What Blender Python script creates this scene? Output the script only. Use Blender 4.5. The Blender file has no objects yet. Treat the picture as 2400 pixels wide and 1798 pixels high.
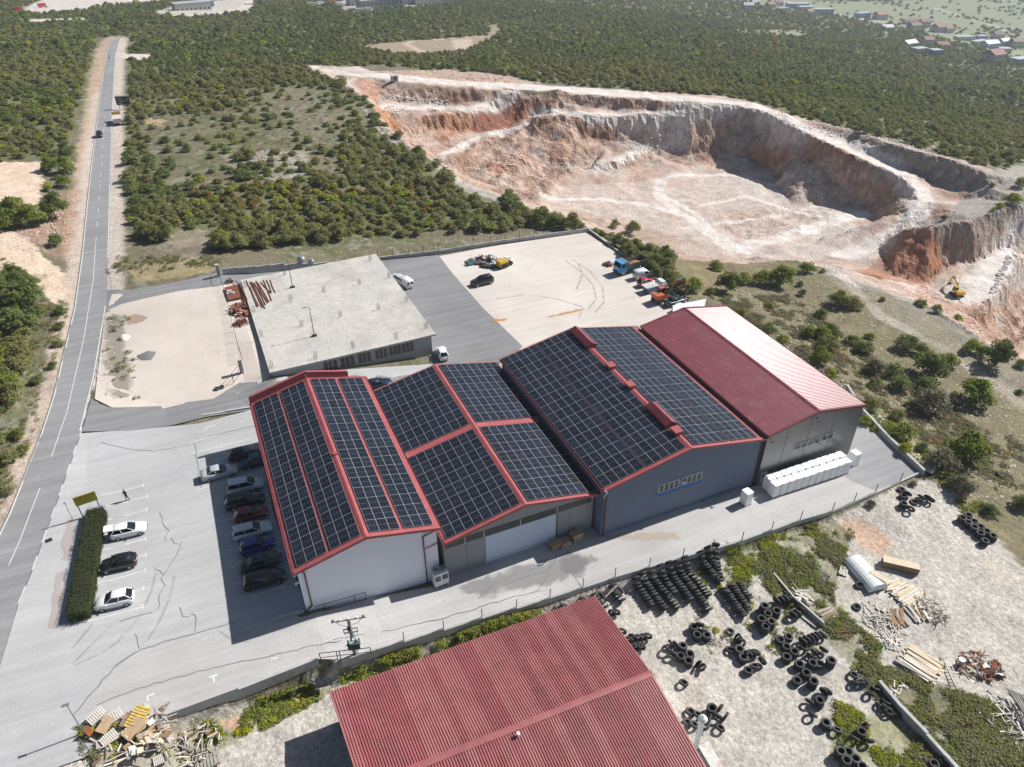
import bpy, bmesh, math, random
import numpy as np
from mathutils import Vector, Matrix
from mathutils.geometry import delaunay_2d_cdt
R = math.radians
rnd = random.Random(7)
scene = bpy.context.scene
COL = scene.collection

# ------------------------------------------------------------------ camera
CAM_F, CAM_PITCH, CAM_ROLL, CAM_YAW = 1726.08, -34.712, -0.227, 23.742     # focal length for a 2400 px wide frame, degrees
CAM_POS = np.array([0.033, -54.296, 65.767])
def cam_axes():
    p, r, y = R(CAM_PITCH), R(CAM_ROLL), R(CAM_YAW)
    f = np.array([math.sin(y)*math.cos(p), math.cos(y)*math.cos(p), math.sin(p)])
    right = np.array([math.cos(y), -math.sin(y), 0.0])
    up = np.cross(right, f)
    return math.cos(r)*right+math.sin(r)*up, -math.sin(r)*right+math.cos(r)*up, f
AXR, AXU, AXF = cam_axes()
cam_data = bpy.data.cameras.new('camera')
cam_data.sensor_width = 36.0
cam_data.lens = CAM_F/2400*36
cam_data.clip_start = 1.0
cam_data.clip_end = 20000
cam = bpy.data.objects.new('camera', cam_data)
COL.objects.link(cam)
cam.matrix_world = Matrix(((AXR[0], AXU[0], -AXF[0], CAM_POS[0]), (AXR[1], AXU[1], -AXF[1], CAM_POS[1]),
                           (AXR[2], AXU[2], -AXF[2], CAM_POS[2]), (0, 0, 0, 1)))
scene.camera = cam

# ------------------------------------------------------------------ sky, sun, exposure
SUN_AZ, SUN_EL = 86.0, 42.0            # azimuth from +Y towards +X
world = bpy.data.worlds.new('World'); scene.world = world; world.use_nodes = True
wn = world.node_tree; wn.nodes.clear()
sky = wn.nodes.new('ShaderNodeTexSky'); sky.sky_type = 'NISHITA'; sky.sun_disc = False
sky.sun_elevation = R(SUN_EL); sky.sun_rotation = R(SUN_AZ); sky.air_density = 1.0; sky.dust_density = 1.0; sky.ozone_density = 1.0
bg = wn.nodes.new('ShaderNodeBackground'); bg.inputs[1].default_value = 0.052
wo = wn.nodes.new('ShaderNodeOutputWorld')
wn.links.new(sky.outputs[0], bg.inputs[0]); wn.links.new(bg.outputs[0], wo.inputs[0])
sun_d = bpy.data.lights.new('sun', 'SUN'); sun_d.energy = 5.0; sun_d.angle = R(0.53); sun_d.color = (1.0, 0.968, 0.92)
sun = bpy.data.objects.new('sun', sun_d); COL.objects.link(sun)
_s = Vector((math.sin(R(SUN_AZ))*math.cos(R(SUN_EL)), math.cos(R(SUN_AZ))*math.cos(R(SUN_EL)), math.sin(R(SUN_EL))))
sun.rotation_euler = _s.to_track_quat('Z', 'Y').to_euler(); sun.location = (60, 40, 120)
scene.view_settings.view_transform = 'Standard'; scene.view_settings.look = 'None'
scene.view_settings.exposure = 0.42; scene.view_settings.gamma = 1.0; scene.view_settings.use_curve_mapping = False
scene.cycles.max_bounces = 4; scene.cycles.diffuse_bounces = 2; scene.cycles.glossy_bounces = 2
scene.cycles.transparent_max_bounces = 6; scene.cycles.volume_bounces = 0
scene.cycles.use_adaptive_sampling = True; scene.cycles.adaptive_threshold = 0.022; scene.cycles.adaptive_min_samples = 20

# ------------------------------------------------------------------ helpers: survey of the photograph (2400 px) -> metres
def ray(px, py):
    v = AXR*(px-1200)/CAM_F - AXU*(py-899)/CAM_F + AXF
    return v
def at(px, py, z):
    v = ray(px, py); t = (z-CAM_POS[2])/v[2]
    return CAM_POS+v*t
def project(x, y, z):
    d = np.stack([np.asarray(x, float)-CAM_POS[0], np.asarray(y, float)-CAM_POS[1], np.asarray(z, float)-CAM_POS[2]], -1)
    w = d@AXF
    w = np.where(w < 0.1, 0.1, w)
    return 1200+CAM_F*(d@AXR)/w, 899-CAM_F*(d@AXU)/w, w

# value noise
def _hash(ix, iy, s):
    h = (ix.astype(np.int64)*374761393 + iy.astype(np.int64)*668265263 + s*1442695041) & 0xffffffff
    h = ((h ^ (h >> 13))*1274126177) & 0xffffffff
    h = (h ^ (h >> 16)) & 0xffffffff
    return h/4294967295.0
def vnoise(x, y, s=0):
    ix = np.floor(x); iy = np.floor(y); fx = x-ix; fy = y-iy
    fx = fx*fx*(3-2*fx); fy = fy*fy*(3-2*fy)
    a = _hash(ix, iy, s); b = _hash(ix+1, iy, s); c = _hash(ix, iy+1, s); d = _hash(ix+1, iy+1, s)
    return (a*(1-fx)+b*fx)*(1-fy)+(c*(1-fx)+d*fx)*fy
def fbm(x, y, oct=4, s=0):
    v = 0; a = 0.5; t = 0
    for i in range(oct):
        v = v+a*vnoise(x, y, s+i*17); t += a; a *= 0.5; x = x*2.03+11.3; y = y*2.03+5.7
    return v/t

# ------------------------------------------------------------------ helpers: mesh
class MB:
    def __init__(self): self.v = []; self.f = []; self.m = []
    def add(self, vs, fs, mi=0):
        o = len(self.v); self.v += [tuple(map(float, p)) for p in vs]
        self.f += [tuple(i+o for i in f) for f in fs]; self.m += [mi]*len(fs); return self
    def box(self, c, s, mi=0, rz=0.0, rx=0.0, ry=0.0):
        M = Matrix.Rotation(rz, 3, 'Z') @ Matrix.Rotation(ry, 3, 'Y') @ Matrix.Rotation(rx, 3, 'X')
        hx, hy, hz = s[0]/2, s[1]/2, s[2]/2; c = Vector(c)
        vs = [c+M @ Vector((x, y, z)) for x, y, z in ((-hx, -hy, -hz), (hx, -hy, -hz), (hx, hy, -hz), (-hx, hy, -hz), (-hx, -hy, hz), (hx, -hy, hz), (hx, hy, hz), (-hx, hy, hz))]
        return self.add(vs, [(3, 2, 1, 0), (4, 5, 6, 7), (0, 1, 5, 4), (1, 2, 6, 5), (2, 3, 7, 6), (3, 0, 4, 7)], mi)
    def hull(self, bot, top, mi=0):
        n = len(bot); vs = list(bot)+list(top)
        fs = [tuple(range(n-1, -1, -1)), tuple(range(n, 2*n))]+[(i, (i+1) % n, n+(i+1) % n, n+i) for i in range(n)]
        return self.add(vs, fs, mi)
    def tube(self, a, b, r, n=8, r2=None, mi=0, caps=True):
        a = Vector(a); b = Vector(b); r2 = r if r2 is None else r2; d = (b-a)
        if d.length < 1e-6: return self
        q = d.to_track_quat('Z', 'Y')
        vs = []
        for p, rr in ((a, r), (b, r2)):
            for i in range(n):
                t = 2*math.pi*i/n; vs.append(p+q @ Vector((rr*math.cos(t), rr*math.sin(t), 0)))
        fs = [(i, (i+1) % n, n+(i+1) % n, n+i) for i in range(n)]
        if caps: fs += [tuple(range(n-1, -1, -1)), tuple(range(n, 2*n))]
        return self.add(vs, fs, mi)
    def path(self, pts, r, n=6, mi=0):
        for a, b in zip(pts, pts[1:]): self.tube(a, b, r, n, mi=mi)
        return self
    def quad(self, a, b, c, d, mi=0): return self.add([a, b, c, d], [(0, 1, 2, 3)], mi)
    def lathe(self, prof, n=12, c=(0, 0, 0), mi=0):
        vs = []
        for r, z in prof:
            for i in range(n):
                t = 2*math.pi*i/n; vs.append((c[0]+r*math.cos(t), c[1]+r*math.sin(t), c[2]+z))
        fs = []
        for k in range(len(prof)-1):
            for i in range(n): fs.append((k*n+i, k*n+(i+1) % n, (k+1)*n+(i+1) % n, (k+1)*n+i))
        return self.add(vs, fs, mi)
    def loft(self, rings, mi=0, caps=True):
        n = len(rings[0]); vs = [p for r in rings for p in r]; fs = []
        for k in range(len(rings)-1):
            for i in range(n): fs.append((k*n+i, k*n+(i+1) % n, (k+1)*n+(i+1) % n, (k+1)*n+i))
        if caps:
            fs.append(tuple(range(n-1, -1, -1))); fs.append(tuple((len(rings)-1)*n+i for i in range(n)))
        return self.add(vs, fs, mi)
    def mesh(self, name, mats=None, smooth=False):
        me = bpy.data.meshes.new(name); me.from_pydata(self.v, [], self.f); me.update()
        if mats is not None:
            for m in (mats if isinstance(mats, (list, tuple)) else [mats]): me.materials.append(m)
        if len(set(self.m)) > 1: me.polygons.foreach_set('material_index', self.m)
        if smooth: me.polygons.foreach_set('use_smooth', [True]*len(self.f))
        return me
    def build(self, name, mats, parent=None, smooth=False, loc=None):
        return link(bpy.data.objects.new(name, self.mesh(name, mats, smooth)), parent, loc)
def link(o, parent=None, loc=None, rz=None):
    COL.objects.link(o)
    if parent is not None: o.parent = parent
    if loc is not None: o.location = tuple(map(float, loc))
    if rz is not None: o.rotation_euler = (0, 0, rz)
    return o
def tag(o, label=None, cat=None, group=None, kind=None):
    if label: o['label'] = label
    if cat: o['category'] = cat
    if group: o['group'] = group
    if kind: o['kind'] = kind
    return o
def thing(name, label, cat, loc=(0, 0, 0), rz=0.0, group=None):
    o = bpy.data.objects.new(name, None); o.empty_display_size = 0.3; link(o, None, loc, rz); return tag(o, label, cat, group)
def part(name, me, parent, loc=(0, 0, 0), rot=(0, 0, 0)):
    o = bpy.data.objects.new(name, me); COL.objects.link(o); o.parent = parent; o.location = tuple(map(float, loc)); o.rotation_euler = rot; return o
def copy_tree(o, parent=None):
    c = o.copy(); COL.objects.link(c); c.parent = parent
    for ch in o.children: copy_tree(ch, c)
    return c
ORD = ['first', 'second', 'third', 'fourth', 'fifth', 'sixth', 'seventh', 'eighth', 'ninth', 'tenth', 'eleventh', 'twelfth', 'thirteenth', 'fourteenth',
       'fifteenth', 'sixteenth', 'seventeenth', 'eighteenth', 'nineteenth', 'twentieth']
def ordinal(i):
    if i < 20: return ORD[i]
    tens = ['', '', 'twenty', 'thirty', 'forty', 'fifty', 'sixty', 'seventy', 'eighty', 'ninety']; n = i+1
    if n >= 100: return str(n)+'th'
    if n % 10 == 0: return tens[n//10][:-1]+'ieth'
    return tens[n//10]+'-'+ORD[n % 10-1]

# ------------------------------------------------------------------ helpers: materials
class NT:
    def __init__(self, mat): self.t = mat.node_tree; self.n = self.t.nodes; self.l = self.t.links
    def new(self, typ, **kw):
        nd = self.n.new(typ)
        for k, v in kw.items(): setattr(nd, k, v)
        return nd
    def noise(self, scale, vec=None, detail=4, rough=0.6, dist=0.0):
        nd = self.new('ShaderNodeTexNoise'); nd.inputs['Scale'].default_value = scale; nd.inputs['Detail'].default_value = detail
        nd.inputs['Roughness'].default_value = rough; nd.inputs['Distortion'].default_value = dist
        if vec is not None: self.l.new(vec, nd.inputs['Vector'])
        return nd.outputs['Fac']
    def ramp(self, fac, stops):
        nd = self.new('ShaderNodeValToRGB'); e = nd.color_ramp.elements
        while len(e) < len(stops): e.new(0.5)
        for el, (p, c) in zip(e, stops):
            el.position = p; el.color = c if len(c) == 4 else (*c, 1)
        self.l.new(fac, nd.inputs[0]); return nd.outputs[0]
    def mix(self, fac, a, b, blend='MIX'):
        nd = self.new('ShaderNodeMix', data_type='RGBA', blend_type=blend)
        for sock, val in ((nd.inputs[0], fac), (nd.inputs[6], a), (nd.inputs[7], b)):
            if isinstance(val, (int, float)): sock.default_value = val
            elif isinstance(val, (tuple, list)): sock.default_value = val if len(val) == 4 else (*val, 1)
            else: self.l.new(val, sock)
        return nd.outputs[2]
    def math(self, op, a, b=None, clamp=False):
        nd = self.new('ShaderNodeMath', operation=op); nd.use_clamp = clamp
        for sock, val in ((nd.inputs[0], a), (nd.inputs[1], b)):
            if val is None: continue
            if isinstance(val, (int, float)): sock.default_value = val
            else: self.l.new(val, sock)
        return nd.outputs[0]
MATS = {}
def mat(name, color=(0.5, 0.5, 0.5), rough=0.7, metal=0.0, spec=0.5, var=0.12, vscale=1.5, bump=0.0, bscale=20.0, fine=0.0, dirt=None, coat=0.0, coords='Object'):
    if name in MATS: return MATS[name]
    m = bpy.data.materials.new(name); m.use_nodes = True; nt = NT(m); b = nt.n['Principled BSDF']
    tc = nt.new('ShaderNodeTexCoord'); vec = tc.outputs[coords]
    if coords == 'World':
        pass
    n1 = nt.noise(vscale, vec, 5, 0.65)
    lo = tuple(c*(1-var) for c in color); hi = tuple(min(1, c*(1+var)) for c in color)
    col = nt.ramp(n1, [(0.3, lo), (0.7, hi)])
    if fine > 0:
        n2 = nt.noise(vscale*14, vec, 3, 0.7); col = nt.mix(fine, col, nt.ramp(n2, [(0.3, (0, 0, 0)), (0.7, (1, 1, 1))]), 'OVERLAY')
    if dirt:
        n3 = nt.noise(vscale*0.6, vec, 6, 0.7, 0.4); col = nt.mix(nt.ramp(n3, [(0.5, (0, 0, 0)), (0.72, (dirt[3],)*3)]), col, dirt[:3])
    nt.l.new(col, b.inputs['Base Color'])
    b.inputs['Roughness'].default_value = rough; b.inputs['Metallic'].default_value = metal; b.inputs['Specular IOR Level'].default_value = spec
    if coat: b.inputs['Coat Weight'].default_value = coat; b.inputs['Coat Roughness'].default_value = 0.08
    if bump > 0:
        bn = nt.new('ShaderNodeBump'); bn.inputs['Strength'].default_value = bump; bn.inputs['Distance'].default_value = 0.05
        nt.l.new(nt.noise(bscale, vec, 4, 0.7), bn.inputs['Height']); nt.l.new(bn.outputs[0], b.inputs['Normal'])
    MATS[name] = m; return m
# ------------------------------------------------------------------ terrain: surveyed break lines and spot heights (pixel of the survey picture, height in m)
STREET_R = [(0, 1560), (43, 1415), (76, 1335), (125, 1200), (190, 1013), (221, 890), (250, 720), (255, 600), (259, 435), (263, 290), (268, 181), (272, 127), (282, 90)]
STREET_L = [(-130, 1500), (-60, 1370), (22, 1200), (98, 1009), (125, 926), (174, 720), (191, 600), (206, 453), (221, 326), (235, 217), (250, 120), (257, 101), (279, 86)]
def street_z(py): return float(np.interp(py, [86, 127, 181, 290, 435, 600, 1600], [-2.5, -1, 0.5, 1.5, 2.0, 2.5, 2.5]))
WALL_TOP = [(373, 1680, 1.8), (560, 1616, 1.5), (746, 1548, 1.2), (800, 1549, 1.1), (948, 1509, 0.6), (1130, 1453, 0.2), (1289, 1404, 0.0), (1441, 1354, 0.0), (1600, 1307, 0.0),
            (1738, 1269, 0.0), (1875, 1220, -0.1), (1950, 1199, -0.1), (2050, 1157, -0.2), (2165, 1105, -0.3)]
LINES = [
 [(x, y, street_z(y)) for x, y in STREET_R], [(x, y, street_z(y)) for x, y in STREET_L],
 WALL_TOP,
 [(717, 1429, 1.4), (880, 1400, 0.5), (1030, 1375, -0.1), (1395, 1237, 0), (1762, 1146, -0.1), (1990, 1090, -0.3)],
 [(560, 1480, 1.75), (717, 1426, 1.9), (640, 1200, 1.9), (590, 960, 2.0), (470, 1030, 1.9)],
 [(640, 882, 3.2), (820, 872, 1.6), (1010, 858, 0.2)],
 [(505, 640, 3.4), (560, 760, 3.5), (640, 880, 3.2)],
 [(388, 1724, .1), (470, 1692, -.5), (560, 1660, -.8), (660, 1628, -1.1), (746, 1600, -1.3), (800, 1597, -1.4), (948, 1556, -1.7), (1130, 1500, -1.9)],
 # ---- quarry: rim road, outer side
 [(700, 160, 1), (800, 166, 1), (872, 170, 1), (1017, 183, 1), (1162, 194, 1), (1307, 203, .5), (1452, 212, .5), (1600, 226, .5), (1709, 232, 0), (1790, 252, -.3), (1870, 283, -1.0)],
 # crest and foot of the right-hand upper wall
 [(1915, 290, -1.2), (1998, 309, -1.0), (2071, 331, -.8), (2143, 355, -.8), (2234, 375, -1), (2306, 402, -1.5), (2335, 412, -1.8)],
 [(1915, 302, -2.2), (1962, 326, -3.5), (2035, 362, -5.5), (2082, 384, -7), (2154, 412, -8.8), (2187, 433, -9.8), (2252, 451, -10.8), (2300, 446, -10)],
 # rim road, inner side
 [(800, 178, .8), (872, 184, .8), (1017, 203, .6), (1100, 212, .5), (1162, 215, .3), (1307, 218, .2), (1452, 228, .2), (1600, 240, .2), (1709, 247, -.2), (1763, 257, -.5), (1853, 298, -1.8),
  (1926, 331, -3.2), (1998, 363, -4.8), (2071, 396, -6.8), (2118, 420, -8.2)],
 [(885, 232, -4.2), (985, 240, -4.8), (1053, 246, -5), (1126, 240, -3.4), (1150, 228, -1.4)],
 [(938, 268, -5.2), (975, 279, -5.5), (1032, 275, -5.5), (1090, 264, -5.3), (1148, 243, -3.8), (1217, 228, -1.2), (1240, 234, -1.6)],
 [(1003, 308, -11), (1050, 305, -11), (1104, 308, -11.5), (1148, 306, -11.5), (1200, 290, -10.5), (1258, 272, -8.5)],
 [(1340, 245, -3.4), (1387, 254, -4.3), (1450, 257, -4.2), (1600, 260, -3.6), (1650, 254, -2.2)],
 [(1265, 277, -6), (1365, 275, -5.4), (1450, 273, -5.2), (1600, 273, -4.4), (1660, 263, -2.8), (1722, 251, -.5)],
 [(1365, 326, -13), (1440, 330, -13.5), (1470, 312, -13), (1600, 315, -13), (1725, 315, -12.3), (1781, 330, -11.5), (1853, 346, -10.2), (1880, 362, -11), (1926, 380, -11.5), (1998, 411, -11.5), (2027, 408, -12.5)],
 [(1610, 337, -14), (1690, 328, -13.7), (1740, 321, -12.6), (1800, 337, -11.7), (1852, 353, -11)],
 [(1612, 360, -17), (1660, 360, -18), (1718, 360, -18.5), (1760, 378, -19), (1800, 392, -19), (1850, 372, -17)],
 [(2008, 413, -12.8), (2055, 430, -12.5), (2112, 442, -12), (2102, 470, -12.8), (2095, 500, -13.5)],
 [(1982, 443, -16), (2038, 470, -17), (2042, 497, -18.5), (2062, 527, -19)],
 [(2118, 420, -8.2), (2140, 440, -9.3), (2150, 470, -10.3), (2132, 512, -12.5), (2082, 558, -15.5), (2020, 585, -17.5)],
 [(2154, 412, -8.8), (2172, 440, -9.6), (2178, 475, -10.3), (2150, 530, -12), (2118, 545, -13.5), (2060, 575, -16.5), (1985, 606, -18)],
 # left rim (seen from outside), and what lies below it
 [(790, 186, .8), (830, 208, .3), (869, 234, 0), (915, 308, -.3), (945, 328, -.5), (1003, 366, -.8), (1050, 424, -1), (1111, 438, -1), (1191, 467, -1.2), (1235, 485, -1.4), (1310, 508, -1.8), (1416, 546, -2.5),
  (1500, 585, -3), (1600, 612, -3.4), (1750, 620, -3.6), (1868, 611, -4), (1944, 628, -4), (1998, 660, -4), (2143, 704, -3.8), (2208, 733, -3.8), (2263, 769, -3.8), (2310, 809, -3.8), (2400, 852, -4)],
 [(880, 240, -3), (922, 304, -8), (952, 322, -10.5), (1010, 358, -12.5), (1058, 414, -15.8), (1115, 430, -17), (1195, 463, -19.5), (1245, 480, -20), (1320, 500, -20), (1420, 535, -20.5), (1500, 572, -20.5),
  (1600, 600, -20.5), (1750, 607, -20.5), (1870, 600, -19.5)],
 [(1018, 360, -12.3), (1060, 350, -12), (1126, 318, -12), (1180, 300, -11.5), (1250, 283, -9.5)],
 [(1055, 367, -12.4), (1126, 338, -12.5), (1191, 327, -12.5), (1235, 316, -12), (1290, 296, -9.5), (1340, 292, -8.5)],
 [(1072, 404, -15.8), (1148, 391, -16.5), (1198, 395, -16.5), (1303, 391, -17.5), (1343, 380, -17), (1378, 400, -19)],
 [(1112, 419, -16.7), (1180, 397, -16.6), (1215, 398, -16.6)],
 [(1191, 458, -19.5), (1240, 460, -19.6), (1275, 452, -19.6), (1275, 428, -19)],
 [(1393, 388, -17), (1452, 377, -16.5), (1524, 337, -14.6), (1562, 326, -14)],
 [(1400, 402, -19.2), (1475, 392, -18.5), (1545, 362, -17.5), (1600, 352, -16.5)],
 # ridge between the pits and the red face under it
 [(2122, 537, -11), (2136, 540, -10), (2179, 532, -8), (2280, 516, -6.5), (2400, 478, -5)],
 [(2252, 449, -9), (2310, 440, -5), (2400, 425, -4)],
 [(1990, 628, -16), (2071, 647, -18.5), (2169, 665, -19), (2250, 618, -17.5), (2370, 575, -16.5)],
 [(2180, 690, -19), (2215, 715, -19), (2270, 745, -19), (2320, 700, -18), (2375, 640, -17)],
 [(2300, 770, -24), (2345, 720, -25), (2400, 650, -25)],
]
SPOTS = [
 (-100, 1700, 2.4), (0, 1720, 2.2), (130, 1600, 2.1), (330, 1690, 1.9), (230, 1460, 1.95), (300, 1150, 1.95), (190, 1100, 2.2), (470, 1030, 1.95), (400, 960, 2.1), (600, 1440, 1.8), (450, 1550, 1.85), (640, 1540, 1.5),
 (900, 1460, .5), (1200, 1350, 0), (1500, 1270, 0), (1800, 1180, -.1), (2040, 985, -.3), (2000, 1120, -.3),
 (1289, 1445, -1.8), (1441, 1392, -1.6), (1600, 1340, -1.5), (1738, 1296, -1.4), (1875, 1242, -1.2), (1952, 1217, -1.0), (2165, 1122, -.5),
 (200, 1798, 1.8), (460, 1798, -.9), (600, 1798, -1.4), (330, 1760, 1.0), (1000, 1798, -2), (1600, 1798, -2.2), (1900, 1600, -2), (2250, 1500, -1.9), (2400, 1400, -2.2), (2400, 1798, -2.3), (2150, 1260, -1.1), (2230, 1130, -.9),
 (0, 2300, 2.2), (600, 2400, -.5), (1200, 2400, -2.5), (2400, 2300, -2.5), (2900, 1798, -2.5), (2900, 1200, -3), (-500, 1798, 2.6), (-500, 1200, 3),
 (260, 700, 2.7), (240, 880, 2.5), (420, 760, 3.2), (300, 800, 2.8), (420, 940, 2.3), (580, 905, 2.3), (700, 900, 1.7), (860, 890, .9), (1010, 875, .2), (510, 655, 3.3), (690, 625, 2.0), (880, 600, .5), (1030, 600, .2),
 (1220, 808, 0), (1375, 545, 0), (1500, 610, 0), (1560, 690, -.2), (1240, 815, 0), (940, 720, .3), (1300, 700, 0),
 (0, 400, 3), (0, 600, 3), (0, 800, 3), (0, 1000, 2.8), (100, 800, 2.9), (90, 1100, 2.4), (-400, 700, 4), (-400, 300, 3),
 (300, 640, 3), (500, 560, 3), (700, 560, 2), (900, 560, .8), (1150, 535, .2), (700, 400, 2), (900, 440, .8), (300, 400, 2.3), (500, 250, 1.2), (750, 180, 1), (600, 330, 2), (1000, 470, 0), (1100, 480, -.3), (300, 220, .8),
 (1650, 700, -.8), (1800, 700, -2.2), (1900, 800, -1.7), (2100, 950, -1.6), (2300, 1200, -1.8), (2400, 1100, -2.4), (2050, 750, -3), (1700, 640, -2.6), (1560, 600, -1.5), (2250, 900, -2.8), (2400, 950, -3.2), (2200, 1000, -2),
]
SPOTS_Q = [
 (1600, 400, -19), (1800, 402, -19.2), (1650, 470, -20), (1850, 480, -20), (1980, 480, -19.6), (1750, 560, -20), (1900, 570, -19.5), (1600, 560, -20.2), (1450, 440, -20), (1350, 440, -20), (1300, 470, -20), (1500, 500, -20.3),
 (1000, 262, -5.2), (1090, 252, -5), (920, 258, -5), (1350, 300, -9.5), (1300, 262, -6), (1420, 345, -15), (1330, 350, -14), (1540, 325, -14), (2230, 470, -10.5), (2230, 655, -18), (2400, 760, -28), (2360, 820, -25), (2400, 600, -18),
 (1560, 300, -12), (1630, 380, -18.6), (2120, 480, -11.5),
]
SPOTS_FAR = [
 (-600, 0, -5), (0, 0, -20), (300, 0, -22), (600, 0, -25), (900, 0, -28), (1200, 0, -34), (1450, 0, -48), (1700, 0, -72), (2000, 0, -95), (2400, 0, -110),
 (0, 55, -12), (300, 55, -11), (600, 50, -14), (900, 50, -16), (1200, 50, -20), (1450, 50, -30), (1700, 50, -48), (2000, 50, -76), (2400, 60, -98),
 (0, 100, -4), (150, 100, -4), (600, 100, -6), (900, 100, -7), (1200, 100, -9), (1450, 100, -14), (1700, 100, -26), (2000, 100, -48), (2200, 100, -70), (2400, 120, -84),
 (0, 200, 1), (150, 200, 1), (600, 160, -1), (1000, 150, -.5), (1250, 170, 0), (1500, 180, -1), (1800, 200, -6), (2000, 200, -16), (2200, 200, -32), (2400, 200, -52),
 (1900, 250, -2), (2000, 280, -2), (2150, 300, -5), (2300, 320, -10), (2400, 300, -20), (2400, 370, -6), (2700, 200, -60), (2700, 400, -10), (3000, 100, -110), (2700, 600, -10),
]
def qz(p): return (p[0], p[1], p[2] if p[2] > -1.5 else (-1.5+(p[2]+1.5)*.68 if p[2] > -9 else -6.6+(p[2]+9)*.93))
LINES = LINES[:8]+[[qz(p) for p in ln] for ln in LINES[8:]]
# keep every foot of a face in front of the edge above it
_ql = [[list(p) for p in ln] for ln in LINES[8:]]; _qs = [list(qz(p)) for p in SPOTS_Q]
def _gd(p): q = at(*p); return math.hypot(q[0]-CAM_POS[0], q[1]-CAM_POS[1])
_todo = sorted([(v[1], i, k) for i, ln in enumerate(_ql) for k, v in enumerate(ln)]+[(v[1], -1, k) for k, v in enumerate(_qs)])
for _, i, k in _todo:
    v = _qs[k] if i < 0 else _ql[i][k]
    for j, ln in enumerate(_ql):
        if j == i: continue
        for a, b in zip(ln, ln[1:]):
            if a[0] == b[0] or (a[0]-v[0])*(b[0]-v[0]) > 0: continue
            t = (v[0]-a[0])/(b[0]-a[0]); y = a[1]+(b[1]-a[1])*t; z = a[2]+(b[2]-a[2])*t
            if y >= v[1]-1 or z <= v[2]: continue
            dd = _gd((v[0], y, z))
            while v[2] < z-.3 and _gd(v) > dd-1.2-.22*(z-v[2]): v[2] += .1
LINES = LINES[:8]+[[tuple(p) for p in ln] for ln in _ql]
SPOTS = SPOTS+[tuple(p) for p in _qs]+SPOTS_FAR
pts2, ptz, edges = [], [], []
def _addp(px, py, z):
    p = at(px, py, z); pts2.append((p[0], p[1])); ptz.append(z); return len(pts2)-1
for ln in LINES:
    ids = [_addp(*p) for p in ln]; edges += list(zip(ids, ids[1:]))
for s in SPOTS: _addp(*s)
for x, y, z in [(-9000, -3000, 0), (12000, -3000, -40), (-9000, 14000, -40), (14000, 14000, -120), (-60, -120, 2.2), (0, -120, -2), (80, -120, -3), (200, -100, -4), (400, -60, -10), (-300, -100, 4), (-400, 300, 0),
                (-600, 900, -20), (0, 1500, -45), (900, 1800, -90), (1800, 1300, -120), (1200, 300, -100), (700, 0, -50)]:
    pts2.append((x, y)); ptz.append(z)
cdt = delaunay_2d_cdt([Vector(p) for p in pts2], edges, [], 0, 1e-4)
tv = np.array([[v.x, v.y] for v in cdt[0]]); tz = np.zeros(len(tv)); P2 = np.array(pts2); PZ = np.array(ptz)
for i, orig in enumerate(cdt[3]):
    if orig: tz[i] = PZ[orig[0]]
    else:
        d2 = ((P2-tv[i])**2).sum(1); k = np.argsort(d2)[:3]; w = 1/(d2[k]+1e-6); tz[i] = (PZ[k]*w).sum()/w.sum()
TRI = [f for f in cdt[2] if len(f) == 3]
class Grid:
    def __init__(s, x0, x1, y0, y1, st):
        s.x0, s.y0, s.st = x0, y0, st; s.nx = int((x1-x0)/st)+1; s.ny = int((y1-y0)/st)+1
        s.h = np.full((s.ny, s.nx), np.nan)
        for a, b, c in TRI:
            A, B, C = tv[a], tv[b], tv[c]
            i0 = max(0, int((min(A[0], B[0], C[0])-x0)/st)); i1 = min(s.nx-1, int((max(A[0], B[0], C[0])-x0)/st)+1)
            j0 = max(0, int((min(A[1], B[1], C[1])-y0)/st)); j1 = min(s.ny-1, int((max(A[1], B[1], C[1])-y0)/st)+1)
            if i1 < i0 or j1 < j0: continue
            X = x0+np.arange(i0, i1+1)*st; Y = (y0+np.arange(j0, j1+1)*st)[:, None]
            den = (B[1]-C[1])*(A[0]-C[0])+(C[0]-B[0])*(A[1]-C[1])
            if abs(den) < 1e-9: continue
            u = ((B[1]-C[1])*(X-C[0])+(C[0]-B[0])*(Y-C[1]))/den; v = ((C[1]-A[1])*(X-C[0])+(A[0]-C[0])*(Y-C[1]))/den; w = 1-u-v
            m = (u >= -1e-6) & (v >= -1e-6) & (w >= -1e-6)
            s.h[j0:j1+1, i0:i1+1][m] = (u*tz[a]+v*tz[b]+w*tz[c])[m]
        s.h = np.nan_to_num(s.h, nan=0.0)
    def __call__(s, x, y):
        fx = np.clip((np.asarray(x, float)-s.x0)/s.st, 0, s.nx-1.001); fy = np.clip((np.asarray(y, float)-s.y0)/s.st, 0, s.ny-1.001)
        i = fx.astype(int); j = fy.astype(int); u = fx-i; v = fy-j; h = s.h
        return (h[j, i]*(1-u)+h[j, i+1]*u)*(1-v)+(h[j+1, i]*(1-u)+h[j+1, i+1]*u)*v
    def inside(s, x, y): return (x > s.x0+s.st) & (x < s.x0+(s.nx-2)*s.st) & (y > s.y0+s.st) & (y < s.y0+(s.ny-2)*s.st)
def in_poly(x, y, poly):
    r = np.zeros(np.shape(x), bool); n = len(poly)
    for i in range(n):
        (ax, ay), (bx, by) = poly[i][:2], poly[(i+1) % n][:2]
        if ay == by: continue
        c = ((ay > y) != (by > y)) & (x < (bx-ax)*(y-ay)/(by-ay)+ax)
        r ^= c
    return r
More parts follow.
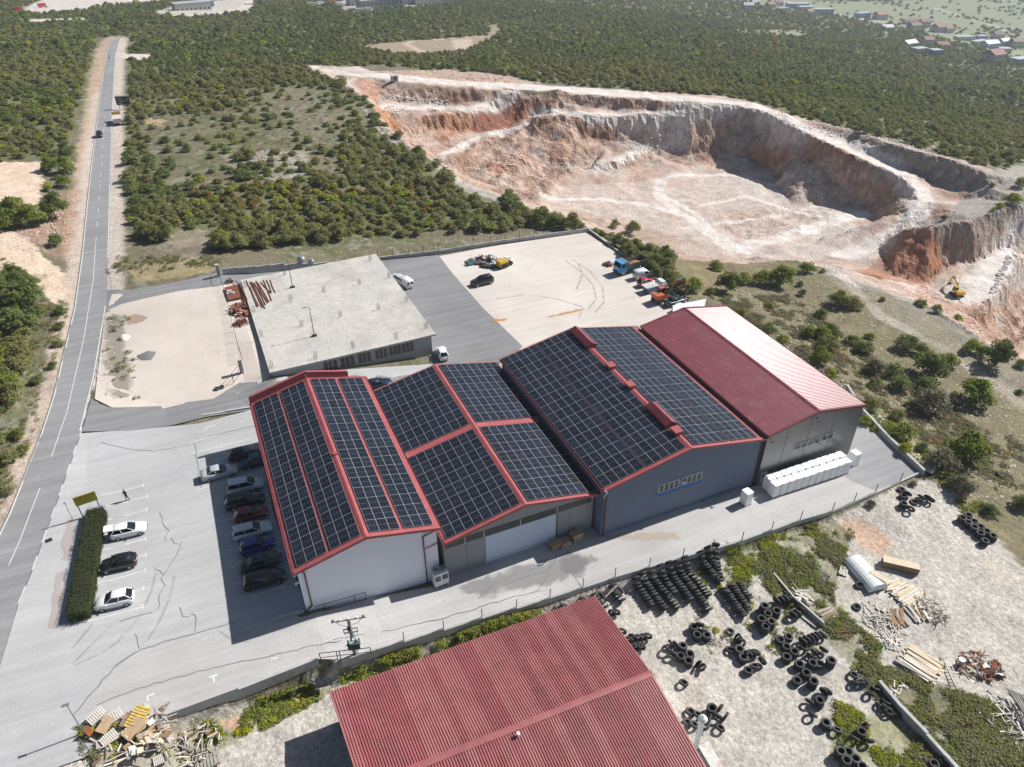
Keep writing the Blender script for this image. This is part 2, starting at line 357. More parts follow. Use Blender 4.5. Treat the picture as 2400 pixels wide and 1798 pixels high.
def seg_dist(x, y, line):
    d = np.full(np.shape(x), 1e9)
    for (ax, ay), (bx, by) in zip([p[:2] for p in line], [p[:2] for p in line[1:]]):
        dx, dy = bx-ax, by-ay; L = dx*dx+dy*dy+1e-9
        t = np.clip(((x-ax)*dx+(y-ay)*dy)/L, 0, 1); d = np.minimum(d, np.hypot(x-ax-t*dx, y-ay-t*dy))
    return d
FINE = Grid(-110, 310, -80, 350, 0.5); FAR = Grid(-1600, 2600, -220, 2200, 6.0)
# let the quarry's break lines wander, then roughen rock faces
QRIM = [tuple(at(*p)[:2]) for p in [(690, 150, 1), (872, 165, 1), (1162, 188, 1), (1452, 207, 1), (1709, 226, 0), (1900, 278, -1), (2071, 322, -.8), (2234, 366, -1), (2330, 395, -2), (2500, 400, -4), (2600, 900, -4), (2400, 858, -4),
    (2310, 814, -3.8), (2143, 708, -3.8), (1998, 664, -4), (1868, 616, -4), (1600, 616, -3.4), (1416, 550, -2.5), (1235, 489, -1.4), (1111, 442, -1), (1003, 371, -.8), (915, 313, -.3), (865, 238, 0), (790, 190, .8)]]
gx, gy = np.meshgrid(FINE.x0+np.arange(FINE.nx)*FINE.st, FINE.y0+np.arange(FINE.ny)*FINE.st)
QM = in_poly(gx, gy, QRIM)
wx = (fbm(gx*.11, gy*.11, 4, 3)-.5)*2.4+(fbm(gx*.55, gy*.55, 3, 5)-.5)*1.2; wy = (fbm(gx*.11, gy*.11, 4, 31)-.5)*2.4+(fbm(gx*.55, gy*.55, 3, 35)-.5)*1.2
edge_d = seg_dist(gx, gy, QRIM+[QRIM[0]]); wq = np.where(QM, np.clip(edge_d/6, 0, 1), 0)
h0 = FINE(gx+wx*wq, gy+wy*wq)
gyy, gxx = np.gradient(h0, FINE.st); SL = np.hypot(gxx, gyy)
kk = np.ones(3)/3
for ax in (0, 1): SL = np.apply_along_axis(lambda a: np.convolve(a, kk, 'same'), ax, SL)
steep = np.clip((SL-.2)/.6, 0, 1)*QM
gul = np.abs(fbm(gx*.42, gy*.42, 4, 71)-.5)*2
h0 = h0 - steep*(gul*1.1-.3) + steep*(fbm(gx*.9, gy*.9, 4, 91)-.5)*1.5
flat = QM*(1-steep)
h0 = h0 + flat*((fbm(gx*.09, gy*.09, 4, 41)-.5)*1.6 + (fbm(gx*.45, gy*.45, 4, 51)-.5)*.9*(fbm(gx*.06, gy*.06, 2, 55) > .47))
def _blob(pix, z): return [tuple(at(800+x/2.761, y/2.761, z)[:2]) for x, y in pix]
for _pix, _z, _amp, _f in (([(640, 1000), (900, 900), (1200, 800), (1450, 770), (1640, 900), (1650, 1010), (1500, 1090), (1330, 1260), (1060, 1270), (800, 1130)], -11, 4.2, .075), ([(2209, 900), (2900, 960), (2950, 1010), (2760, 1080), (2500, 1020), (2209, 1060), (1900, 1000)], -13, 2.6, .09), ([(480, 770), (850, 740), (900, 860), (700, 960), (560, 960)], -8, 2.2, .1), ([(2300, 1330), (2900, 1300), (3250, 1400), (3100, 1560), (2500, 1540)], -16, 1.5, .07)):
    _p = _blob(_pix, _z); _m = in_poly(gx, gy, _p); _e = np.clip(seg_dist(gx, gy, _p+[_p[0]])/7, 0, 1)*_m
    _r = 1-np.abs(fbm(gx*_f, gy*_f, 4, 401)-.5)*4; h0 = h0+_e*(np.clip(_r, -1, 1)*.6+(fbm(gx*.3, gy*.3, 3, 405)-.5)*.8)*_amp*.62; steep = np.clip(steep+_e*.5, 0, 1)
SITE = [tuple(at(*p)[:2]) for p in [(-400, 1650, 2.3), (30, 1010, 2.5), (110, 560, 2.5), (170, 300, 1.5), (225, 80, -2), (310, 80, -2), (300, 300, 1.5), (300, 560, 2.5), (520, 590, 3), (880, 560, .5), (1380, 530, 0), (1590, 700, -.2), (1760, 720, -.5), (2050, 940, -.3), (2190, 1110, -.3),
    (1950, 1215, -.1), (1600, 1330, 0), (1130, 1480, .2), (746, 1575, 1.2), (373, 1705, 1.8), (100, 2300, 2.2), (-700, 2300, 2.4)]]
SM = in_poly(gx, gy, SITE)
h0 = h0 + (~QM & ~SM)*((fbm(gx*.07, gy*.07, 4, 61)-.5)*1.0+(fbm(gx*.8, gy*.8, 3, 62)-.5)*.22)
FINE.h = h0; FINE_STEEP = steep
def hz(x, y):
    x = np.asarray(x, float); y = np.asarray(y, float)
    return np.where(FINE.inside(x, y), FINE(x, y), FAR(x, y))
def G(px, py):
    """where the line of sight through a survey pixel meets the ground"""
    v = ray(px, py); tmax = min(3500.0, (CAM_POS[2]+140)/max(1e-3, -v[2]))
    lo = 20.0; ts = lo*(tmax/lo)**(np.arange(700)/699.0)
    P = CAM_POS+v*ts[:, None]; d = P[:, 2]-hz(P[:, 0], P[:, 1]); k = np.argmax(d < 0)
    if not (d < 0).any(): k = 699
    a, b = ts[max(0, k-1)], ts[k]
    for _ in range(24):
        m = (a+b)/2; p = CAM_POS+v*m
        if p[2]-hz(p[0], p[1]) < 0: b = m
        else: a = m
    p = CAM_POS+v*b
    return np.array([p[0], p[1], float(hz(p[0], p[1]))])
def Gs(lst): return [G(*p) for p in lst]
# crop pictures used in the survey
def C1(*l): return [(x/2.761, y/2.761) for x, y in l]
def C2(*l): return [(800+x/2.761, y/2.761) for x, y in l]
def C3(*l): return [(1600+x/2.761, y/2.761) for x, y in l]
def C4(*l): return [(x/2.761, 600+y/2.761) for x, y in l]
def C5(*l): return [(800+x/2.761, 600+y/2.761) for x, y in l]
def C6(*l): return [(1600+x/2.761, 600+y/2.761) for x, y in l]
def C7(*l): return [(x/2.761, 1198+y/2.761) for x, y in l]
def C8(*l): return [(800+x/2.761, 1198+y/2.761) for x, y in l]
def C9(*l): return [(1600+x/2.761, 1198+y/2.761) for x, y in l]
# ------------------------------------------------------------------ ground sheet: fan-shaped grid, finer near the site
rs = [14.0]
while rs[-1] < 13000:
    r = rs[-1]; rs.append(r+(max(.34, .0046*r) if r < 430 else (.013*r if r < 1500 else .06*r)))
rs = np.array(rs)
th = np.concatenate([np.linspace(-75, -43, 26)[:-1], np.linspace(-43, 43, 470), np.linspace(43, 75, 26)[1:]])
th = np.radians(th+CAM_YAW)
TH, RR = np.meshgrid(th, rs)
VX = CAM_POS[0]+RR*np.sin(TH); VY = CAM_POS[1]+RR*np.cos(TH)
VZ = hz(VX, VY)
insideF = FINE.inside(VX, VY)
fi = np.clip(((VX-FINE.x0)/FINE.st).astype(int), 0, FINE.nx-1); fj = np.clip(((VY-FINE.y0)/FINE.st).astype(int), 0, FINE.ny-1)
VSTEEP = np.where(insideF, FINE_STEEP[fj, fi], 0); VQ = np.where(insideF, QM[fj, fi], False)
n1 = fbm(VX*.05, VY*.05, 4, 101); n2 = fbm(VX*.25, VY*.25, 4, 103); n3 = fbm(VX*1.3, VY*1.3, 3, 107)
def mixc(a, b, t): return a+(b-a)*t[..., None]
def C(*c): return np.array(c, float)
def sstep(v, a, b): t = np.clip((v-a)/(b-a), 0, 1); return t*t*(3-2*t)
col = mixc(np.broadcast_to(C(.185, .16, .108), VX.shape+(3,)), C(.115, .122, .055), sstep(n1*.5+n2*.5, .42, .62))
col = mixc(col, C(.34, .315, .28), sstep(n3*.45+n2*.55, .53, .68)*.6)
# jitter used to fray the outlines of painted soil patches
jx = (fbm(VX*.35, VY*.35, 3, 111)-.5); jy = (fbm(VX*.35, VY*.35, 3, 113)-.5)
def patch(pix, color, jit=4.0, amt=1.0, soft=None):
    global col
    poly = [p[:2] for p in Gs(pix)]
    m = in_poly(VX+jx*jit, VY+jy*jit, poly).astype(float)*amt
    if soft is not None: m = m*(1-soft+soft*sstep(n2, .35, .65))
    col = mixc(col, C(*color), m); return poly
def streak(pix, width, color, amt=1.0, jit=1.5, fade=.5):
    global col
    ln = [p[:2] for p in Gs(pix)]
    d = seg_dist(VX+jx*jit, VY+jy*jit, ln); m = 1-sstep(d, width*(1-fade), width)
    col = mixc(col, C(*color), m*amt); return ln
PINK = (.57, .435, .37); WHITE = (.58, .52, .47); RED = (.29, .115, .07); ORANGE = (.46, .23, .12); GREY = (.30, .275, .25); SAND = (.62, .50, .39); GRAVEL = (.56, .50, .45)
# quarry rock
q = np.broadcast_to(C(*PINK), VX.shape+(3,)); q = mixc(q, C(.60, .53, .48), sstep(n1, .4, .62)); q = mixc(q, C(.40, .255, .185), sstep(n2, .5, .68)*.7)
nf = fbm(VX*.13, VY*.13, 4, 131); q = mixc(q, C(.46, .325, .25), sstep(nf, .5, .66)*.75); q = mixc(q, C(.44, .40, .365), sstep(fbm(VX*.2+9, VY*.08, 4, 133), .54, .68)*.6); q = mixc(q, C(.52, .37, .29), VSTEEP*.85); q = mixc(q, C(.30, .155, .10), VSTEEP*sstep(fbm(VX*.16+VZ*.1, VY*.16, 4, 121), .47, .64)*.85)
q = mixc(q, C(.34, .29, .25), sstep(n3, .55, .72)*.5)
col = np.where(VQ[..., None], q, col)
patch(C2((640, 1010), (1190, 1330), (1700, 1500), (2209, 1640), (2209, 1100), (1900, 1190), (1400, 1200), (1060, 1280)), (.58, .51, .455), 5, .6)
patch(C3((0, 1100), (700, 1100), (1050, 1250), (1200, 1480), (1250, 1560), (1050, 1657), (0, 1657)), (.58, .52, .47), 6, .65)
patch(C3((60, 1330), (560, 1370), (700, 1560), (330, 1540), (120, 1420)), (.47, .36, .29), 5, .5, .8)
patch(C3((600, 1180), (1100, 1280), (1150, 1400), (760, 1330)), (.50, .37, .30), 5, .5, .8)
patch(C2((840, 740), (960, 665), (1150, 620), (1320, 680), (1200, 760), (1050, 850), (860, 860)), RED, 3, .9)
patch(C2((1240, 670), (1420, 660), (1300, 720)), RED, 2, .8)
patch(C2((480, 765), (830, 735), (850, 850), (640, 930), (570, 850)), ORANGE, 2.5, .85, .4)
patch(C2((200, 670), (280, 680), (400, 840), (330, 860)), ORANGE, 2, .9)
patch(C2((80, 520), (240, 520), (260, 640), (150, 620)), (.47, .27, .19), 2, .8)
patch(C2((1240, 770), (1400, 760), (1500, 900), (1450, 1060), (1370, 1060), (1290, 900)), (.42, .25, .18), 3, .6, .5)
patch(C2((940, 1040), (1170, 990), (1210, 1060), (1090, 1130), (950, 1110)), (.42, .22, .15), 2, .8, .3)
patch(C2((1500, 600), (2209, 650), (2209, 720), (1620, 700)), (.42, .27, .21), 2, .6, .6)
patch(C3((400, 880), (700, 960), (690, 1030), (560, 1090), (410, 1000)), (.50, .21, .10), 1.5, .95)
patch(C3((345, 690), (460, 705), (860, 870), (760, 1000), (600, 950), (345, 880)), (.33, .30, .27), 2, .75)
patch(C3((740, 870), (880, 880), (1110, 1000), (1110, 1110), (900, 1050), (760, 1000)), (.31, .175, .125), 2, .8)
patch(C3((1110, 1000), (1430, 1150), (1300, 1150), (1130, 1110)), (.34, .31, .28), 2, .8)
patch(C3((870, 795), (1300, 920), (1750, 1035), (1960, 1105), (1950, 1240), (1800, 1245), (1530, 1140), (1330, 1060), (1000, 900)), (.32, .295, .265), 2, .85)
patch(C3((1950, 1110), (2300, 1050), (2300, 1320), (2000, 1380), (1500, 1480), (1440, 1470), (1700, 1400), (1860, 1220)), (.34, .315, .29), 3, .9)
patch(C3((1450, 1470), (1700, 1430), (2300, 1320), (2300, 1480), (1900, 1560), (1600, 1500)), (.31, .285, .26), 2.5, .85)
patch(C6((1050, 70), (1400, -140), (1650, -60), (1700, 60), (1570, 190), (1300, 150)), (.36, .16, .09), 2.5, .9, .3)
patch(C6((1650, -60), (2209, -200), (2209, -60), (1900, 40), (1700, 60)), (.42, .31, .25), 2.5, .8)
patch(C6((1550, 170), (1750, 290), (2000, 340), (2209, 600), (2209, 690), (1950, 560), (1680, 350), (1480, 260)), (.47, .28, .20), 2, .8, .3)
patch(C3((1130, 1150), (1440, 1190), (1420, 1370), (1250, 1430), (1200, 1320), (1060, 1250)), (.50, .34, .25), 2, .8, .3)
patch(C2((1460, 1350), (1700, 1400), (2209, 1560), (2209, 1640), (1700, 1500)), (.38, .24, .17), 2, .6, .5)
for ln, w in [(C2((0, 465), (200, 482), (600, 525), (1000, 552), (1400, 575), (1800, 603), (2209, 640)), 5.5), (C3((0, 645), (300, 665), (500, 702), (700, 790), (900, 880), (1100, 970), (1300, 1062), (1430, 1130), (1520, 1220), (1540, 1300), (1490, 1410), (1440, 1470), (1330, 1535), (1200, 1590), (1050, 1650)), 4.5),
              (C3((0, 735), (200, 705), (330, 675)), 3.5), (C2((1260, 748), (1600, 740), (2209, 730)), 3.5), (C3((-150, 1170), (-165, 1260), (0, 1390), (150, 1500), (320, 1630)), 2.0), (C3((-120, 1170), (-130, 1250), (30, 1360), (200, 1500), (420, 1640)), 1.2), (C3((-150, 1170), (0, 1130), (300, 1130), (700, 1150)), 1.6), (C3((120, 1330), (420, 1270), (760, 1380), (1050, 1420)), 1.2), (C3((0, 1480), (300, 1440), (620, 1400), (900, 1330)), 1.0), (C2((1300, 1260), (1700, 1290), (2000, 1330), (2209, 1390)), 1.5),
              (C2((640, 1010), (760, 960), (900, 880), (1200, 800)), 2.2), (C2((1640, 1070), (1800, 1040), (2000, 930), (2209, 905)), 2.5), (C2((300, 690), (500, 700), (850, 700), (1100, 610)), 4), (C3((320, 1630), (700, 1520), (1000, 1420), (1150, 1390)), 3.5),
              (C6((2200, -60), (2050, 60), (1960, 180), (1850, 260)), 6)]:
    streak(ln, w, (.70, .65, .61), .95, 1.0)
patch(C2((1040, 570), (1390, 580), (1400, 640), (1190, 610)), (.13, .12, .07), 2, .9)
patch(C2((130, 470), (650, 450), (900, 470), (1300, 540), (1000, 540), (600, 505)), (.52, .37, .30), 3, .85)
# outside the quarry
patch(C2((560, 1010), (640, 1010), (770, 1170), (860, 1200), (1080, 1290), (1190, 1340), (1000, 1300), (700, 1220)), (.42, .39, .36), 2, .8)
patch(C2((1190, 1340), (1700, 1500), (1720, 1560), (1600, 1500), (1300, 1420)), (.50, .44, .40), 2, .7)
patch(C3((-600, 1400), (-400, 1540), (-250, 1657), (400, 1657), (250, 1600), (-200, 1480)), (.42, .33, .27), 2, .5, .6)
patch(C2((100, 300), (420, 265), (800, 240), (960, 230), (950, 160), (1020, 160), (1040, 210), (850, 320), (580, 350), (300, 340)), (.33, .27, .20), 4, .9)
streak(C2((580, 350), (480, 315), (415, 285), (470, 265), (780, 245), (960, 232)), 2.2, (.52, .40, .32))
patch(C2((720, 260), (850, 250), (840, 310), (740, 330)), (.52, .43, .36), 3, .8)
patch(C2((-20, 435), (130, 430), (220, 470), (0, 480)), WHITE, 2)
patch(C1((1870, 430), (2209, 435), (2260, 470), (2100, 465)), WHITE, 2)
patch(C1((755, 345), (1010, 355), (930, 390), (760, 375)), WHITE, 2)
patch(C1((100, 130), (540, 115), (560, 125), (210, 150)), WHITE, 3); patch(C1((90, 80), (280, -10), (1000, -10), (1040, 15), (640, 40), (540, 70), (280, 90)), (.58, .54, .50), 4, .95)
patch(C1((980, 80), (1200, 20), (1560, -10), (1640, 40), (1600, 80), (1180, 115)), (.52, .48, .44), 4, .9); streak(C1((1170, 105), (1400, 85), (1580, 55), (1620, -5)), 6, WHITE)
patch(C2((0, 0), (300, -10), (720, -10), (740, 25), (330, 60), (80, 85), (0, 60)), (.42, .40, .37), 5, .7)
patch(C3((-300, -30), (350, 5), (700, 70), (1000, 112), (1400, 175), (1750, 265), (2209, 400), (2400, 440), (2400, -30)), (.235, .26, .165), 12, .9)
patch(C3((300, 190), (800, 200), (800, 230), (450, 240)), (.27, .28, .19), 8, .9); patch(C3((1500, 190), (1800, 210), (2209, 330), (2209, 400), (1900, 340), (1650, 290)), (.26, .29, .18), 8, .9)
streak(C3((610, -5), (900, 70), (1400, 170)), 6, (.42, .40, .36)); streak(C3((1640, 55), (2000, 160), (2209, 260)), 5, (.38, .37, .33))
# beside the street
ofs = lambda ln, d: [(x+d, y) for x, y in ln]
streak(ofs(STREET_R[5:], 6), 3.3, (.56, .49, .43), .9, 1.0); streak(ofs(STREET_L[6:], -11), 3.6, (.50, .37, .28), .85, 2.5); streak([(172, 1190-400), (184, 600), (199, 453), (214, 326), (230, 217)], 2.2, (.56, .49, .43), .7, .8)
patch([(-200, 385), (98, 378), (103, 395), (88, 484), (-200, 490)], SAND, 1.5); patch([(-200, 520), (20, 540), (60, 552), (95, 598), (172, 655), (168, 715), (120, 705), (60, 645), (-200, 650)], SAND, 2)
patch([(100, 455), (190, 440), (178, 560), (130, 610), (60, 560), (40, 530), (90, 500)], (.42, .27, .20), 3, .7, .5)
streak(ofs(STREET_L[1:7], -14), 2.0, (.52, .43, .36), .8)
patch(C6((0, 30), (330, 110), (160, 220), (80, 150)), (.34, .245, .12), 2, .8, .5); patch(C6((1080, 470), (1230, 480), (1200, 530), (1080, 520)), (.33, .24, .13), 2, .6, .5)
patch(C1((930, 770), (1100, 775), (1050, 815), (940, 800)), (.40, .31, .19), 2, .9); patch(C1((1450, 1000), (2000, 970), (2000, 1130), (1650, 1200), (1500, 1100)), (.40, .36, .32), 4, .7, .5)
patch(C1((1080, 1480), (1400, 1490), (1380, 1600), (1120, 1600)), (.36, .30, .24), 4, .7, .5); patch(C4((800, 60), (1400, 0), (1400, 100), (900, 170)), (.36, .29, .16), 2, .8, .4)
FOREST = True
patch(C6((740, 20), (1000, 70), (1500, 290), (1700, 400), (1850, 480), (2209, 700), (2209, 1000), (1950, 780), (1500, 560), (1100, 250), (900, 120)), (.40, .375, .35), 3, .8, .5)
streak(C6((1000, 100), (1130, 230), (1300, 400), (1600, 560), (1900, 740), (2209, 980)), 1.6, (.55, .49, .44), .8)
patch([(1560, 600), (1868, 618), (1998, 668), (2143, 712), (2310, 818), (2600, 900), (2700, 1500), (2300, 1300), (2000, 900), (1600, 690)], (.205, .178, .098), 3, .7, .5)
# the low yard in front
YARD = [(120, 1640), (330, 1700), (373, 1690), (746, 1565), (1130, 1465), (1441, 1366), (1738, 1280), (1950, 1210), (2165, 1120), (2230, 1140), (2330, 1260), (2500, 1420), (2700, 1798), (2500, 2300), (0, 2300), (60, 1798)]
patch(YARD, (.47, .44, .395), 1.0)
patch(C9((420, 330), (960, 0), (1100, 120), (1050, 300), (950, 560), (1150, 760), (1300, 900), (1250, 1080), (1500, 1280), (1850, 1657), (1500, 1657), (1150, 1040), (900, 760), (600, 560)), (.20, .195, .10), 2.5, .85, .4)
patch(C9((1150, 950), (1700, 1150), (2000, 1250), (2300, 1657), (1900, 1657), (1350, 1150)), (.175, .17, .10), 2, .9, .3)
patch(C9((250, 230), (700, 130), (900, 60), (800, 230), (450, 420), (300, 520), (350, 380)), (.25, .25, .12), 2.0, .7, .5)
patch(C9((1010, 30), (1200, 60), (1370, 200), (1300, 290), (1130, 220)), (.53, .36, .26), 2, .9, .3); patch(C9((1880, 290), (2050, 320), (2209, 480), (2050, 470)), (.52, .43, .33), 2, .6, .4)
patch(C9((1000, 1250), (1300, 1300), (1550, 1657), (1000, 1657)), (.28, .275, .13), 2.5, .7, .6); patch(C9((0, 1600), (0, 1020), (150, 1060), (120, 1250)), (.50, .43, .36), 2, .5)
patch(C8((0, 1060), (200, 950), (700, 810), (1000, 690), (1300, 640), (1100, 760), (0, 1130)), (.16, .17, .07), 1.2, .95)
patch(C7((1100, 1400), (1900, 1130), (2209, 1070), (2209, 1140), (1700, 1400), (1300, 1657), (1000, 1657)), (.27, .25, .15), 1.5, .8, .4); patch(C7((1420, 1350), (1620, 1330), (1640, 1420), (1480, 1440)), (.50, .31, .21), 1.2, .9)
patch(C7((560, 1280), (1010, 1300), (1100, 1657), (560, 1657), (500, 1400)), (.30, .27, .21), 1.2, .8, .5)
patch(C6((1150, 1000), (1250, 1090), (1560, 1340), (1800, 1657), (2000, 1657), (1700, 1340), (1350, 1080)), (.33, .30, .18), 1.5, .7, .5)
# sink the sheet a little where paving is laid on it
VZ = np.where(in_poly(VX, VY, SITE) & (RR < 330), VZ-.14, VZ)
nr, nc = VX.shape
me = bpy.data.meshes.new('ground')
me.vertices.add(nr*nc); me.vertices.foreach_set('co', np.stack([VX, VY, VZ], -1).ravel())
ii = (np.arange(nr-1)[:, None]*nc+np.arange(nc-1)[None, :]).ravel(); quads = np.stack([ii, ii+1, ii+nc+1, ii+nc], -1)[:, ::-1]
me.loops.add(quads.size); me.loops.foreach_set('vertex_index', quads.ravel().astype(np.int32))
me.polygons.add(len(quads)); me.polygons.foreach_set('loop_start', np.arange(len(quads), dtype=np.int32)*4)
me.polygons.foreach_set('use_smooth', ~((VQ & (VSTEEP > .15))[:-1, :-1].ravel()))
me.update(calc_edges=True); me.validate()
ca = me.color_attributes.new('soil', 'FLOAT_COLOR', 'POINT')
ca.data.foreach_set('color', np.concatenate([col, np.ones(col.shape[:2]+(1,))], -1).ravel().astype(np.float32))
ra_ = me.attributes.new('rock', 'FLOAT', 'POINT'); ra_.data.foreach_set('value', (np.clip(VSTEEP*1.2+.18*VQ, 0, 1)).ravel().astype(np.float32))
def ground_material(rocky):
    m = bpy.data.materials.new('quarry_rock' if rocky else 'soil_and_grass'); m.use_nodes = True; nt = NT(m); b = nt.n['Principled BSDF']
    a = nt.new('ShaderNodeAttribute', attribute_name='soil'); g = nt.new('ShaderNodeNewGeometry'); pos = g.outputs['Position']
    f1 = nt.noise(2.2, pos, 3, 0.75); f2 = nt.noise(.35, pos, 2, .6)
    vo = nt.new('ShaderNodeTexVoronoi'); vo.inputs['Scale'].default_value = 2.6; nt.l.new(pos, vo.inputs['Vector'])
    c = nt.mix(.55, a.outputs['Color'], nt.ramp(f1, [(0.25, (.12, .12, .12)), (.75, (.88, .88, .88))]), 'OVERLAY')
    c = nt.mix(.3, c, nt.ramp(f2, [(0.3, (.3, .29, .28)), (.7, (.72, .72, .72))]), 'OVERLAY')
    c = nt.mix(.22, c, nt.ramp(vo.outputs['Distance'], [(0.0, (.8, .8, .8)), (.5, (.25, .25, .25))]), 'OVERLAY')
    if rocky:
        rk = nt.new('ShaderNodeAttribute', attribute_name='rock').outputs['Fac']
        mp = nt.new('ShaderNodeMapping'); mp.inputs['Scale'].default_value = (.55, .55, .3); nt.l.new(pos, mp.inputs['Vector'])
        r1 = nt.noise(1.0, mp.outputs[0], 4, .7); r2 = nt.noise(.22, pos, 2, .6)
        vc = nt.new('ShaderNodeTexVoronoi', feature='DISTANCE_TO_EDGE'); vc.inputs['Scale'].default_value = .45; nt.l.new(mp.outputs[0], vc.inputs['Vector'])
        rc = nt.mix(.55, c, nt.ramp(r1, [(.28, (.08, .07, .06)), (.5, (.5, .5, .5)), (.72, (.92, .9, .88))]), 'OVERLAY')
        rc = nt.mix(nt.ramp(r2, [(.54, (0, 0, 0)), (.68, (.45,)*3)]), rc, (.42, .22, .14))
        rc = nt.mix(nt.ramp(vc.outputs['Distance'], [(.0, (.4,)*3), (.05, (0, 0, 0))]), rc, (.22, .15, .11))
        c = nt.mix(rk, c, rc)
    nt.l.new(c, b.inputs['Base Color']); b.inputs['Roughness'].default_value = .95; b.inputs['Specular IOR Level'].default_value = .15
    bn = nt.new('ShaderNodeBump'); bn.inputs['Strength'].default_value = .9; bn.inputs['Distance'].default_value = .3
    hgt = nt.noise(1.3, pos, 3, .75)
    nt.l.new(nt.math('MULTIPLY', hgt, nt.math('ADD', nt.math('MULTIPLY', rk, 1.8), .7)) if rocky else nt.math('MULTIPLY', hgt, .7), bn.inputs['Height']); nt.l.new(bn.outputs[0], b.inputs['Normal'])
    return m
me.materials.append(ground_material(False)); me.materials.append(ground_material(True))
me.polygons.foreach_set('material_index', VQ[:-1, :-1].ravel().astype(np.int32))
tag(link(bpy.data.objects.new('ground', me)), kind='structure')

# ------------------------------------------------------------------ paved sheets laid on the ground
def in_tri_sheet(name, poly, material, lift, step=2.5, zf=None, mesh_only=False):
    poly = [tuple(p[:2]) for p in poly]
    xs = [p[0] for p in poly]; ys = [p[1] for p in poly]
    dense = []
    for a, b in zip(poly, poly[1:]+poly[:1]):
        n = max(1, int(math.hypot(b[0]-a[0], b[1]-a[1])/step))
        dense += [(a[0]+(b[0]-a[0])*k/n, a[1]+(b[1]-a[1])*k/n) for k in range(n)]
    gxs, gys = np.meshgrid(np.arange(min(xs)+.7, max(xs), step), np.arange(min(ys)+.7, max(ys), step))
    m = in_poly(gxs, gys, poly); d = seg_dist(gxs, gys, poly+[poly[0]]); m &= d > step*.35
    allp = dense+list(zip(gxs[m], gys[m])); n = len(dense)
    r = delaunay_2d_cdt([Vector(p) for p in allp], [(i, (i+1) % n) for i in range(n)], [list(range(n))], 1, 1e-4)
    vs = np.array([[v.x, v.y] for v in r[0]]); z = (hz(vs[:, 0], vs[:, 1]) if zf is None else zf(vs[:, 0], vs[:, 1]))+lift
    mb = MB(); mb.add(np.column_stack([vs, z]), [tuple(f) if (np.cross(vs[f[1]]-vs[f[0]], vs[f[2]]-vs[f[0]]) > 0) else tuple(reversed(f)) for f in r[2]])
    if mesh_only: return mb
    return tag(mb.build(name, material), kind='structure')
def strip(line, w, lift, mb, mi=0, step=1.5):
    pts = []
    for a, b in zip(line, line[1:]):
        n = max(1, int(math.hypot(b[0]-a[0], b[1]-a[1])/step))
        pts += [(a[0]+(b[0]-a[0])*k/n, a[1]+(b[1]-a[1])*k/n) for k in range(n)]
    pts.append(tuple(line[-1][:2])); vs = []; L = len(pts)
    for i, p in enumerate(pts):
        a = pts[max(0, i-1)]; b = pts[min(L-1, i+1)]; dx, dy = b[0]-a[0], b[1]-a[1]; l = math.hypot(dx, dy) or 1
        ww = w(i/(L-1)) if callable(w) else w
        for s in (-1, 1):
            x, y = p[0]-dy/l*s*ww/2, p[1]+dx/l*s*ww/2; vs.append((x, y, float(hz(x, y))+lift))
    mb.add(vs, [(2*i, 2*i+2, 2*i+3, 2*i+1)[::-1] for i in range(L-1)], mi); return mb
def paving(name, base, spec=.3, rough=.85, stain=(.5, .48, .46, .5), var=.1, streaks=0.0, sdir=0.0, big=.06, pebble=0.0):
    m = bpy.data.materials.new(name); m.use_nodes = True; nt = NT(m); b = nt.n['Principled BSDF']
    g = nt.new('ShaderNodeNewGeometry'); pos = g.outputs['Position']
    c = nt.ramp(nt.noise(big, pos, 3, .6), [(.3, tuple(x*(1-var) for x in base)), (.7, tuple(x*(1+var) for x in base))])
    c = nt.mix(nt.ramp(nt.noise(.22, pos, 4, .7), [(.52, (0, 0, 0)), (.75, (stain[3],)*3)]), c, stain[:3])
    if streaks > 0:
        mp = nt.new('ShaderNodeMapping'); mp.inputs['Rotation'].default_value = (0, 0, sdir); mp.inputs['Scale'].default_value = (.05, 1.1, 1)
        nt.l.new(pos, mp.inputs['Vector']); c = nt.mix(streaks, c, nt.ramp(nt.noise(1.0, mp.outputs[0], 3, .6), [(.35, (.25, .25, .25)), (.65, (.75, .75, .75))]), 'OVERLAY')
    c = nt.mix(.22, c, nt.ramp(nt.noise(6, pos, 3, .8), [(.3, (.25, .25, .25)), (.7, (.75, .75, .75))]), 'OVERLAY')
    if pebble > 0:
        vo = nt.new('ShaderNodeTexVoronoi'); vo.inputs['Scale'].default_value = 1.7; nt.l.new(pos, vo.inputs['Vector'])
        c = nt.mix(nt.math('MULTIPLY', nt.ramp(vo.outputs['Distance'], [(.06, (1, 1, 1)), (.12, (0, 0, 0))]), nt.ramp(nt.noise(.15, pos, 4, .6), [(.48, (0, 0, 0)), (.6, (pebble,)*3)])), c, (.10, .095, .085))
    nt.l.new(c, b.inputs['Base Color']); b.inputs['Roughness'].default_value = rough; b.inputs['Specular IOR Level'].default_value = spec
    bn = nt.new('ShaderNodeBump'); bn.inputs['Strength'].default_value = .35; bn.inputs['Distance'].default_value = .03
    nt.l.new(nt.noise(14, pos, 2, .75), bn.inputs['Height']); nt.l.new(bn.outputs[0], b.inputs['Normal'])
    return m
M_STREET = paving('worn_street_asphalt', (.25, .25, .257), streaks=.25, sdir=1.35, stain=(.29, .285, .28, .6))
M_LOT = paving('pale_lot_asphalt', (.395, .395, .397), stain=(.45, .45, .455, .7), streaks=.12)
M_SERVICE = paving('dusty_service_asphalt', (.42, .41, .40), stain=(.36, .355, .35, .6), streaks=.12, sdir=.18)
M_DARK = paving('newer_asphalt', (.215, .215, .22), stain=(.25, .25, .25, .6), streaks=.25, sdir=.5)
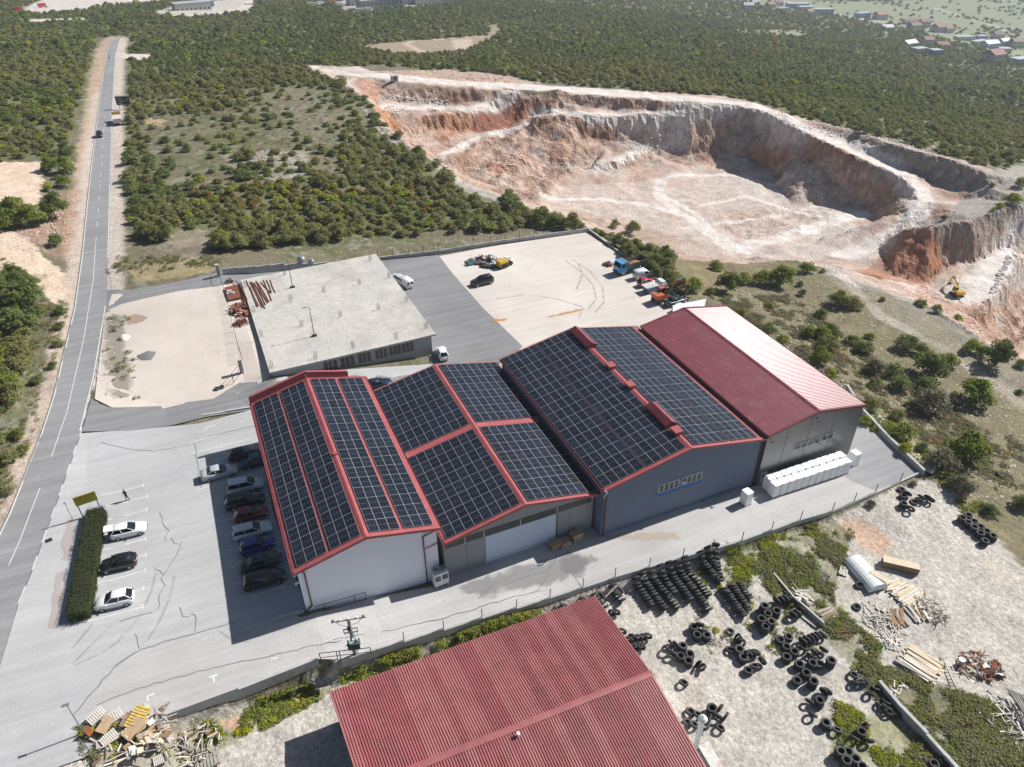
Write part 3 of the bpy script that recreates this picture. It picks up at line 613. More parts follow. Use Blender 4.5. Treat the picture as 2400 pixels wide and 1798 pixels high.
M_DARK2 = paving('grey_corner_asphalt', (.29, .29, .295), stain=(.36, .36, .36, .6), streaks=.2, sdir=.2)
M_GRAVEL = paving('crushed_limestone', (.56, .50, .445), stain=(.50, .41, .335, .6), var=.12, rough=.95, spec=.1, pebble=.9)
M_GRAVEL2 = paving('compacted_limestone', (.56, .515, .47), stain=(.50, .44, .385, .7), var=.10, streaks=.12, sdir=.9, rough=.95, spec=.1, pebble=.45)
M_WHITE = mat('road_paint', (.64, .64, .63), .7, var=.12, vscale=3)
M_CRACK = mat('crack_tar', (.10, .10, .10), .8)
street_poly = Gs(STREET_R)+Gs(STREET_L)[::-1]
in_tri_sheet('road', street_poly, M_STREET, .02)
# pavement between street and lot, parking lot, service road
LOT = [(-250, 1900), (0, 1562), (43, 1418), (76, 1338), (125, 1203), (190, 1016), (470, 992), (592, 960), (640, 1200), (718, 1426), (552, 1478), (328, 1524), (280, 1560), (172, 1680), (220, 1662), (365, 1690), (340, 1735), (130, 1800), (80, 2100)]
in_tri_sheet('parking_lot', Gs(LOT), M_LOT, .014)
SERV = [(172, 1680), (280, 1560), (328, 1524), (552, 1478), (720, 1424), (880, 1400), (1030, 1372), (1060, 1345), (1395, 1232), (1760, 1142), (1990, 1085), (2060, 970), (2165, 1105)]+[(p[0], p[1]-3) for p in WALL_TOP[::-1]][1:]+[(365, 1690), (220, 1662)]
in_tri_sheet('service_road', Gs(SERV), M_SERVICE, .024, 2.0)
in_tri_sheet('loading_yard', Gs([(1986, 1088), (1930, 1000), (2018, 960), (2044, 985), (2163, 1104), (2052, 1150), (1980, 1120)]), M_DARK2, .034)
# access drives and gravel lots by the unfinished building
in_tri_sheet('gravel_lot', Gs([(246, 740), (262, 690), (330, 685), (500, 665), (512, 640), (560, 660), (640, 880), (595, 905), (500, 945), (380, 960), (262, 955), (222, 935), (228, 880)]), M_GRAVEL, .014)
in_tri_sheet('access_drive', Gs([(192, 1012), (214, 935), (232, 948), (262, 956), (380, 952), (500, 935), (560, 898), (640, 892), (830, 880), (1012, 868), (1020, 905), (880, 930), (600, 960), (480, 978), (400, 998), (300, 1010)]), M_DARK, .03)
in_tri_sheet('concrete_apron', Gs([(600, 905), (632, 876), (820, 866), (1012, 853), (1090, 870), (1180, 850), (1180, 905), (1020, 930), (860, 900), (700, 905)]), M_LOT, .018)
in_tri_sheet('upper_drive', Gs([(250, 728), (252, 680), (310, 680), (420, 660), (505, 640), (700, 622), (890, 604), (890, 640), (700, 650), (505, 672), (420, 682), (330, 702), (290, 712)]), M_DARK, .034)
in_tri_sheet('asphalt_yard', Gs([(886, 612), (1028, 598), (1060, 640), (1130, 720), (1225, 812), (1180, 850), (1010, 860), (1000, 780)]), M_DARK, .02)
in_tri_sheet('gravel_yard', Gs([(1022, 602), (1150, 578), (1372, 545), (1440, 590), (1530, 655), (1600, 715), (1660, 760), (1225, 830)]), M_GRAVEL2, .012)
# painted markings and cracks
mk = MB()
def road_frac(a, b, t): return [tuple(p[:2]) for p in [(np.array(G(*q))[:2]*(1-t)+np.array(G(*w))[:2]*t) for q, w in zip(a, b)]]
SR, SLn = STREET_R[1:], STREET_L[1:]
SRg = [p[:2] for p in Gs(SR)]; SLg = [p[:2] for p in Gs(SLn)]
def lane(t): return [tuple(a*(1-t)+b*t) for a, b in zip(SRg, SLg)]
strip(lane(.035)[3:], .14, .027, mk); strip(lane(.965)[:], .14, .027, mk)
mid = lane(.5); 
def resample(ln, st):
    out = [ln[0]]
    for a, b in zip(ln, ln[1:]):
        L = math.hypot(b[0]-a[0], b[1]-a[1]); n = max(1, int(L/st)); out += [(a[0]+(b[0]-a[0])*k/n, a[1]+(b[1]-a[1])*k/n) for k in range(1, n+1)]
    return out
mr = resample(mid, 1.0)
strip(mr[4:95], .1, .027, mk)
k = 95
while k < len(mr)-5: strip(mr[k:k+4], .1, .027, mk); k += 9
k = 0
rr_ = resample(lane(.0)[:5], 1.0)
while k < len(rr_)-3: strip(rr_[k:k+3], .11, .027, mk); k += 4
tag(mk.build('road_markings', M_WHITE), kind='structure')
mk = MB()
def pl(a, b, w=.12, lift=.03, tick=0):
    A, B = G(*a)[:2], G(*b)[:2]; strip([A, B], w, lift, mk)
    if tick:
        d = (B-A)/np.linalg.norm(B-A); n = np.array([-d[1], d[0]]); strip([B-n*.35, B+n*.35], w, lift+.002, mk)
def PC(x, y): return (140+x/9.204, 1120+y/9.204)
pl(PC(910, 385), PC(1800, 165), tick=1); pl(PC(1010, 620), PC(1890, 400), tick=1); pl(PC(985, 925), PC(1880, 690), tick=1); pl(PC(905, 1565), PC(1855, 1320), tick=1); pl(PC(950, 1240), PC(1130, 1195))
def PD(x, y): return (x/2.761, 1198+y/2.761)
pl(PD(860, 308), PD(945, 285), tick=1); pl(PD(630, 470), PD(940, 385), tick=1); pl(PD(840, 525), PD(930, 500), tick=1); pl(PD(565, 715), PD(925, 620), tick=1)
def PE(x, y): return (440+x/7.889, 1020+y/7.889)
for a, b in [((70, 345), (1160, 65)), ((150, 1020), (1430, 660)), ((490, 465), (720, 405)), ((610, 1335), (760, 1290)), ((650, 1590), (900, 1530)), ((50, 135), (540, 0))]: pl(PE(*a), PE(*b))
def PF(x, y): return (500+x/7.892, 1190+y/7.892)
for a, b in [((180, 245), (400, 180)), ((215, 530), (380, 475)), ((270, 800), (480, 745)), ((320, 1105), (500, 1050)), ((365, 1420), (600, 1345)), ((690, 1650), (1350, 1445))]: pl(PF(*a), PF(*b))
for a, b, c in [((1755, 960), (1797, 948), (1822, 1080)), ((1000, 1183), (955, 1197), (957, 1230))]: pl(PD(*a), PD(*b), .16, .032); pl(PD(*b), PD(*c), .16, .034)
pl(PD(1352, 1077), PD(1408, 1060), .16, .032); pl(PD(1380, 1068), PD(1387, 1108), .16, .034); pl((487, 1001), (478, 1010)); pl((487, 1001), (505, 996)); pl((560, 990), (575, 986))
tag(mk.build('parking_markings', M_WHITE), kind='structure')
mk = MB()
def crack(pix, w=.055, lift=.036):
    ln = [tuple(p[:2]) for p in Gs(pix)]; r2 = random.Random(len(pix)*7+int(pix[0][0]))
    ln = [(x+r2.uniform(-.12, .12), y+r2.uniform(-.12, .12)) for x, y in resample(ln, .6)]; strip(ln, w, lift, mk, 0, .6)
for c in [[(1030, 0), (1050, 40), (1060, 100), (1090, 130), (1070, 180), (1080, 195)], [(1100, 170), (1130, 215), (1160, 215), (1180, 190), (1150, 280), (1110, 340), (1060, 410), (1050, 430), (1065, 480), (1040, 540), (1025, 640)], [(1000, 375), (1040, 385), (1055, 420)],
          [(775, 720), (850, 690), (990, 660)], [(880, 795), (900, 890)], [(1160, 615), (1175, 680), (1230, 685), (1240, 670), (1265, 680), (1262, 780)]]: crack([PD(*p) for p in c])
crack([PD(*p) for p in [(480, 1325), (600, 1170), (770, 985), (920, 890), (1260, 795), (1530, 720)]], .08); crack([PD(*p) for p in [(620, 1260), (770, 1190), (960, 1130), (1290, 1040), (1700, 945), (2209, 840)]], .07)
crack(C8((-60, 830), (200, 795), (600, 710), (900, 620), (1290, 510)), .07); crack(C8((1280, 505), (1400, 280)), .06); crack(C8((1420, 280), (1550, 490)), .06)
crack(C4((650, 1205), (820, 1250), (1000, 1265), (1260, 1215), (1300, 1500)), .06); crack(C4((1260, 1190), (1640, 1100)), .06)
tag(mk.build('asphalt_cracks', M_CRACK), kind='structure')
# stains: thin films with ragged, partly bare edges
def stain_mat(name, c, amt, scale=.5, lo=.42, hi=.62):
    m = bpy.data.materials.new(name); m.use_nodes = True; nt = NT(m); b = nt.n['Principled BSDF']; g = nt.new('ShaderNodeNewGeometry'); tc = nt.new('ShaderNodeAttribute', attribute_name='edge')
    n_ = nt.noise(scale, g.outputs['Position'], 5, .65, .5); f = nt.math('MULTIPLY', nt.ramp(nt.math('ADD', n_, nt.math('MULTIPLY', nt.math('SUBTRACT', tc.outputs['Fac'], .5), .5)), [(lo, (0, 0, 0)), (hi, (1, 1, 1))]), amt)
    b.inputs['Base Color'].default_value = (*c, 1); b.inputs['Roughness'].default_value = .9; nt.l.new(f, b.inputs['Alpha']); return m
def stain(name, pix, m, lift, step=.8):
    poly = Gs(pix); mb = in_tri_sheet(name, poly, m, lift, step, mesh_only=True); o = tag(mb.build(name, m), kind='structure'); v = np.array(mb.v); p2 = [tuple(p[:2]) for p in poly]
    d = seg_dist(v[:, 0], v[:, 1], p2+[p2[0]]); o.data.attributes.new('edge', 'FLOAT', 'POINT').data.foreach_set('value', np.clip(d/max(.3, d.max()*.7), 0, 1).astype(np.float32)); return o
S_OR = stain_mat('orange_spill', (.55, .26, .06), .8, 1.2); S_YE = stain_mat('ochre_wash', (.52, .42, .29), .4, .3); S_DK = stain_mat('tyre_rubber_marks', (.24, .24, .24), .5, .35); S_SOIL = stain_mat('reddish_soil', (.40, .28, .20), .6, .4)
stain('orange_stain', C5((1120, 430), (1250, 405), (1400, 370), (1500, 345), (1600, 320), (1620, 335), (1500, 375), (1350, 400), (1200, 430), (1130, 440)), S_OR, .03); stain('orange_stain', C5((940, 420), (1000, 400), (1090, 405), (1060, 425), (980, 432)), S_OR, .044)
stain('ochre_stain', C8((1650, 150), (1850, 130), (2209, 130), (2209, 200), (1900, 200), (1720, 190)), S_YE, .04); stain('rubber_marks', C8((700, 480), (880, 420), (1000, 350), (1350, 270), (1560, 240), (1700, 330), (1500, 470), (1250, 530), (950, 600), (750, 560)), S_DK, .042); stain('rubber_marks', C8((1350, 290), (1600, 250), (1720, 300), (1560, 460), (1420, 420)), S_DK, .046)
def tracks(name, lines_, m, w, lift):
    mb = MB()
    for l in lines_: strip(resample([tuple(p[:2]) for p in Gs(l)], 1.2), w, lift, mb)
    o = tag(mb.build(name, m), kind='structure'); o.data.attributes.new('edge', 'FLOAT', 'POINT').data.foreach_set('value', np.full(len(mb.v), .5, np.float32))
S_TR = stain_mat('tyre_tracks', (.26, .26, .265), .24, .6, .35, .6); S_TG = stain_mat('gravel_tracks', (.42, .37, .33), .5, .6, .35, .6)
tracks('tyre_tracks', [C7((1010, 400), (980, 520), (900, 690), (760, 850), (640, 930), (480, 1000)), C7((1130, 420), (1100, 560), (1040, 700), (960, 830), (880, 910), (740, 1010)), C7((720, 740), (600, 860), (470, 990)), C7((600, 730), (520, 830), (470, 890)), C7((1400, 770), (1500, 830), (1650, 860)), C8((900, 540), (1000, 470), (1150, 400), (1300, 360)), C8((880, 570), (1010, 500), (1180, 430), (1330, 390))], S_TR, .28, .048)
tracks('gravel_tracks', [C5((1450, 30), (1560, 110), (1630, 190), (1650, 280), (1600, 340)), C5((1490, 20), (1610, 100), (1690, 200), (1700, 300), (1640, 370)), C5((1000, 280), (1200, 250), (1400, 280), (1560, 330), (1540, 400)), C5((1530, 40), (1560, 120), (1520, 220))], S_TG, .35, .03)
stain('brick_strip', C7((430, 60), (500, 20), (440, 400), (410, 700), (380, 770), (300, 760), (340, 480)), stain_mat('pinkish_paving', (.47, .40, .37), .6, .3, .3, .5), .05)
stain('soil_stain', C4((780, 400), (860, 360), (1000, 390), (900, 450), (800, 460)), S_SOIL, .03); stain('soil_stain', C4((650, 370), (820, 360), (860, 600), (900, 930), (680, 950), (620, 800)), stain_mat('grey_soil', (.30, .27, .22), .6, .35), .03)
# ------------------------------------------------------------------ the four joined halls with solar roofs
def metal_roof_mat(name, base, rough=.38, spec=.5):
    m = bpy.data.materials.new(name); m.use_nodes = True; nt = NT(m); b = nt.n['Principled BSDF']
    g = nt.new('ShaderNodeNewGeometry'); pos = g.outputs['Position']
    c = nt.ramp(nt.noise(.5, pos, 5, .6, .4), [(.3, tuple(x*.86 for x in base)), (.72, tuple(x*1.14 for x in base))])
    mp = nt.new('ShaderNodeMapping'); mp.inputs['Scale'].default_value = (.35, .35, .35); nt.l.new(pos, mp.inputs['Vector'])
    c = nt.mix(nt.ramp(nt.noise(2.0, mp.outputs[0], 6, .7, .8), [(.5, (0, 0, 0)), (.8, (.35,)*3)]), c, (.42, .24, .23))
    nt.l.new(c, b.inputs['Base Color']); b.inputs['Roughness'].default_value = rough; b.inputs['Specular IOR Level'].default_value = spec
    MATS[name] = m; return m
M_RED = metal_roof_mat('red_sheet_roof', (.19, .034, .047), .42, .5); MATS['red_sheet_roof'].node_tree.nodes['Principled BSDF'].inputs['Coat Weight'].default_value = .32; MATS['red_sheet_roof'].node_tree.nodes['Principled BSDF'].inputs['Coat Roughness'].default_value = .3
M_REDT = metal_roof_mat('faded_red_trim', (.345, .085, .088), .42)
M_REDD = mat('dark_red_pipe', (.11, .016, .02), .45)
M_FRAME = mat('panel_frame_aluminium', (.44, .45, .46), .45, metal=.2, var=.03)
M_RAIL = mat('panel_rail', (.02, .02, .022), .6)
M_WALLW = mat('white_panel_wall', (.83, .87, .93), .55, var=.03, vscale=.4)
M_WALLG = mat('light_grey_panel_wall', (.33, .335, .345), .6, var=.04, vscale=.4)
M_WALLB = mat('slate_blue_render', (.155, .19, .265), .8, var=.05, vscale=.5, bump=.1)
M_WALLD = mat('grey_metal_cladding', (.235, .235, .24), .32, metal=.55, var=.04, vscale=.4)
M_SKYL = mat('ribbed_dark_glazing', (.06, .07, .062), .3, var=.15, vscale=2)
M_GLASS = mat('window_glass', (.025, .03, .035), .12, var=.2, vscale=1)
M_PVC = mat('white_window_frame', (.74, .75, .76), .4, var=.03)
M_BLUE = mat('blue_sill', (.10, .27, .56), .5, var=.04)
M_GDOOR = mat('white_sliding_door', (.62, .72, .82), .5, var=.03, vscale=.3)
M_DARKM = mat('dark_steel', (.035, .035, .038), .5, var=.1)
M_STEEL = mat('galvanised_steel', (.42, .43, .44), .4, metal=.7, var=.08)
def panel_mat():
    m = bpy.data.materials.new('solar_cells'); m.use_nodes = True; nt = NT(m); b = nt.n['Principled BSDF']
    tc = nt.new('ShaderNodeTexCoord'); sp = nt.new('ShaderNodeSeparateXYZ'); nt.l.new(tc.outputs['Object'], sp.inputs[0])
    def line(v, pitch, w):
        f = nt.math('FRACT', nt.math('DIVIDE', v, pitch)); f = nt.math('ABSOLUTE', nt.math('SUBTRACT', f, .5)); return nt.math('GREATER_THAN', f, .5-w/pitch/2)
    a = line(sp.outputs[0], 1.03/6, .006); bb = line(sp.outputs[1], .148, .005); mid = nt.math('LESS_THAN', nt.math('ABSOLUTE', sp.outputs[1]), .018)
    third = line(nt.math('ADD', sp.outputs[0], 1.03/6), 1.03/3, .012)
    oi = nt.new('ShaderNodeObjectInfo')
    base = nt.mix(oi.outputs['Random'], (.005, .007, .013), (.012, .016, .028))
    thin = nt.math('MAXIMUM', a, bb); c = nt.mix(nt.math('MULTIPLY', thin, .16), base, (.25, .27, .30)); c = nt.mix(nt.math('MULTIPLY', nt.math('MAXIMUM', mid, third), .3), c, (.35, .37, .40))
    nt.l.new(c, b.inputs['Base Color']); b.inputs['Roughness'].default_value = .13; b.inputs['Specular IOR Level'].default_value = .5
    b.inputs['IOR'].default_value = 1.5
    return m
M_CELL = panel_mat()
PANELS = {}
def panel_mesh(w, l):
    k = (round(w, 3), round(l, 3))
    if k in PANELS: return PANELS[k]
    mb = MB(); f = .015; hw, hl = w/2, l/2
    mb.quad((-hw+f, -hl+f, .034), (hw-f, -hl+f, .034), (hw-f, hl-f, .034), (-hw+f, hl-f, .034), 1)
    for x0, x1, y0, y1 in ((-hw, hw, -hl, -hl+f), (-hw, hw, hl-f, hl), (-hw, -hw+f, -hl+f, hl-f), (hw-f, hw, -hl+f, hl-f)):
        mb.box(((x0+x1)/2, (y0+y1)/2, .02), (x1-x0, y1-y0, .04), 0)
    mb.quad((-hw, -hl, 0.001), (-hw, hl, .001), (hw, hl, .001), (hw, -hl, .001), 0)
    PANELS[k] = mb.mesh('solar_panel', [M_FRAME, M_CELL]); return PANELS[k]
class Hall:
    def __init__(s, name, label, x0, x1, y0, y1, eave, ridge, rx, base, wall, inset=(.35, .35, .55, .5), roofm=None, trim=None, ribs=.33, rib_h=.035, wave=False):
        s.o = thing(name, label, 'building', ((x0+x1)/2, (y0+y1)/2, base)); s.cx, s.cy, s.b = (x0+x1)/2, (y0+y1)/2, base
        s.x0, s.x1, s.y0, s.y1, s.e, s.r, s.rx = x0, x1, y0, y1, eave, ridge, rx; s.trim = trim or M_REDT; s.roofm = roofm or M_RED
        s.wx0, s.wx1, s.wy0, s.wy1 = x0+inset[0], x1-inset[1], y0+inset[2], y1-inset[3]
        s.al = math.atan2(ridge-eave, rx-x0); s.ar = math.atan2(ridge-eave, x1-rx)
        def zr(x): return eave+(ridge-eave)*((x-x0)/(rx-x0) if x < rx else (x1-x)/(x1-rx))
        s.zr = zr; t = .22
        low = base-2.5
        for nm, y in (('gable_wall', s.wy0), ('rear_gable_wall', s.wy1)):
            mb = MB(); d = .12
            pts = [(s.wx0, low), (s.wx1, low), (s.wx1, zr(s.wx1)-t), (rx, ridge-t), (s.wx0, zr(s.wx0)-t)]
            ya, yb = (y, y+d) if y < s.cy else (y-d, y)
            mb.add([(x, ya, z) for x, z in pts]+[(x, yb, z) for x, z in pts], [(0, 1, 2, 3, 4), (9, 8, 7, 6, 5)]+[(i, (i+1) % 5+0, 5+(i+1) % 5, 5+i)[::-1] for i in range(5)])
            s.p(mb, nm, wall)
        for x in (s.wx0, s.wx1):
            mb = MB(); mb.box(((x+.06 if x < s.cx else x-.06), s.cy, (low+zr(x)-t)/2), (.12, s.wy1-s.wy0-.26, zr(x)-t-low)); s.p(mb, 'side_wall', wall)
        for side in (0, 1):
            xa, xb = (x0, rx) if side == 0 else (rx, x1)
            mb = MB(); L = y1-y0; n = int(L/ribs); prof = []
            for k in range(n+1):
                y = y0+L*k/n; w = L/n
                prof += [(y, 0), (y+w*.50, 0), (y+w*.60, rib_h), (y+w*.88, rib_h)] if k < n else [(y, 0)]
            if wave: prof = [(y0+L*q/(8*n), rib_h*.5*(1-math.cos(2*math.pi*q/8))) for q in range(8*n+1)]
            vs = []; za, zb = zr(xa), zr(xb)
            for y, dz in prof: vs += [(xa, y, za+dz), (xb, y, zb+dz)]
            m_ = len(prof); fs = [(2*i, 2*i+1, 2*i+3, 2*i+2) for i in range(m_-1)]
            mb.add(vs, fs); vs2 = [(xa, y0, za-.1), (xb, y0, zb-.1), (xb, y1, zb-.1), (xa, y1, za-.1)]; mb.add(vs2, [(3, 2, 1, 0)])
            s.p(mb, 'roof_slope', s.roofm)
        # ridge cap, verge trims, gutters
        mb = MB(); w = .28
        mb.add([(rx-w, y0-.02, zr(rx-w)+.06), (rx, y0-.02, ridge+.11), (rx+w, y0-.02, zr(rx+w)+.06), (rx-w, y1+.02, zr(rx-w)+.06), (rx, y1+.02, ridge+.11), (rx+w, y1+.02, zr(rx+w)+.06)], [(0, 1, 4, 3), (1, 2, 5, 4), (0, 3, 5, 2), (0, 2, 1), (3, 4, 5)])
        s.p(mb, 'ridge_cap', s.trim)
        for y in (y0, y1):
            for xa, xb in ((x0, rx), (rx, x1)):
                mb = MB(); d = .26; ya, yb = (y-.05, y+.3) if y == y0 else (y-.3, y+.05)
                A = [(xa, ya, zr(xa)-d), (xa, ya, zr(xa)+.07), (xa, yb, zr(xa)+.07), (xa, yb, zr(xa)-d)]; B = [(xb, p[1], p[2]-zr(xa)+zr(xb)) for p in A]
                mb.loft([A, B]); s.p(mb, 'verge_trim', s.trim)
        for x, sg in ((x0, -1), (x1, 1)):
            mb = MB(); mb.box((x+sg*.07, s.cy, eave-.10), (.16, y1-y0, .03)); mb.box((x+sg*.15, s.cy, eave-.05), (.03, y1-y0, .13)); s.p(mb, 'gutter', s.trim)
    def p(s, mb, name, m, smooth=False):
        mb.v = [(x-s.cx, y-s.cy, z-s.b) for x, y, z in mb.v]; return mb.build(name, m, s.o, smooth)
    def panels(s, side, strips, rows, y_start, pl, pw=1.045, skip=None, first=.45, lift=.13):
        """strips: list of column counts running from ridge to eave with a gap after each; rows: list of (count, gap after)"""
        me_ = panel_mesh(pw-.015, pl-.015); a = s.al if side == 0 else s.ar; sg = -1 if side == 0 else 1; u = first
        for ci, (cols, gap) in enumerate(strips):
            for c in range(cols):
                d = u+(c+.5)*pw; x = s.rx+sg*d*math.cos(a); z = s.r-d*math.sin(a); y = y_start
                for rc, rg in rows:
                    for r in range(rc):
                        yy = y+(r+.5)*pl
                        if skip is None or not skip(ci, c, yy):
                            o = bpy.data.objects.new('solar_panel', me_); COL.objects.link(o); o.parent = s.o
                            nx, nz = sg*math.sin(a), math.cos(a)
                            o.location = (x+nx*lift-s.cx, yy-s.cy, z+nz*lift-s.b); o.rotation_euler = (rnd.uniform(-.004, .004), (a if sg > 0 else -a)+rnd.uniform(-.004, .004), 0)
                    y += rc*pl+rg
            # rails under the strip ends, seen as a broken dark line
            u += cols*pw+gap
    def gquad(s, xa, xb, za, zb, m, name, proud=.02, side=-1, depth=.03):
        mb = MB(); y = s.wy0-proud; mb.box(((xa+xb)/2, y+depth/2-proud*0, (za+zb)/2), (xb-xa, depth, zb-za)); return s.p(mb, name, m)
    def pipe(s, pts, r=.07, name='downpipe', m=None):
        mb = MB(); mb.path(pts, r, 8); return s.p(mb, name, m or M_REDD)
    def window(s, xa, xb, za, zb, panes, sill=None, frame=None):
        f = frame or M_PVC; mb = MB(); y = s.wy0-.03; t = .07
        for (cx, cz, w, h) in (((xa+xb)/2, zb, xb-xa+t, t), ((xa+xb)/2, za, xb-xa+t, t), (xa, (za+zb)/2, t, zb-za-t), (xb, (za+zb)/2, t, zb-za-t)): mb.box((cx, y, cz), (w, .10, h))
        fr = s.p(mb, 'window', f); w = (xb-xa)/panes
        for i in range(panes):
            mb = MB(); mb.box((xa+w*(i+.5), y+.02, (za+zb)/2), (w-.09, .02, zb-za-t)); g = s.p(mb, 'pane', M_GLASS, False); g.parent = fr
            if i:
                mb = MB(); mb.box((xa+w*i, y-.002, (za+zb)/2), (.08, .09, zb-za-t-.01)); g = s.p(mb, 'mullion', f); g.parent = fr
        if sill: mb = MB(); mb.add([(xa-.08, y-.28, za-.30), (xb+.08, y-.28, za-.30), (xb+.08, y+.03, za-.06), (xa-.08, y+.03, za-.06), (xa-.08, y+.03, za-.34), (xb+.08, y+.03, za-.34)], [(0, 1, 2, 3), (0, 4, 5, 1), (0, 3, 4), (1, 5, 2)]); g = s.p(mb, 'sill', sill); g.parent = fr
        return fr
# white hall by the parking lot
A = Hall('warehouse', 'white walled hall with dark solar roof beside the parking lot', 0, 15.5, 0, 31.6, 8.27, 10.25, 7.65, 1.8, M_WALLW, roofm=M_REDT)
A.panels(0, [(3, .42), (3, 0)], [(17, 0)], .55, 1.79, 1.09); A.panels(1, [(3, .42), (3, 0)], [(17, 0)], .55, 1.79, 1.09)
mb = MB()   # raised fascia over the street front
for xa, xb in ((-.05, 7.6), (7.7, 13.2)):
    A_ = [(xa, 31.55, A.zr(max(xa, 0))-.35), (xa, 31.55, A.zr(max(xa, 0))+.95), (xa, 31.95, A.zr(max(xa, 0))+.95), (xa, 31.95, A.zr(max(xa, 0))-.35)]
    mb.loft([A_, [(xb, p[1], p[2]-A.zr(max(xa, 0))+A.zr(xb)) for p in A_]])
A.p(mb, 'front_fascia', M_REDT)
mb = MB(); mb.box((7.65, 14.2, 10.42), (.45, .5, .22)); A.p(mb, 'ridge_vent', M_REDT)
for x in (1.3, 12.6): pass
A.pipe([(.05, .2, 8.1), (.6, .45, 7.9), (1.0, .45, 7.6), (1.0, .45, 2.4), (.5, .4, 2.1), (.4, .4, 1.3)])
A.pipe([(15.4, .2, 8.1), (13.6, .45, 7.3), (13.6, .45, -.1)]); A.pipe([(13.7, .44, 5.4), (15.3, .44, 5.7)], .05)
mb = MB(); mb.path([(1.2, .1, 2.55), (6.6, .1, 2.15), (6.6, .1, 1.05), (1.2, .1, 1.5)], .04, 6); mb.path([(2.2, .1, 2.5), (2.2, .1, 1.4)], .04, 6); mb.path([(5.4, .1, 2.25), (5.4, .1, 1.15)], .04, 6); A.p(mb, 'handrail', M_DARKM)
for z in (7.2, 6.0): mb = MB(); mb.tube((.35, .9, z), (-.12, .8, z-.05), .10, 8, .13); mb.box((.2, .86, z), (.25, .08, .08)); A.p(mb, 'wall_lamp', M_PVC)
# grey hall with the sliding door
B = Hall('warehouse', 'light grey hall with white sliding door and four blocks of solar panels', 15.66, 34.66, -.54, 30.4, 6.28, 8.3, 25.3, .1, M_WALLG, inset=(.1, .1, 1.0, .5), roofm=M_REDT)
B.panels(0, [(8, 0)], [(4, .08), (4, 1.25), (4, .08), (4, 0)], -.1, 1.8, 1.12); B.panels(1, [(8, 0)], [(4, .08), (4, 1.25), (4, .08), (4, 0)], -.1, 1.8, 1.12)
for side in (0, 1):   # pale walkway between the blocks
    a = B.al if side == 0 else B.ar; sg = -1 if side == 0 else 1; mb = MB(); y = -.1+8*1.8+.08+.62
    xa, xb = B.rx+sg*.3, B.rx+sg*9.2
    mb.add([(xa, y-.45, B.zr(xa)+.05), (xb, y-.45, B.zr(xb)+.05), (xb, y+.45, B.zr(xb)+.05), (xa, y+.45, B.zr(xa)+.05), (xa, y-.45, B.zr(xa)+.09), (xb, y-.45, B.zr(xb)+.09), (xb, y+.45, B.zr(xb)+.09), (xa, y+.45, B.zr(xa)+.09)], [(0, 1, 5, 4), (1, 2, 6, 5), (2, 3, 7, 6), (3, 0, 4, 7), (4, 5, 6, 7)]); B.p(mb, 'roof_flashing', M_REDT)
ZB = 4.35
nb = 5; xs = [15.8, 18.3, 20.6, 25.1, 29.8, 34.4]
for xa, xb in zip(xs, xs[1:]):
    za = ZB; mb = MB(); n = int((xb-xa-.2)/.3)
    ztop = lambda x: min(ZB+.95, B.zr(x)-.5)
    mb.add([(xa+.08, B.wy0-.03, za), (xb-.08, B.wy0-.03, za), (xb-.08, B.wy0-.03, ztop(xb)), (xa+.08, B.wy0-.03, ztop(xa))], [(0, 1, 2, 3)]); st = B.p(mb, 'glazing_strip', M_SKYL)
    mb = MB()
    for k in range(n): x = xa+.1+(k+.5)*.3; mb.box((x, B.wy0-.045, (za+ztop(x))/2), (.035, .03, ztop(x)-za-.02))
    B.p(mb, 'glazing_rib', M_DARKM).parent = st
    mb = MB(); mb.box((xa, B.wy0-.05, za+.4), (.06, .06, 1.0)); B.p(mb, 'mullion', M_PVC).parent = st
B.gquad(20.75, 29.7, -1.0, ZB-.06, M_GDOOR, 'sliding_door', .07, depth=.06)
mb = MB(); mb.box((29.78, B.wy0-.06, 1.6), (.09, .10, 5.4)); B.p(mb, 'door_jamb', M_DARKM)
for x in (18.4, 26, 31.5, 23): mb = MB(); mb.box((x, B.wy0-.008, 2 if x in (18.4, 31.5) else 6.2), (.025, .02, 4.4 if x in (18.4, 31.5) else 1.3)); B.p(mb, 'panel_joint', M_DARKM)
# blue hall
Cc = Hall('warehouse', 'slate blue hall with the widest solar roof and red ridge vents', 34.72, 57.85, -1.6, 28.9, 7.65, 10.06, 46.3, -.05, M_WALLB, inset=(.15, .1, .28, .4), roofm=M_REDT)
Cc.panels(0, [(5, .22), (5, 0)], [(16, 0)], -1.15, 1.86, skip=None, first=.5, pw=1.1); Cc.panels(1, [(5, .22), (4, 0)], [(16, 0)], -1.15, 1.86, first=.55, pw=1.1)
for y, L in ((25.3, 5.2), (5.0, 4.6)):      # the two long ridge ventilators
    mb = MB(); h = 1.0
    A_ = [(45.55, y-L/2, 10.0), (45.45, y-L/2, 10.55), (46.3, y-L/2, 11.05), (47.15, y-L/2, 10.55), (47.05, y-L/2, 10.0)]; mb.loft([A_, [(p[0], y+L/2, p[2]) for p in A_]])
    v = Cc.p(mb, 'ridge_ventilator', M_RED); n = int(L/.3)
    mb = MB()
    for k in range(n): mb.box((45.86, y-L/2+(k+.5)*L/n, 10.83), (.98, .05, .04), 0, 0, 0, -.53)
    Cc.p(mb, 'sheet_rib', M_RED).parent = v
for y in (17.3, 12.2, 1.6): mb = MB(); mb.box((46.3, y, 10.36), (.95, 1.15, .42)); mb.box((46.3, y, 10.6), (1.1, 1.3, .06)); Cc.p(mb, 'ridge_vent', M_REDT)
Cc.window(42.6, 45.45, 4.15, 5.3, 4, M_BLUE); Cc.window(45.9, 48.75, 4.15, 5.3, 4, M_BLUE)
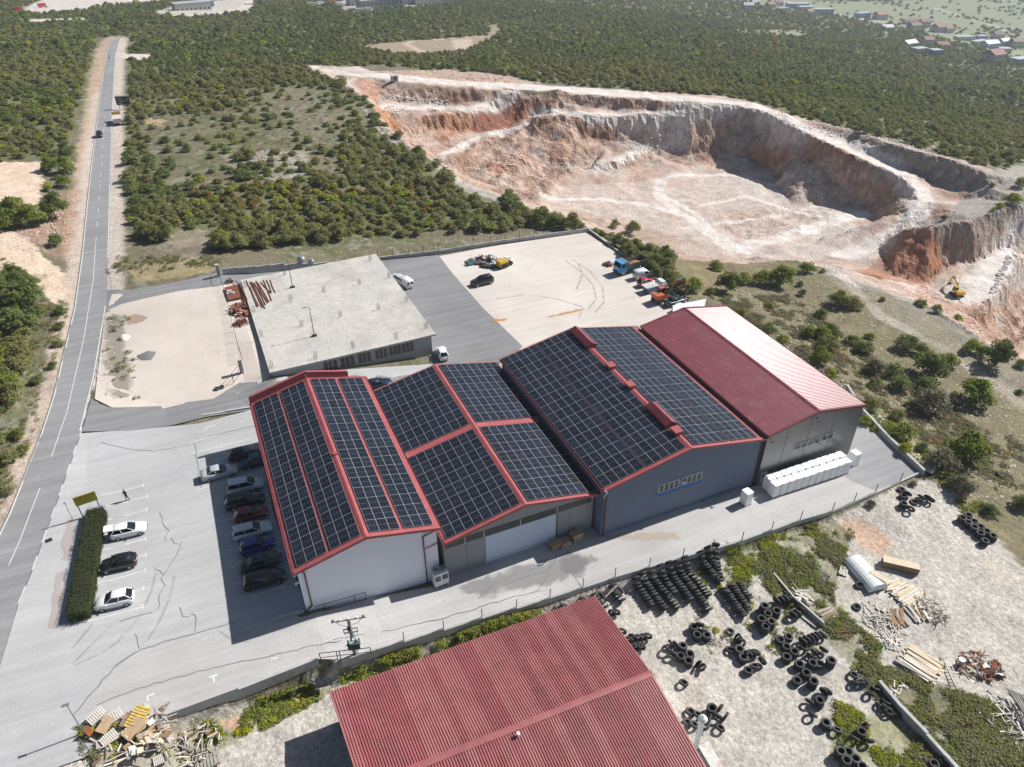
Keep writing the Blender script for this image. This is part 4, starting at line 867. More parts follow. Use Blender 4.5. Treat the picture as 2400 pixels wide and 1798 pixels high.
mb = MB(); mb.tube((45.7, -1.35, 5.35), (45.7, -1.9, 5.2), .05, 6); mb.box((45.7, -1.98, 5.15), (.3, .22, .12)); Cc.p(mb, 'wall_lamp', M_STEEL)
Cc.pipe([(34.9, -1.7, 7.3), (35.15, -1.45, 6.9), (35.15, -1.45, .1)], .09); Cc.pipe([(57.7, -1.75, 7.4), (57.55, -1.45, 7.0), (57.55, -1.45, -.1)], .09)
mb = MB(); mb.box((52.9, -1.42, .15), (6.2, .2, .45)); Cc.p(mb, 'plinth', M_WALLB)
mb = MB(); mb.path([(34.6, -1.75, 7.75), (34.75, -1.9, 7.9), (34.85, -1.95, 7.6), (34.7, -1.85, 7.2), (34.65, -1.7, 6.6)], .06, 6); Cc.p(mb, 'cable_conduit', M_PVC)
# bare-roofed hall at the end
D = Hall('warehouse', 'grey metal clad hall with bare red sheet roof beyond the solar roofs', 57.9, 73.95, -1.78, 27.9, 8.2, 9.68, 65.7, -.3, M_WALLD, inset=(.06, .15, .12, .2), roofm=M_RED, trim=M_RED, ribs=.31, rib_h=.05, wave=True)
D.window(63.0, 69.6, 4.1, 5.05, 6)
for x, in ((61.2,), (64.9,), (68.9,)):
    mb = MB(); mb.box((x, D.wy0-.006, 3.9), (.05, .02, 2*(D.zr(x)-.35-3.9)+.0)); D.p(mb, 'panel_joint', M_DARKM)
for (x, z) in ((65.6, 8.6), (58.4, 7.55)): mb = MB(); mb.tube((x, D.wy0, z), (x, D.wy0-.5, z-.1), .06, 6); mb.box((x, D.wy0-.55, z-.12), (.3, .2, .16)); D.p(mb, 'wall_lamp', M_DARKM)
mb = MB(); mb.path([(66.3, D.wy0-.05, 4.9), (66.6, D.wy0-.45, 4.5), (67.2, D.wy0-.5, 4.1)], .07, 6); D.p(mb, 'bent_pipe', M_DARKM)
D.gquad(58.5, 59.35, -.3, 1.85, M_PVC, 'door', .05, depth=.06); mb = MB(); mb.box((58.9, D.wy0-.06, 1.3), (.5, .03, .5)); D.p(mb, 'door_pane', M_GLASS)
mb = MB(); A_ = [(63.9, 28.0, 8.55), (69.8, 28.0, 8.75), (72.6, 31.2, 8.0), (66.5, 31.8, 7.8)]
mb.hull(A_, [(p[0], p[1], p[2]+.12) for p in A_]); D.p(mb, 'rear_canopy', M_PVC)
for x, y in ((66.6, 31.6), (72.4, 31.1)): mb = MB(); mb.tube((x, y, -2), (x, y, 7.85), .1, 6); D.p(mb, 'canopy_post', M_STEEL)
# ------------------------------------------------------------------ unfinished concrete building with flat slab
M_CONC = mat('weathered_concrete', (.47, .45, .415), .9, var=.12, vscale=.15, bump=.15, bscale=6, fine=.15, dirt=(.30, .28, .25, .85), coords='Object')
M_CONCW = mat('grey_block_wall', (.36, .365, .375), .9, var=.08, vscale=.6, bump=.15, bscale=8)
M_CONCL = mat('cast_concrete', (.42, .42, .41), .9, var=.10, vscale=.8, bump=.1, bscale=10, dirt=(.26, .25, .24, .6))
M_RUST = mat('rusty_steel', (.17, .055, .028), .85, var=.35, vscale=3, bump=.2)
M_RUSTO = mat('orange_rust', (.30, .105, .045), .8, var=.25, vscale=3)
M_REBAR = mat('rebar', (.075, .06, .05), .8, var=.2)
SZ = 4.0
SL4 = [np.array(at(*p)) for p in [(632, 874, SZ), (1022, 783, SZ), (881, 595, SZ), (564, 656, SZ)]]
FC = sum(SL4)/4
F = thing('unfinished_building', 'unfinished concrete building with flat slab roof and starter bars', 'building', (FC[0], FC[1], 0))
def fp(mb, name, m, parent=None):
    mb.v = [(x-FC[0], y-FC[1], z) for x, y, z in mb.v]; return mb.build(name, m, parent or F)
def slab_pt(u, v, z=SZ): p = (SL4[0]*(1-u)+SL4[1]*u)*(1-v)+(SL4[3]*(1-u)+SL4[2]*u)*v; return np.array([p[0], p[1], z])
us = [0, .26, .5, .76, 1.0]; vs_ = [0, .33, .62, 1.0]
for i in range(4):
    for j in range(3):
        q4 = [slab_pt(us[i], vs_[j]), slab_pt(us[i+1], vs_[j]), slab_pt(us[i+1], vs_[j+1]), slab_pt(us[i], vs_[j+1])]; c = sum(q4)/4
        q4 = [c+(p-c)*.998 for p in q4]; dz = rnd.uniform(-.01, .01)
        mb = MB(); mb.hull([(p[0], p[1], SZ-.3) for p in q4], [(p[0], p[1], SZ+dz) for p in q4]); fp(mb, 'slab_bay', M_CONC)
ins = lambda u, v, z: slab_pt(.015+u*.955, .012+v*.97, z)
for (u0, v0), (u1, v1), nm in (((0, 0), (1, 0), 'front_wall'), ((1, 0), (1, 1), 'right_wall'), ((1, 1), (0, 1), 'rear_wall'), ((0, 1), (0, 0), 'left_wall')):
    a, b = ins(u0, v0, 0), ins(u1, v1, 0); d = (b-a); L = np.hypot(d[0], d[1]); ang = math.atan2(d[1], d[0]); mb = MB(); mb.box(((a[0]+b[0])/2, (a[1]+b[1])/2, 1.35), (L, .2, 4.68), 0, ang); fp(mb, nm, M_CONCW)
fa, fb = ins(0, 0, 0), ins(1, 0, 0); fd = (fb-fa)/np.linalg.norm(fb-fa); FL = np.linalg.norm(fb-fa); fang = math.atan2(fd[1], fd[0]); fn = np.array([fd[1], -fd[0], 0])
def winF(u0, u1, n):
    pa, pb = fa+fd*FL*u0, fa+fd*FL*u1; c = (pa+pb)/2+fn*.12; w = (u1-u0)*FL
    mb = MB(); mb.box((c[0], c[1], 2.6), (w, .08, 1.75), 0, fang); wdo = fp(mb, 'window', M_CONCL)
    for k in range(n):
        p = pa+fd*w*((k+.5)/n)+fn*.17; mb = MB(); mb.box((p[0], p[1], 2.6), (w/n-.12, .05, 1.6), 0, fang); fp(mb, 'pane', M_GLASS, wdo).location = (0, 0, 0)
for u0, u1 in ((.30, .385), (.405, .495), (.515, .60), (.625, .705), (.715, .795), (.80, .88)): winF(u0, u1, 3)
for k, (u, v) in enumerate([(.02, .04), (.02, .34), (.02, .6), (.02, .9), (.27, .03), (.27, .35), (.27, .64), (.3, .95), (.5, .05), (.52, .36), (.5, .66), (.76, .04), (.77, .35), (.75, .66), (.97, .07), (.97, .37), (.97, .67), (.93, .93)]):
    mb = MB(); p = slab_pt(u, v)
    for dx, dy in ((-.22, -.22), (.22, -.22), (.22, .22), (-.22, .22), (0, .24), (0, -.24)): mb.tube((p[0]+dx, p[1]+dy, SZ-.05), (p[0]+dx+rnd.uniform(-.05, .05), p[1]+dy+rnd.uniform(-.05, .05), SZ+rnd.uniform(1.0, 1.35)), .022, 5)
    fp(mb, 'starter_bars', M_REBAR)
# gear on and beside the slab
def lamp_post(px, z, label, h=5.2):
    p = at(*px, z); o = thing('lamp_post', label, 'lamp post', p); mb = MB(); mb.box((0, 0, .12), (.8, .5, .24)); mb.build('foot', M_DARKM, o)
    mb = MB(); mb.tube((0, 0, .2), (0, 0, h), .07, 8, .045); mb.tube((0, 0, h), (-.55, .1, h+.15), .035, 6); mb.build('pole', M_DARKM, o); mb = MB(); mb.box((-.75, .13, h+.17), (.45, .2, .1)); mb.build('lamp_head', M_STEEL, o)
lamp_post((737, 788), SZ, 'lamp post in the middle of the concrete slab roof'); lamp_post((686, 674), SZ, 'lamp post near the rusty pipes on the slab roof')
BM = {}
def bars(name, label, cat, lst, m, r=.06):
    """lst: (px, py, px, py, z) rods lying at a height"""
    c = sum(np.array(at(a, b, z)) for a, b, _, _, z in lst)/len(lst); o = thing(name, label, cat, c)
    for a, b, e, f, z in lst:
        A_, B_ = at(a, b, z)-c, at(e, f, z)-c; mid = (A_+B_)/2+np.array([rnd.uniform(-.15, .15), rnd.uniform(-.1, .1), 0]); mb = MB(); mb.path([A_, mid, B_], r, 6); mb.build('pipe', m, o)
    return o
def PS(x, y): return (490+x/6.903, 600+y/6.903)
lst = []
for a, b in [((600, 395), (780, 825)), ((670, 505), (805, 810)), ((660, 415), (860, 835)), ((690, 415), (905, 850)), ((705, 440), (890, 820)), ((730, 430), (915, 790)), ((760, 400), (950, 760)), ((790, 430), (970, 740)), ((835, 420), (1005, 600)), ((880, 390), (1012, 725)), ((930, 390), (1010, 590)), ((990, 385), (1070, 590))]:
    lst.append((*PS(*a), *PS(*b), SZ+.08))
bars('pipe_heap', 'rusty brown pipes laid side by side on the concrete slab', 'pipes', lst, M_RUST, .085)
bars('beam_bundle', 'bundle of rusty beams along the left edge of the slab', 'beams', [(*PS(440, 400), *PS(680, 890), 3.75), (*PS(470, 440), *PS(650, 800), 3.85), (*PS(490, 450), *PS(620, 720), 3.95), (*PS(520, 560), *PS(600, 830), 3.7)], M_RUST, .11)
# rusty plate, scrap heap and mesh balls on the gravel by the slab
pc = [at(*PS(*q), 3.75) for q in [(245, 510), (450, 455), (515, 665), (310, 715)]]; c = sum(pc)/4
o = thing('steel_plate', 'large rusty steel plate lying on gravel beside the slab', 'steel plate', c); mb = MB(); mb.hull([tuple(p-c-np.array([0, 0, .25])) for p in pc], [tuple(p-c) for p in pc]); mb.build('plate', M_RUST, o)
mb = MB()
for k in range(5): mb.box((rnd.uniform(-1, .6), rnd.uniform(-.4, 1.2), .08), (rnd.uniform(.5, 1.1), rnd.uniform(.15, .5), .1), 0, rnd.uniform(0, 3))
mb.build('offcuts', M_PVC, o)
def heap(name, label, cat, px, z, n, spread, mats_, sizes, group=None, flat=.35, h=1.0, piece='scrap_piece'):
    c = at(*px, z) if z is not None else G(*px); o = thing(name, label, cat, c, 0, group); r2 = random.Random(int(px[0]*13+px[1]))
    for k in range(n):
        a = r2.uniform(0, 6.28); d = math.sqrt(r2.random()); x, y = math.cos(a)*d*spread[0], math.sin(a)*d*spread[1]; zz = (1-d)*h*r2.random()+.12
        sx, sy, sz = r2.choice(sizes); mb = MB(); mb.box((0, 0, 0), (sx*r2.uniform(.6, 1.2), sy*r2.uniform(.7, 1.2), sz*r2.uniform(.7, 1.2)))
        part(piece, mb.mesh(piece, r2.choice(mats_)), o, (x, y, zz), (r2.uniform(-flat, flat), r2.uniform(-flat, flat), r2.uniform(0, 3.1)))
    return o
heap('scrap_heap', 'heap of rusty scrap steel beams beside the slab', 'scrap heap', PS(500, 900), 3.45, 46, (1.5, 2.6), [M_RUST, M_RUST, M_RUSTO, M_DARKM], [(2.4, .18, .18), (1.2, .6, .08), (.8, .5, .3), (1.8, .1, .1)], flat=.6, h=1.3)
heap('wire_heap', 'round heap of rusty wire mesh below the scrap steel', 'scrap heap', PS(520, 1100), 3.4, 70, (1.4, 1.0), [M_RUST, M_RUSTO, M_RUST], [(1.1, .05, .05), (.7, .3, .04), (.9, .08, .06)], flat=1.2, h=1.2)
heap('wire_heap', 'small clump of rusty mesh behind the steel plate', 'scrap heap', PS(330, 425), 3.4, 26, (.7, .5), [M_RUST], [(.8, .05, .05), (.5, .3, .05)], flat=1.2, h=.8)
# ------------------------------------------------------------------ red shed in the foreground
EZ, EE = -2.0, 3.2
ERZ = 4.6
ea, eb = at(1394, 1396, EE), at(772, 1622, EE)         # far eave, right and left corner
ra, rb = at(1528, 1578, ERZ), at(845, 1850, ERZ)       # ridge, right and left end
ec, ed = 2*ra-ea, 2*rb-eb; ec[2] = ed[2] = EE           # near eave (below the frame)
EC = (ea+eb+ec+ed)/4
S = thing('corrugated_shed', 'low shed with corrugated red roof in the foreground', 'shed', (EC[0], EC[1], EZ))
M_SHED = metal_roof_mat('weathered_red_corrugated_roof', (.33, .108, .11), .40)
def sp(mb, name, m, parent=None): mb.v = [(x-EC[0], y-EC[1], z-EZ) for x, y, z in mb.v]; return mb.build(name, m, parent or S)
def corr(e0, e1, r0, r1, n=112):
    mb = MB(); vs = []; up = np.array([0, 0, 1.0])
    for k in range(n):
        for t, dz in ((0, 0), (.42, 0), (.55, .075), (.87, .075)):
            f = (k+t)/n; vs += [tuple(e0*(1-f)+e1*f+up*dz), tuple(r0*(1-f)+r1*f+up*dz)]
    vs += [tuple(e1), tuple(r1)]; m_ = len(vs)//2; fs = [(2*i, 2*i+2, 2*i+3, 2*i+1) for i in range(m_-1)]
    mb.add(vs, fs); return mb
M_SHEDS = [M_SHED]+[metal_roof_mat(f'weathered_red_sheet_{k}', c, r) for k, (c, r) in enumerate((((.30, .10, .104), .42), ((.355, .128, .128), .44), ((.325, .098, .104), .38), ((.37, .14, .138), .46)))]
def sheets(e0, e1, r0, r1, flip):
    n = 28; r2 = random.Random(3 if flip else 4)
    for k in range(n):
        fa_, fb_ = k/n, (k+1)/n; L = lambda p, q, f: p*(1-f)+q*f; up_ = np.array([0, 0, r2.uniform(0, .012)])
        mb = corr(L(e0, e1, fa_)+up_, L(e0, e1, fb_)+up_, L(r0, r1, fa_)+up_, L(r0, r1, fb_)+up_, 4)
        if flip: mb.f = [f[::-1] for f in mb.f]
        sp(mb, 'roof_sheet', r2.choice(M_SHEDS))
sheets(ea, eb, ra, rb, False); sheets(ec, ed, ra, rb, True)
mb = MB(); dn = (ea-ra); dn = dn/np.linalg.norm(dn[:2])*.32; up = np.array([0, 0, .12]); sl = np.array([0, 0, .03])
mb.add([tuple(ra+dn+up*.8), tuple(ra+up*1.3), tuple(ra-dn+np.array([0, 0, 2*dn[2]])+up*.8), tuple(rb+dn+up*.8), tuple(rb+up*1.3), tuple(rb-dn+np.array([0, 0, 2*dn[2]])+up*.8)], [(0, 3, 4, 1), (1, 4, 5, 2), (0, 1, 2), (3, 5, 4)]); sp(mb, 'ridge_cap', M_SHED)
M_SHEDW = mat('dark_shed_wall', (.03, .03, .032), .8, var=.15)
cen = lambda p, k: EC*(1-k)+p*k
W4 = [cen(p, .965) for p in (ea, eb, ed, ec)]
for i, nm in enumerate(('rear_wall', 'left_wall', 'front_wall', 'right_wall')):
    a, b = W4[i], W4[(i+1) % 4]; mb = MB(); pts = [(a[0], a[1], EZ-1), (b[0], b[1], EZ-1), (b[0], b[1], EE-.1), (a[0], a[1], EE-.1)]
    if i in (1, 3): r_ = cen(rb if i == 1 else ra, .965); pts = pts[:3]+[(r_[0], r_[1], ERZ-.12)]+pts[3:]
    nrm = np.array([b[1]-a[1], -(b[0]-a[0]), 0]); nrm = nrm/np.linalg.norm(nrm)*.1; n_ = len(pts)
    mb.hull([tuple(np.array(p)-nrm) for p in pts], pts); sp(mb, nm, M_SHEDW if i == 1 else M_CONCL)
mb = MB(); p = at(1214, 1722, 4.75); mb.tube((p[0], p[1], 4.2), (p[0], p[1], 4.85), .1, 8); mb.lathe([(.02, .25), (.16, .2), (.19, .05), (.13, 0)], 10, (p[0], p[1], 4.8)); sp(mb, 'roof_vent', M_PVC, None)
st = at(1634, 1737, -1.0); fl = thing('flue_pipe', 'white flue pipe with rain cap at the edge of the shed', 'flue', (st[0], st[1], -2.2)); M_FLUE = mat('white_flue_metal', (.66, .67, .68), .45, var=.12, vscale=3)
mb = MB(); mb.tube((0, 0, 0), (0, 0, 4.6), .24, 12); mb.build('pipe', M_FLUE, fl); mb = MB(); mb.lathe([(.42, 4.75), (.44, 4.9), (.30, 5.15), (.03, 5.35)], 14); mb.tube((0, 0, 4.55), (0, 0, 4.8), .16, 8); mb.build('rain_cap', M_FLUE, fl)
mb = MB(); mb.tube((0, 0, 0), (0, 0, .5), .34, 12); mb.build('collar', M_STEEL, fl)
pa, pb = at(1648, 1745, -1.7), at(1690, 1815, -1.7); o = thing('metal_sheet', 'white metal sheet with orange rust lying beside the shed', 'metal sheet', (pa+pb)/2)
M_WRUST = mat('rust_streaked_white_metal', (.60, .60, .58), .6, var=.1, dirt=(.36, .12, .05, 1.0), vscale=1.6); d = (pb-pa); mb = MB(); mb.box((0, 0, .1), (np.linalg.norm(d), 1.1, .06), 0, math.atan2(d[1], d[0]), .1); mb.build('sheet', M_WRUST, o)
# ------------------------------------------------------------------ retaining walls and fences
def wall_run(name, label, top, width, base_drop, post_px=None, seg=3.2, cap=0.15, m=None, step=True, fence_h=1.45, flabel=None):
    pts = [np.array(at(*p)) for p in top]; ln = resample([tuple(p[:2]) for p in pts], seg); o = thing(name, label, 'wall', (*ln[len(ln)//2], 0)); ox, oy = ln[len(ln)//2]
    zz = np.interp(np.linspace(0, 1, len(ln)), np.linspace(0, 1, len(pts)), [p[2] for p in pts]); posts = []
    for k, (a, b) in enumerate(zip(ln, ln[1:])):
        L = math.hypot(b[0]-a[0], b[1]-a[1]); ang = math.atan2(b[1]-a[1], b[0]-a[0]); t = zz[k]+cap+(.05 if k % 2 else 0); h = t+3.2
        mb = MB(); mb.box(((a[0]+b[0])/2-ox, (a[1]+b[1])/2-oy, t-h/2), (L+.0, width, h), 0, ang); mb.build('wall_section', m or M_CONCL, o); posts.append((a, t))
    if flabel:
        f = thing('wire_fence', flabel, 'fence', (ox, oy, 0)); pm = MB().tube((0, 0, 0), (0, 0, fence_h), .05, 6).mesh('fence_post', M_DARKM); prev = None
        for a, t in posts: part('fence_post', pm, f, (a[0]-ox, a[1]-oy, t))
        for (a, t), (b, t2) in zip(posts, posts[1:]):
            mb = MB()
            for k in range(3): zq = .15+fence_h*.42*k; mb.tube((a[0]-ox, a[1]-oy, t+zq), (b[0]-ox, b[1]-oy, t2+zq), .008, 4)
            mb.build('wire', M_STEEL, f)
    return o
wall_run('retaining_wall', 'concrete wall between the service road and the tyre yard', WALL_TOP[3:], .25, 2, seg=3.25, flabel='wire fence on dark posts along the wall above the tyre yard')
wall_run('retaining_wall', 'concrete wall along the entrance road left of the utility pole', WALL_TOP[:3], .25, 2, seg=4.0, cap=.1)
e0, e1 = at(375, 1685, 1.9), at(390, 1740, 1.6)
o = thing('wall_buttress', 'slanted concrete end block of the entrance wall by the pallets', 'wall', tuple(at(378, 1716, 0.6))); mb = MB(); mb.hull([(-1.1, -1.0, -1.5), (.6, -1.2, -1.5), (.9, .9, -1.5), (-.3, 1.1, -1.5)], [(-.7, -.4, .5), (.3, -.6, .5), (.7, .8, 1.35), (-.1, 1.0, 1.35)]); mb.build('block', M_CONCL, o)
wall_run('boundary_wall', 'low concrete kerb wall on the right side of the halls', [(1985, 905, .1), (2018, 960, .1), (2090, 1035, .1), (2165, 1108, .0)], .35, 1, seg=3.5, cap=.35)
wall_run('boundary_wall', 'grey wall behind the yards at the edge of the scrub', [(886, 606, .7), (1028, 590, .6), (1150, 570, .6), (1380, 538, .5)], .25, 1, seg=3.0, cap=.3, flabel='thin wire fence on the wall behind the gravel yard')
wall_run('boundary_wall', 'kerb wall of stones on the right edge of the gravel yard', [(1380, 538, .2), (1450, 590, .1), (1540, 655, 0), (1610, 712, -.1)], .3, 1, seg=2.4, cap=.15)
wall_run('stepped_wall', 'stepped concrete wall beside the upper drive', [(520, 634, 4.1), (600, 630, 3.7), (700, 624, 2.6), (800, 618, 1.7), (884, 606, .9)], .22, 1, seg=2.6, cap=.35)
wall_run('boundary_wall', 'thin concrete wall crossing the tyre yard', [(1812, 1345, -1.4), (1860, 1402, -1.4), (1930, 1465, -1.5)], .2, .6, seg=2.4, cap=.25)
wall_run('boundary_wall', 'long low wall dividing tyre yard from brambles', [(2060, 1600, -1.6), (2110, 1660, -1.6), (2170, 1725, -1.7), (2215, 1775, -1.7), (2270, 1840, -1.8)], .35, .6, seg=2.6, cap=.4)
wall_run('boundary_wall', 'kerb beside the parking lot ramp at the white hall corner', [(556, 1482, 1.9), (640, 1450, 1.95), (712, 1430, 2.0)], .35, .6, seg=2.0, cap=.05)
wall_run('boundary_wall', 'kerb wall at the end of the access drive by the white hall', [(472, 974, 2.05), (530, 965, 2.1), (590, 955, 2.1)], .3, .6, seg=2.0, cap=.15)
# gate posts and gates
def gate(px, z, w, label, plabel, rz, ph=2.3):
    p = at(*px, z); o = thing('gate', label, 'gate', p, rz); mb = MB()
    for x in (0, w): mb.tube((x, 0, 0), (x, 0, 1.7), .05, 6)
    for zz in (.15, .9, 1.65): mb.tube((0, 0, zz), (w, 0, zz), .035, 6)
    mb.build('frame', M_DARKM, o)
    q = thing('gate_post', plabel, 'gate post', p+np.array([math.cos(rz)*(w+.4), math.sin(rz)*(w+.4), 0])); mb = MB(); mb.box((0, 0, ph/2), (.55, .55, ph)); mb.build('pillar', M_CONCW, q); mb = MB(); mb.box((0, 0, ph+.06), (.68, .68, .12)); mb.build('cap', M_CONCL, q)
gate((497, 668), 3.3, 3.2, 'dark steel gate at the upper drive', 'concrete gate post at the upper drive', 1.1)
gate((548, 897), 2.6, 2.4, 'dark steel gate at the access drive', 'concrete gate post at the access drive', 1.0)
# strip fence along the edge of the gravel lot, by the slab
fl_ = [at(*PS(*q), 3.6) for q in [(200, 430), (260, 620), (330, 900), (400, 1200), (480, 1500), (530, 1650)]]; o = thing('wire_fence', 'dark wire fence between gravel lot and concrete slab', 'fence', fl_[2]); lnp = resample([tuple(p[:2]) for p in fl_], 3.0)
pm = MB().tube((0, 0, 0), (0, 0, 1.5), .04, 6).mesh('fence_post', M_DARKM)
for a in lnp: part('fence_post', pm, o, (a[0]-fl_[2][0], a[1]-fl_[2][1], -.3))
for a, b in zip(lnp, lnp[1:]):
    mb = MB()
    for zq in (.1, .35, .6, .85, 1.1): mb.tube((a[0]-fl_[2][0], a[1]-fl_[2][1], zq), (b[0]-fl_[2][0], b[1]-fl_[2][1], zq), .012, 4)
    mb.build('wire', M_DARKM, o)
# ------------------------------------------------------------------ vegetation
def leaf_mat(name, a, b, trans=.45):
    m = bpy.data.materials.new(name); m.use_nodes = True; nt = NT(m); nt.n.clear()
    out = nt.new('ShaderNodeOutputMaterial'); oi = nt.new('ShaderNodeObjectInfo'); at_ = nt.new('ShaderNodeAttribute', attribute_name='tint')
    c = nt.mix(oi.outputs['Random'], a, b); c = nt.mix(1.0, c, at_.outputs['Color'], 'MULTIPLY')
    d = nt.new('ShaderNodeBsdfDiffuse'); t = nt.new('ShaderNodeBsdfTranslucent'); mx = nt.new('ShaderNodeMixShader'); mx.inputs[0].default_value = trans
    nt.l.new(c, d.inputs[0]); nt.l.new(c, t.inputs[0]); nt.l.new(d.outputs[0], mx.inputs[1]); nt.l.new(t.outputs[0], mx.inputs[2]); nt.l.new(mx.outputs[0], out.inputs[0])
    return m
LEAF = {'green': leaf_mat('leaf_green', (.20, .25, .055), (.26, .29, .08)), 'dark': leaf_mat('leaf_dark', (.165, .205, .075), (.205, .24, .092)), 'olive': leaf_mat('leaf_olive', (.24, .25, .10), (.285, .28, .125)),
        'lime': leaf_mat('leaf_lime', (.28, .33, .05), (.34, .36, .06), .4), 'rust': leaf_mat('leaf_rust', (.31, .20, .065), (.27, .21, .07)), 'grey': leaf_mat('leaf_grey', (.21, .20, .14), (.26, .245, .18)),
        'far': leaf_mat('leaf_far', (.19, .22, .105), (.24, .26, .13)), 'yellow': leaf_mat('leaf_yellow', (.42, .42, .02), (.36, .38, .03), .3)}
M_BARK = mat('bark', (.10, .075, .055), .95, var=.25, vscale=4)
def leaf_mesh(name, seed, n, size, lobes, mats_, flat=.8, droop=.0, extra=None):
    """leaf faces spread through a crown built from lobes (x, y, z, radius)"""
    g = np.random.default_rng(seed); lob = np.array(lobes); w = lob[:, 3]**2; k = g.choice(len(lob), n, p=w/w.sum())
    d = g.normal(size=(n, 3)); d /= np.linalg.norm(d, axis=1)[:, None]; d[:, 2] = np.where(d[:, 2] < -.35, -d[:, 2]*.6, d[:, 2])
    rr = lob[k, 3]*(1-.42*g.random(n)**1.7); bump = 1+.22*np.sin(d[:, 0]*5+seed)*np.sin(d[:, 1]*6+2)*np.sin(d[:, 2]*5+1)
    c = lob[k, :3]+d*(rr*bump)[:, None]*np.array([1, 1, flat])
    nrm = d+g.normal(size=(n, 3))*.5; nrm[:, 2] += .55; nrm /= np.linalg.norm(nrm, axis=1)[:, None]
    t = np.cross(nrm, g.normal(size=(n, 3))); t /= np.linalg.norm(t, axis=1)[:, None]; b = np.cross(nrm, t)
    s = size*(.65+.7*g.random(n))[:, None]; a1, a2 = t*s, b*s*.62
    v = np.stack([c-a1, c+a2-a1*.1, c+a1, c-a2-a1*.1], 1).reshape(-1, 3); nv = len(v)
    f = np.arange(nv).reshape(-1, 4)
    me = bpy.data.meshes.new(name); vs = [tuple(p) for p in v]; fs = [tuple(q) for q in f]; mi = [0]*n
    if extra:
        for q in extra.f: fs.append(tuple(i+nv for i in q)); mi.append(1)
        vs += extra.v
    me.from_pydata(vs, [], fs)
    for m in mats_: me.materials.append(m)
    me.polygons.foreach_set('material_index', mi)
    tint = np.ones((len(vs), 4), np.float32); tt = .72+.5*g.random(n); tint[:nv, :3] = np.repeat(tt, 4)[:, None]*np.array([1, 1, .95])
    ca_ = me.color_attributes.new('tint', 'FLOAT_COLOR', 'POINT'); ca_.data.foreach_set('color', tint.ravel()); me.update(); return me
def lobes_for(seed, kind):
    r = random.Random(seed); L = []
    if kind == 'tree':
        L = [(0, 0, 1.5, 1.2)]+[(math.cos(a)*r.uniform(.6, 1.35), math.sin(a)*r.uniform(.6, 1.35), r.uniform(.6, 2.0), r.uniform(.5, .95)) for a in [6.28*i/8+r.uniform(-.4, .4) for i in range(8)]]+[(r.uniform(-.6, .6), r.uniform(-.6, .6), r.uniform(2.2, 2.8), r.uniform(.4, .7)) for _ in range(3)]
    elif kind == 'bush':
        L = [(0, 0, .95, 1.0)]+[(math.cos(a)*r.uniform(.6, 1.15), math.sin(a)*r.uniform(.6, 1.15), r.uniform(.55, 1.2), r.uniform(.5, .85)) for a in [6.28*i/7+r.uniform(-.4, .4) for i in range(7)]]+[(r.uniform(-.6, .6), r.uniform(-.6, .6), 1.6, .55) for _ in range(3)]
    elif kind == 'pine':
        L = [(r.uniform(-.15, .15), r.uniform(-.15, .15), .6+.55*i, 1.0-.14*i) for i in range(6)]+[(math.cos(i*2.1)*.6, math.sin(i*2.1)*.6, .7+.3*i, .5) for i in range(5)]
    else:
        L = [(r.uniform(-.5, .5), r.uniform(-.5, .5), .2, .38) for _ in range(5)]
    return L
def trunk(kind, seed):
    r = random.Random(seed+5); mb = MB(); h = {'tree': 2.0, 'bush': .8, 'pine': 3.2}[kind]
    mb.tube((0, 0, -.5), (0, 0, h*.55), .09, 6, .06); mb.tube((0, 0, h*.5), (r.uniform(-.2, .2), r.uniform(-.2, .2), h), .08, 5, .03)
    for i in range(4): a = 1.57*i+r.uniform(-.4, .4); mb.tube((0, 0, h*.35+.1*i), (math.cos(a)*.75, math.sin(a)*.75, h*.8), .05, 5, .02)
    return mb
KIND_COL = [('tree', 'green'), ('tree', 'dark'), ('tree', 'olive'), ('bush', 'green'), ('bush', 'dark'), ('bush', 'olive'), ('bush', 'lime'), ('tree', 'rust'), ('bush', 'grey'), ('bush', 'rust'), ('tree', 'lime')]
CROWN, TRUNK = {}, {}
for i, (k, c_) in enumerate(KIND_COL):
    for v in (0, 1): CROWN[(k, c_, v)] = leaf_mesh('crown', 100+i*7+v*53, 1900 if k == 'tree' else 1300, .135 if k == 'tree' else .12, lobes_for(20+i*3+v*11, k), [LEAF[c_]])
for k in ('tree', 'bush'): TRUNK[k] = trunk(k, 3).mesh('trunk', M_BARK)
RAD = {'tree': 1.9, 'bush': 1.6}
PLANTS = []
def plant(kind, colr, p, r, region):
    v = rnd.randrange(2); o = bpy.data.objects.new('shrub' if kind == 'bush' else 'tree', None); link(o, None, p, rnd.uniform(0, 6.28)); s = r/RAD[kind]
    zs = rnd.uniform(.85, 1.15); o.scale = (s*rnd.uniform(.9, 1.12), s*rnd.uniform(.9, 1.12), s*zs)
    part('crown', CROWN[(kind, colr, v)], o); part('trunk', TRUNK[kind], o)
    PLANTS.append((o, kind, colr, region, p)); return o
def place(lst, tf, region, scale=1.0, over={}):
    for (x, y, rp) in lst:
        px, py = tf((x, y))[0]; p = G(px, py+rp/2.761*.45); d = np.linalg.norm(p-CAM_POS); r = rp/2.761*d/CAM_F*scale
        c_ = over.get((x, y)) or rnd.choice(['green', 'green', 'dark', 'olive', 'dark'])
        plant('tree' if (r > 2.3 and c_ in ('green', 'dark', 'olive')) else 'bush', c_, p-np.array([0, 0, .1]), max(.45, r), region)
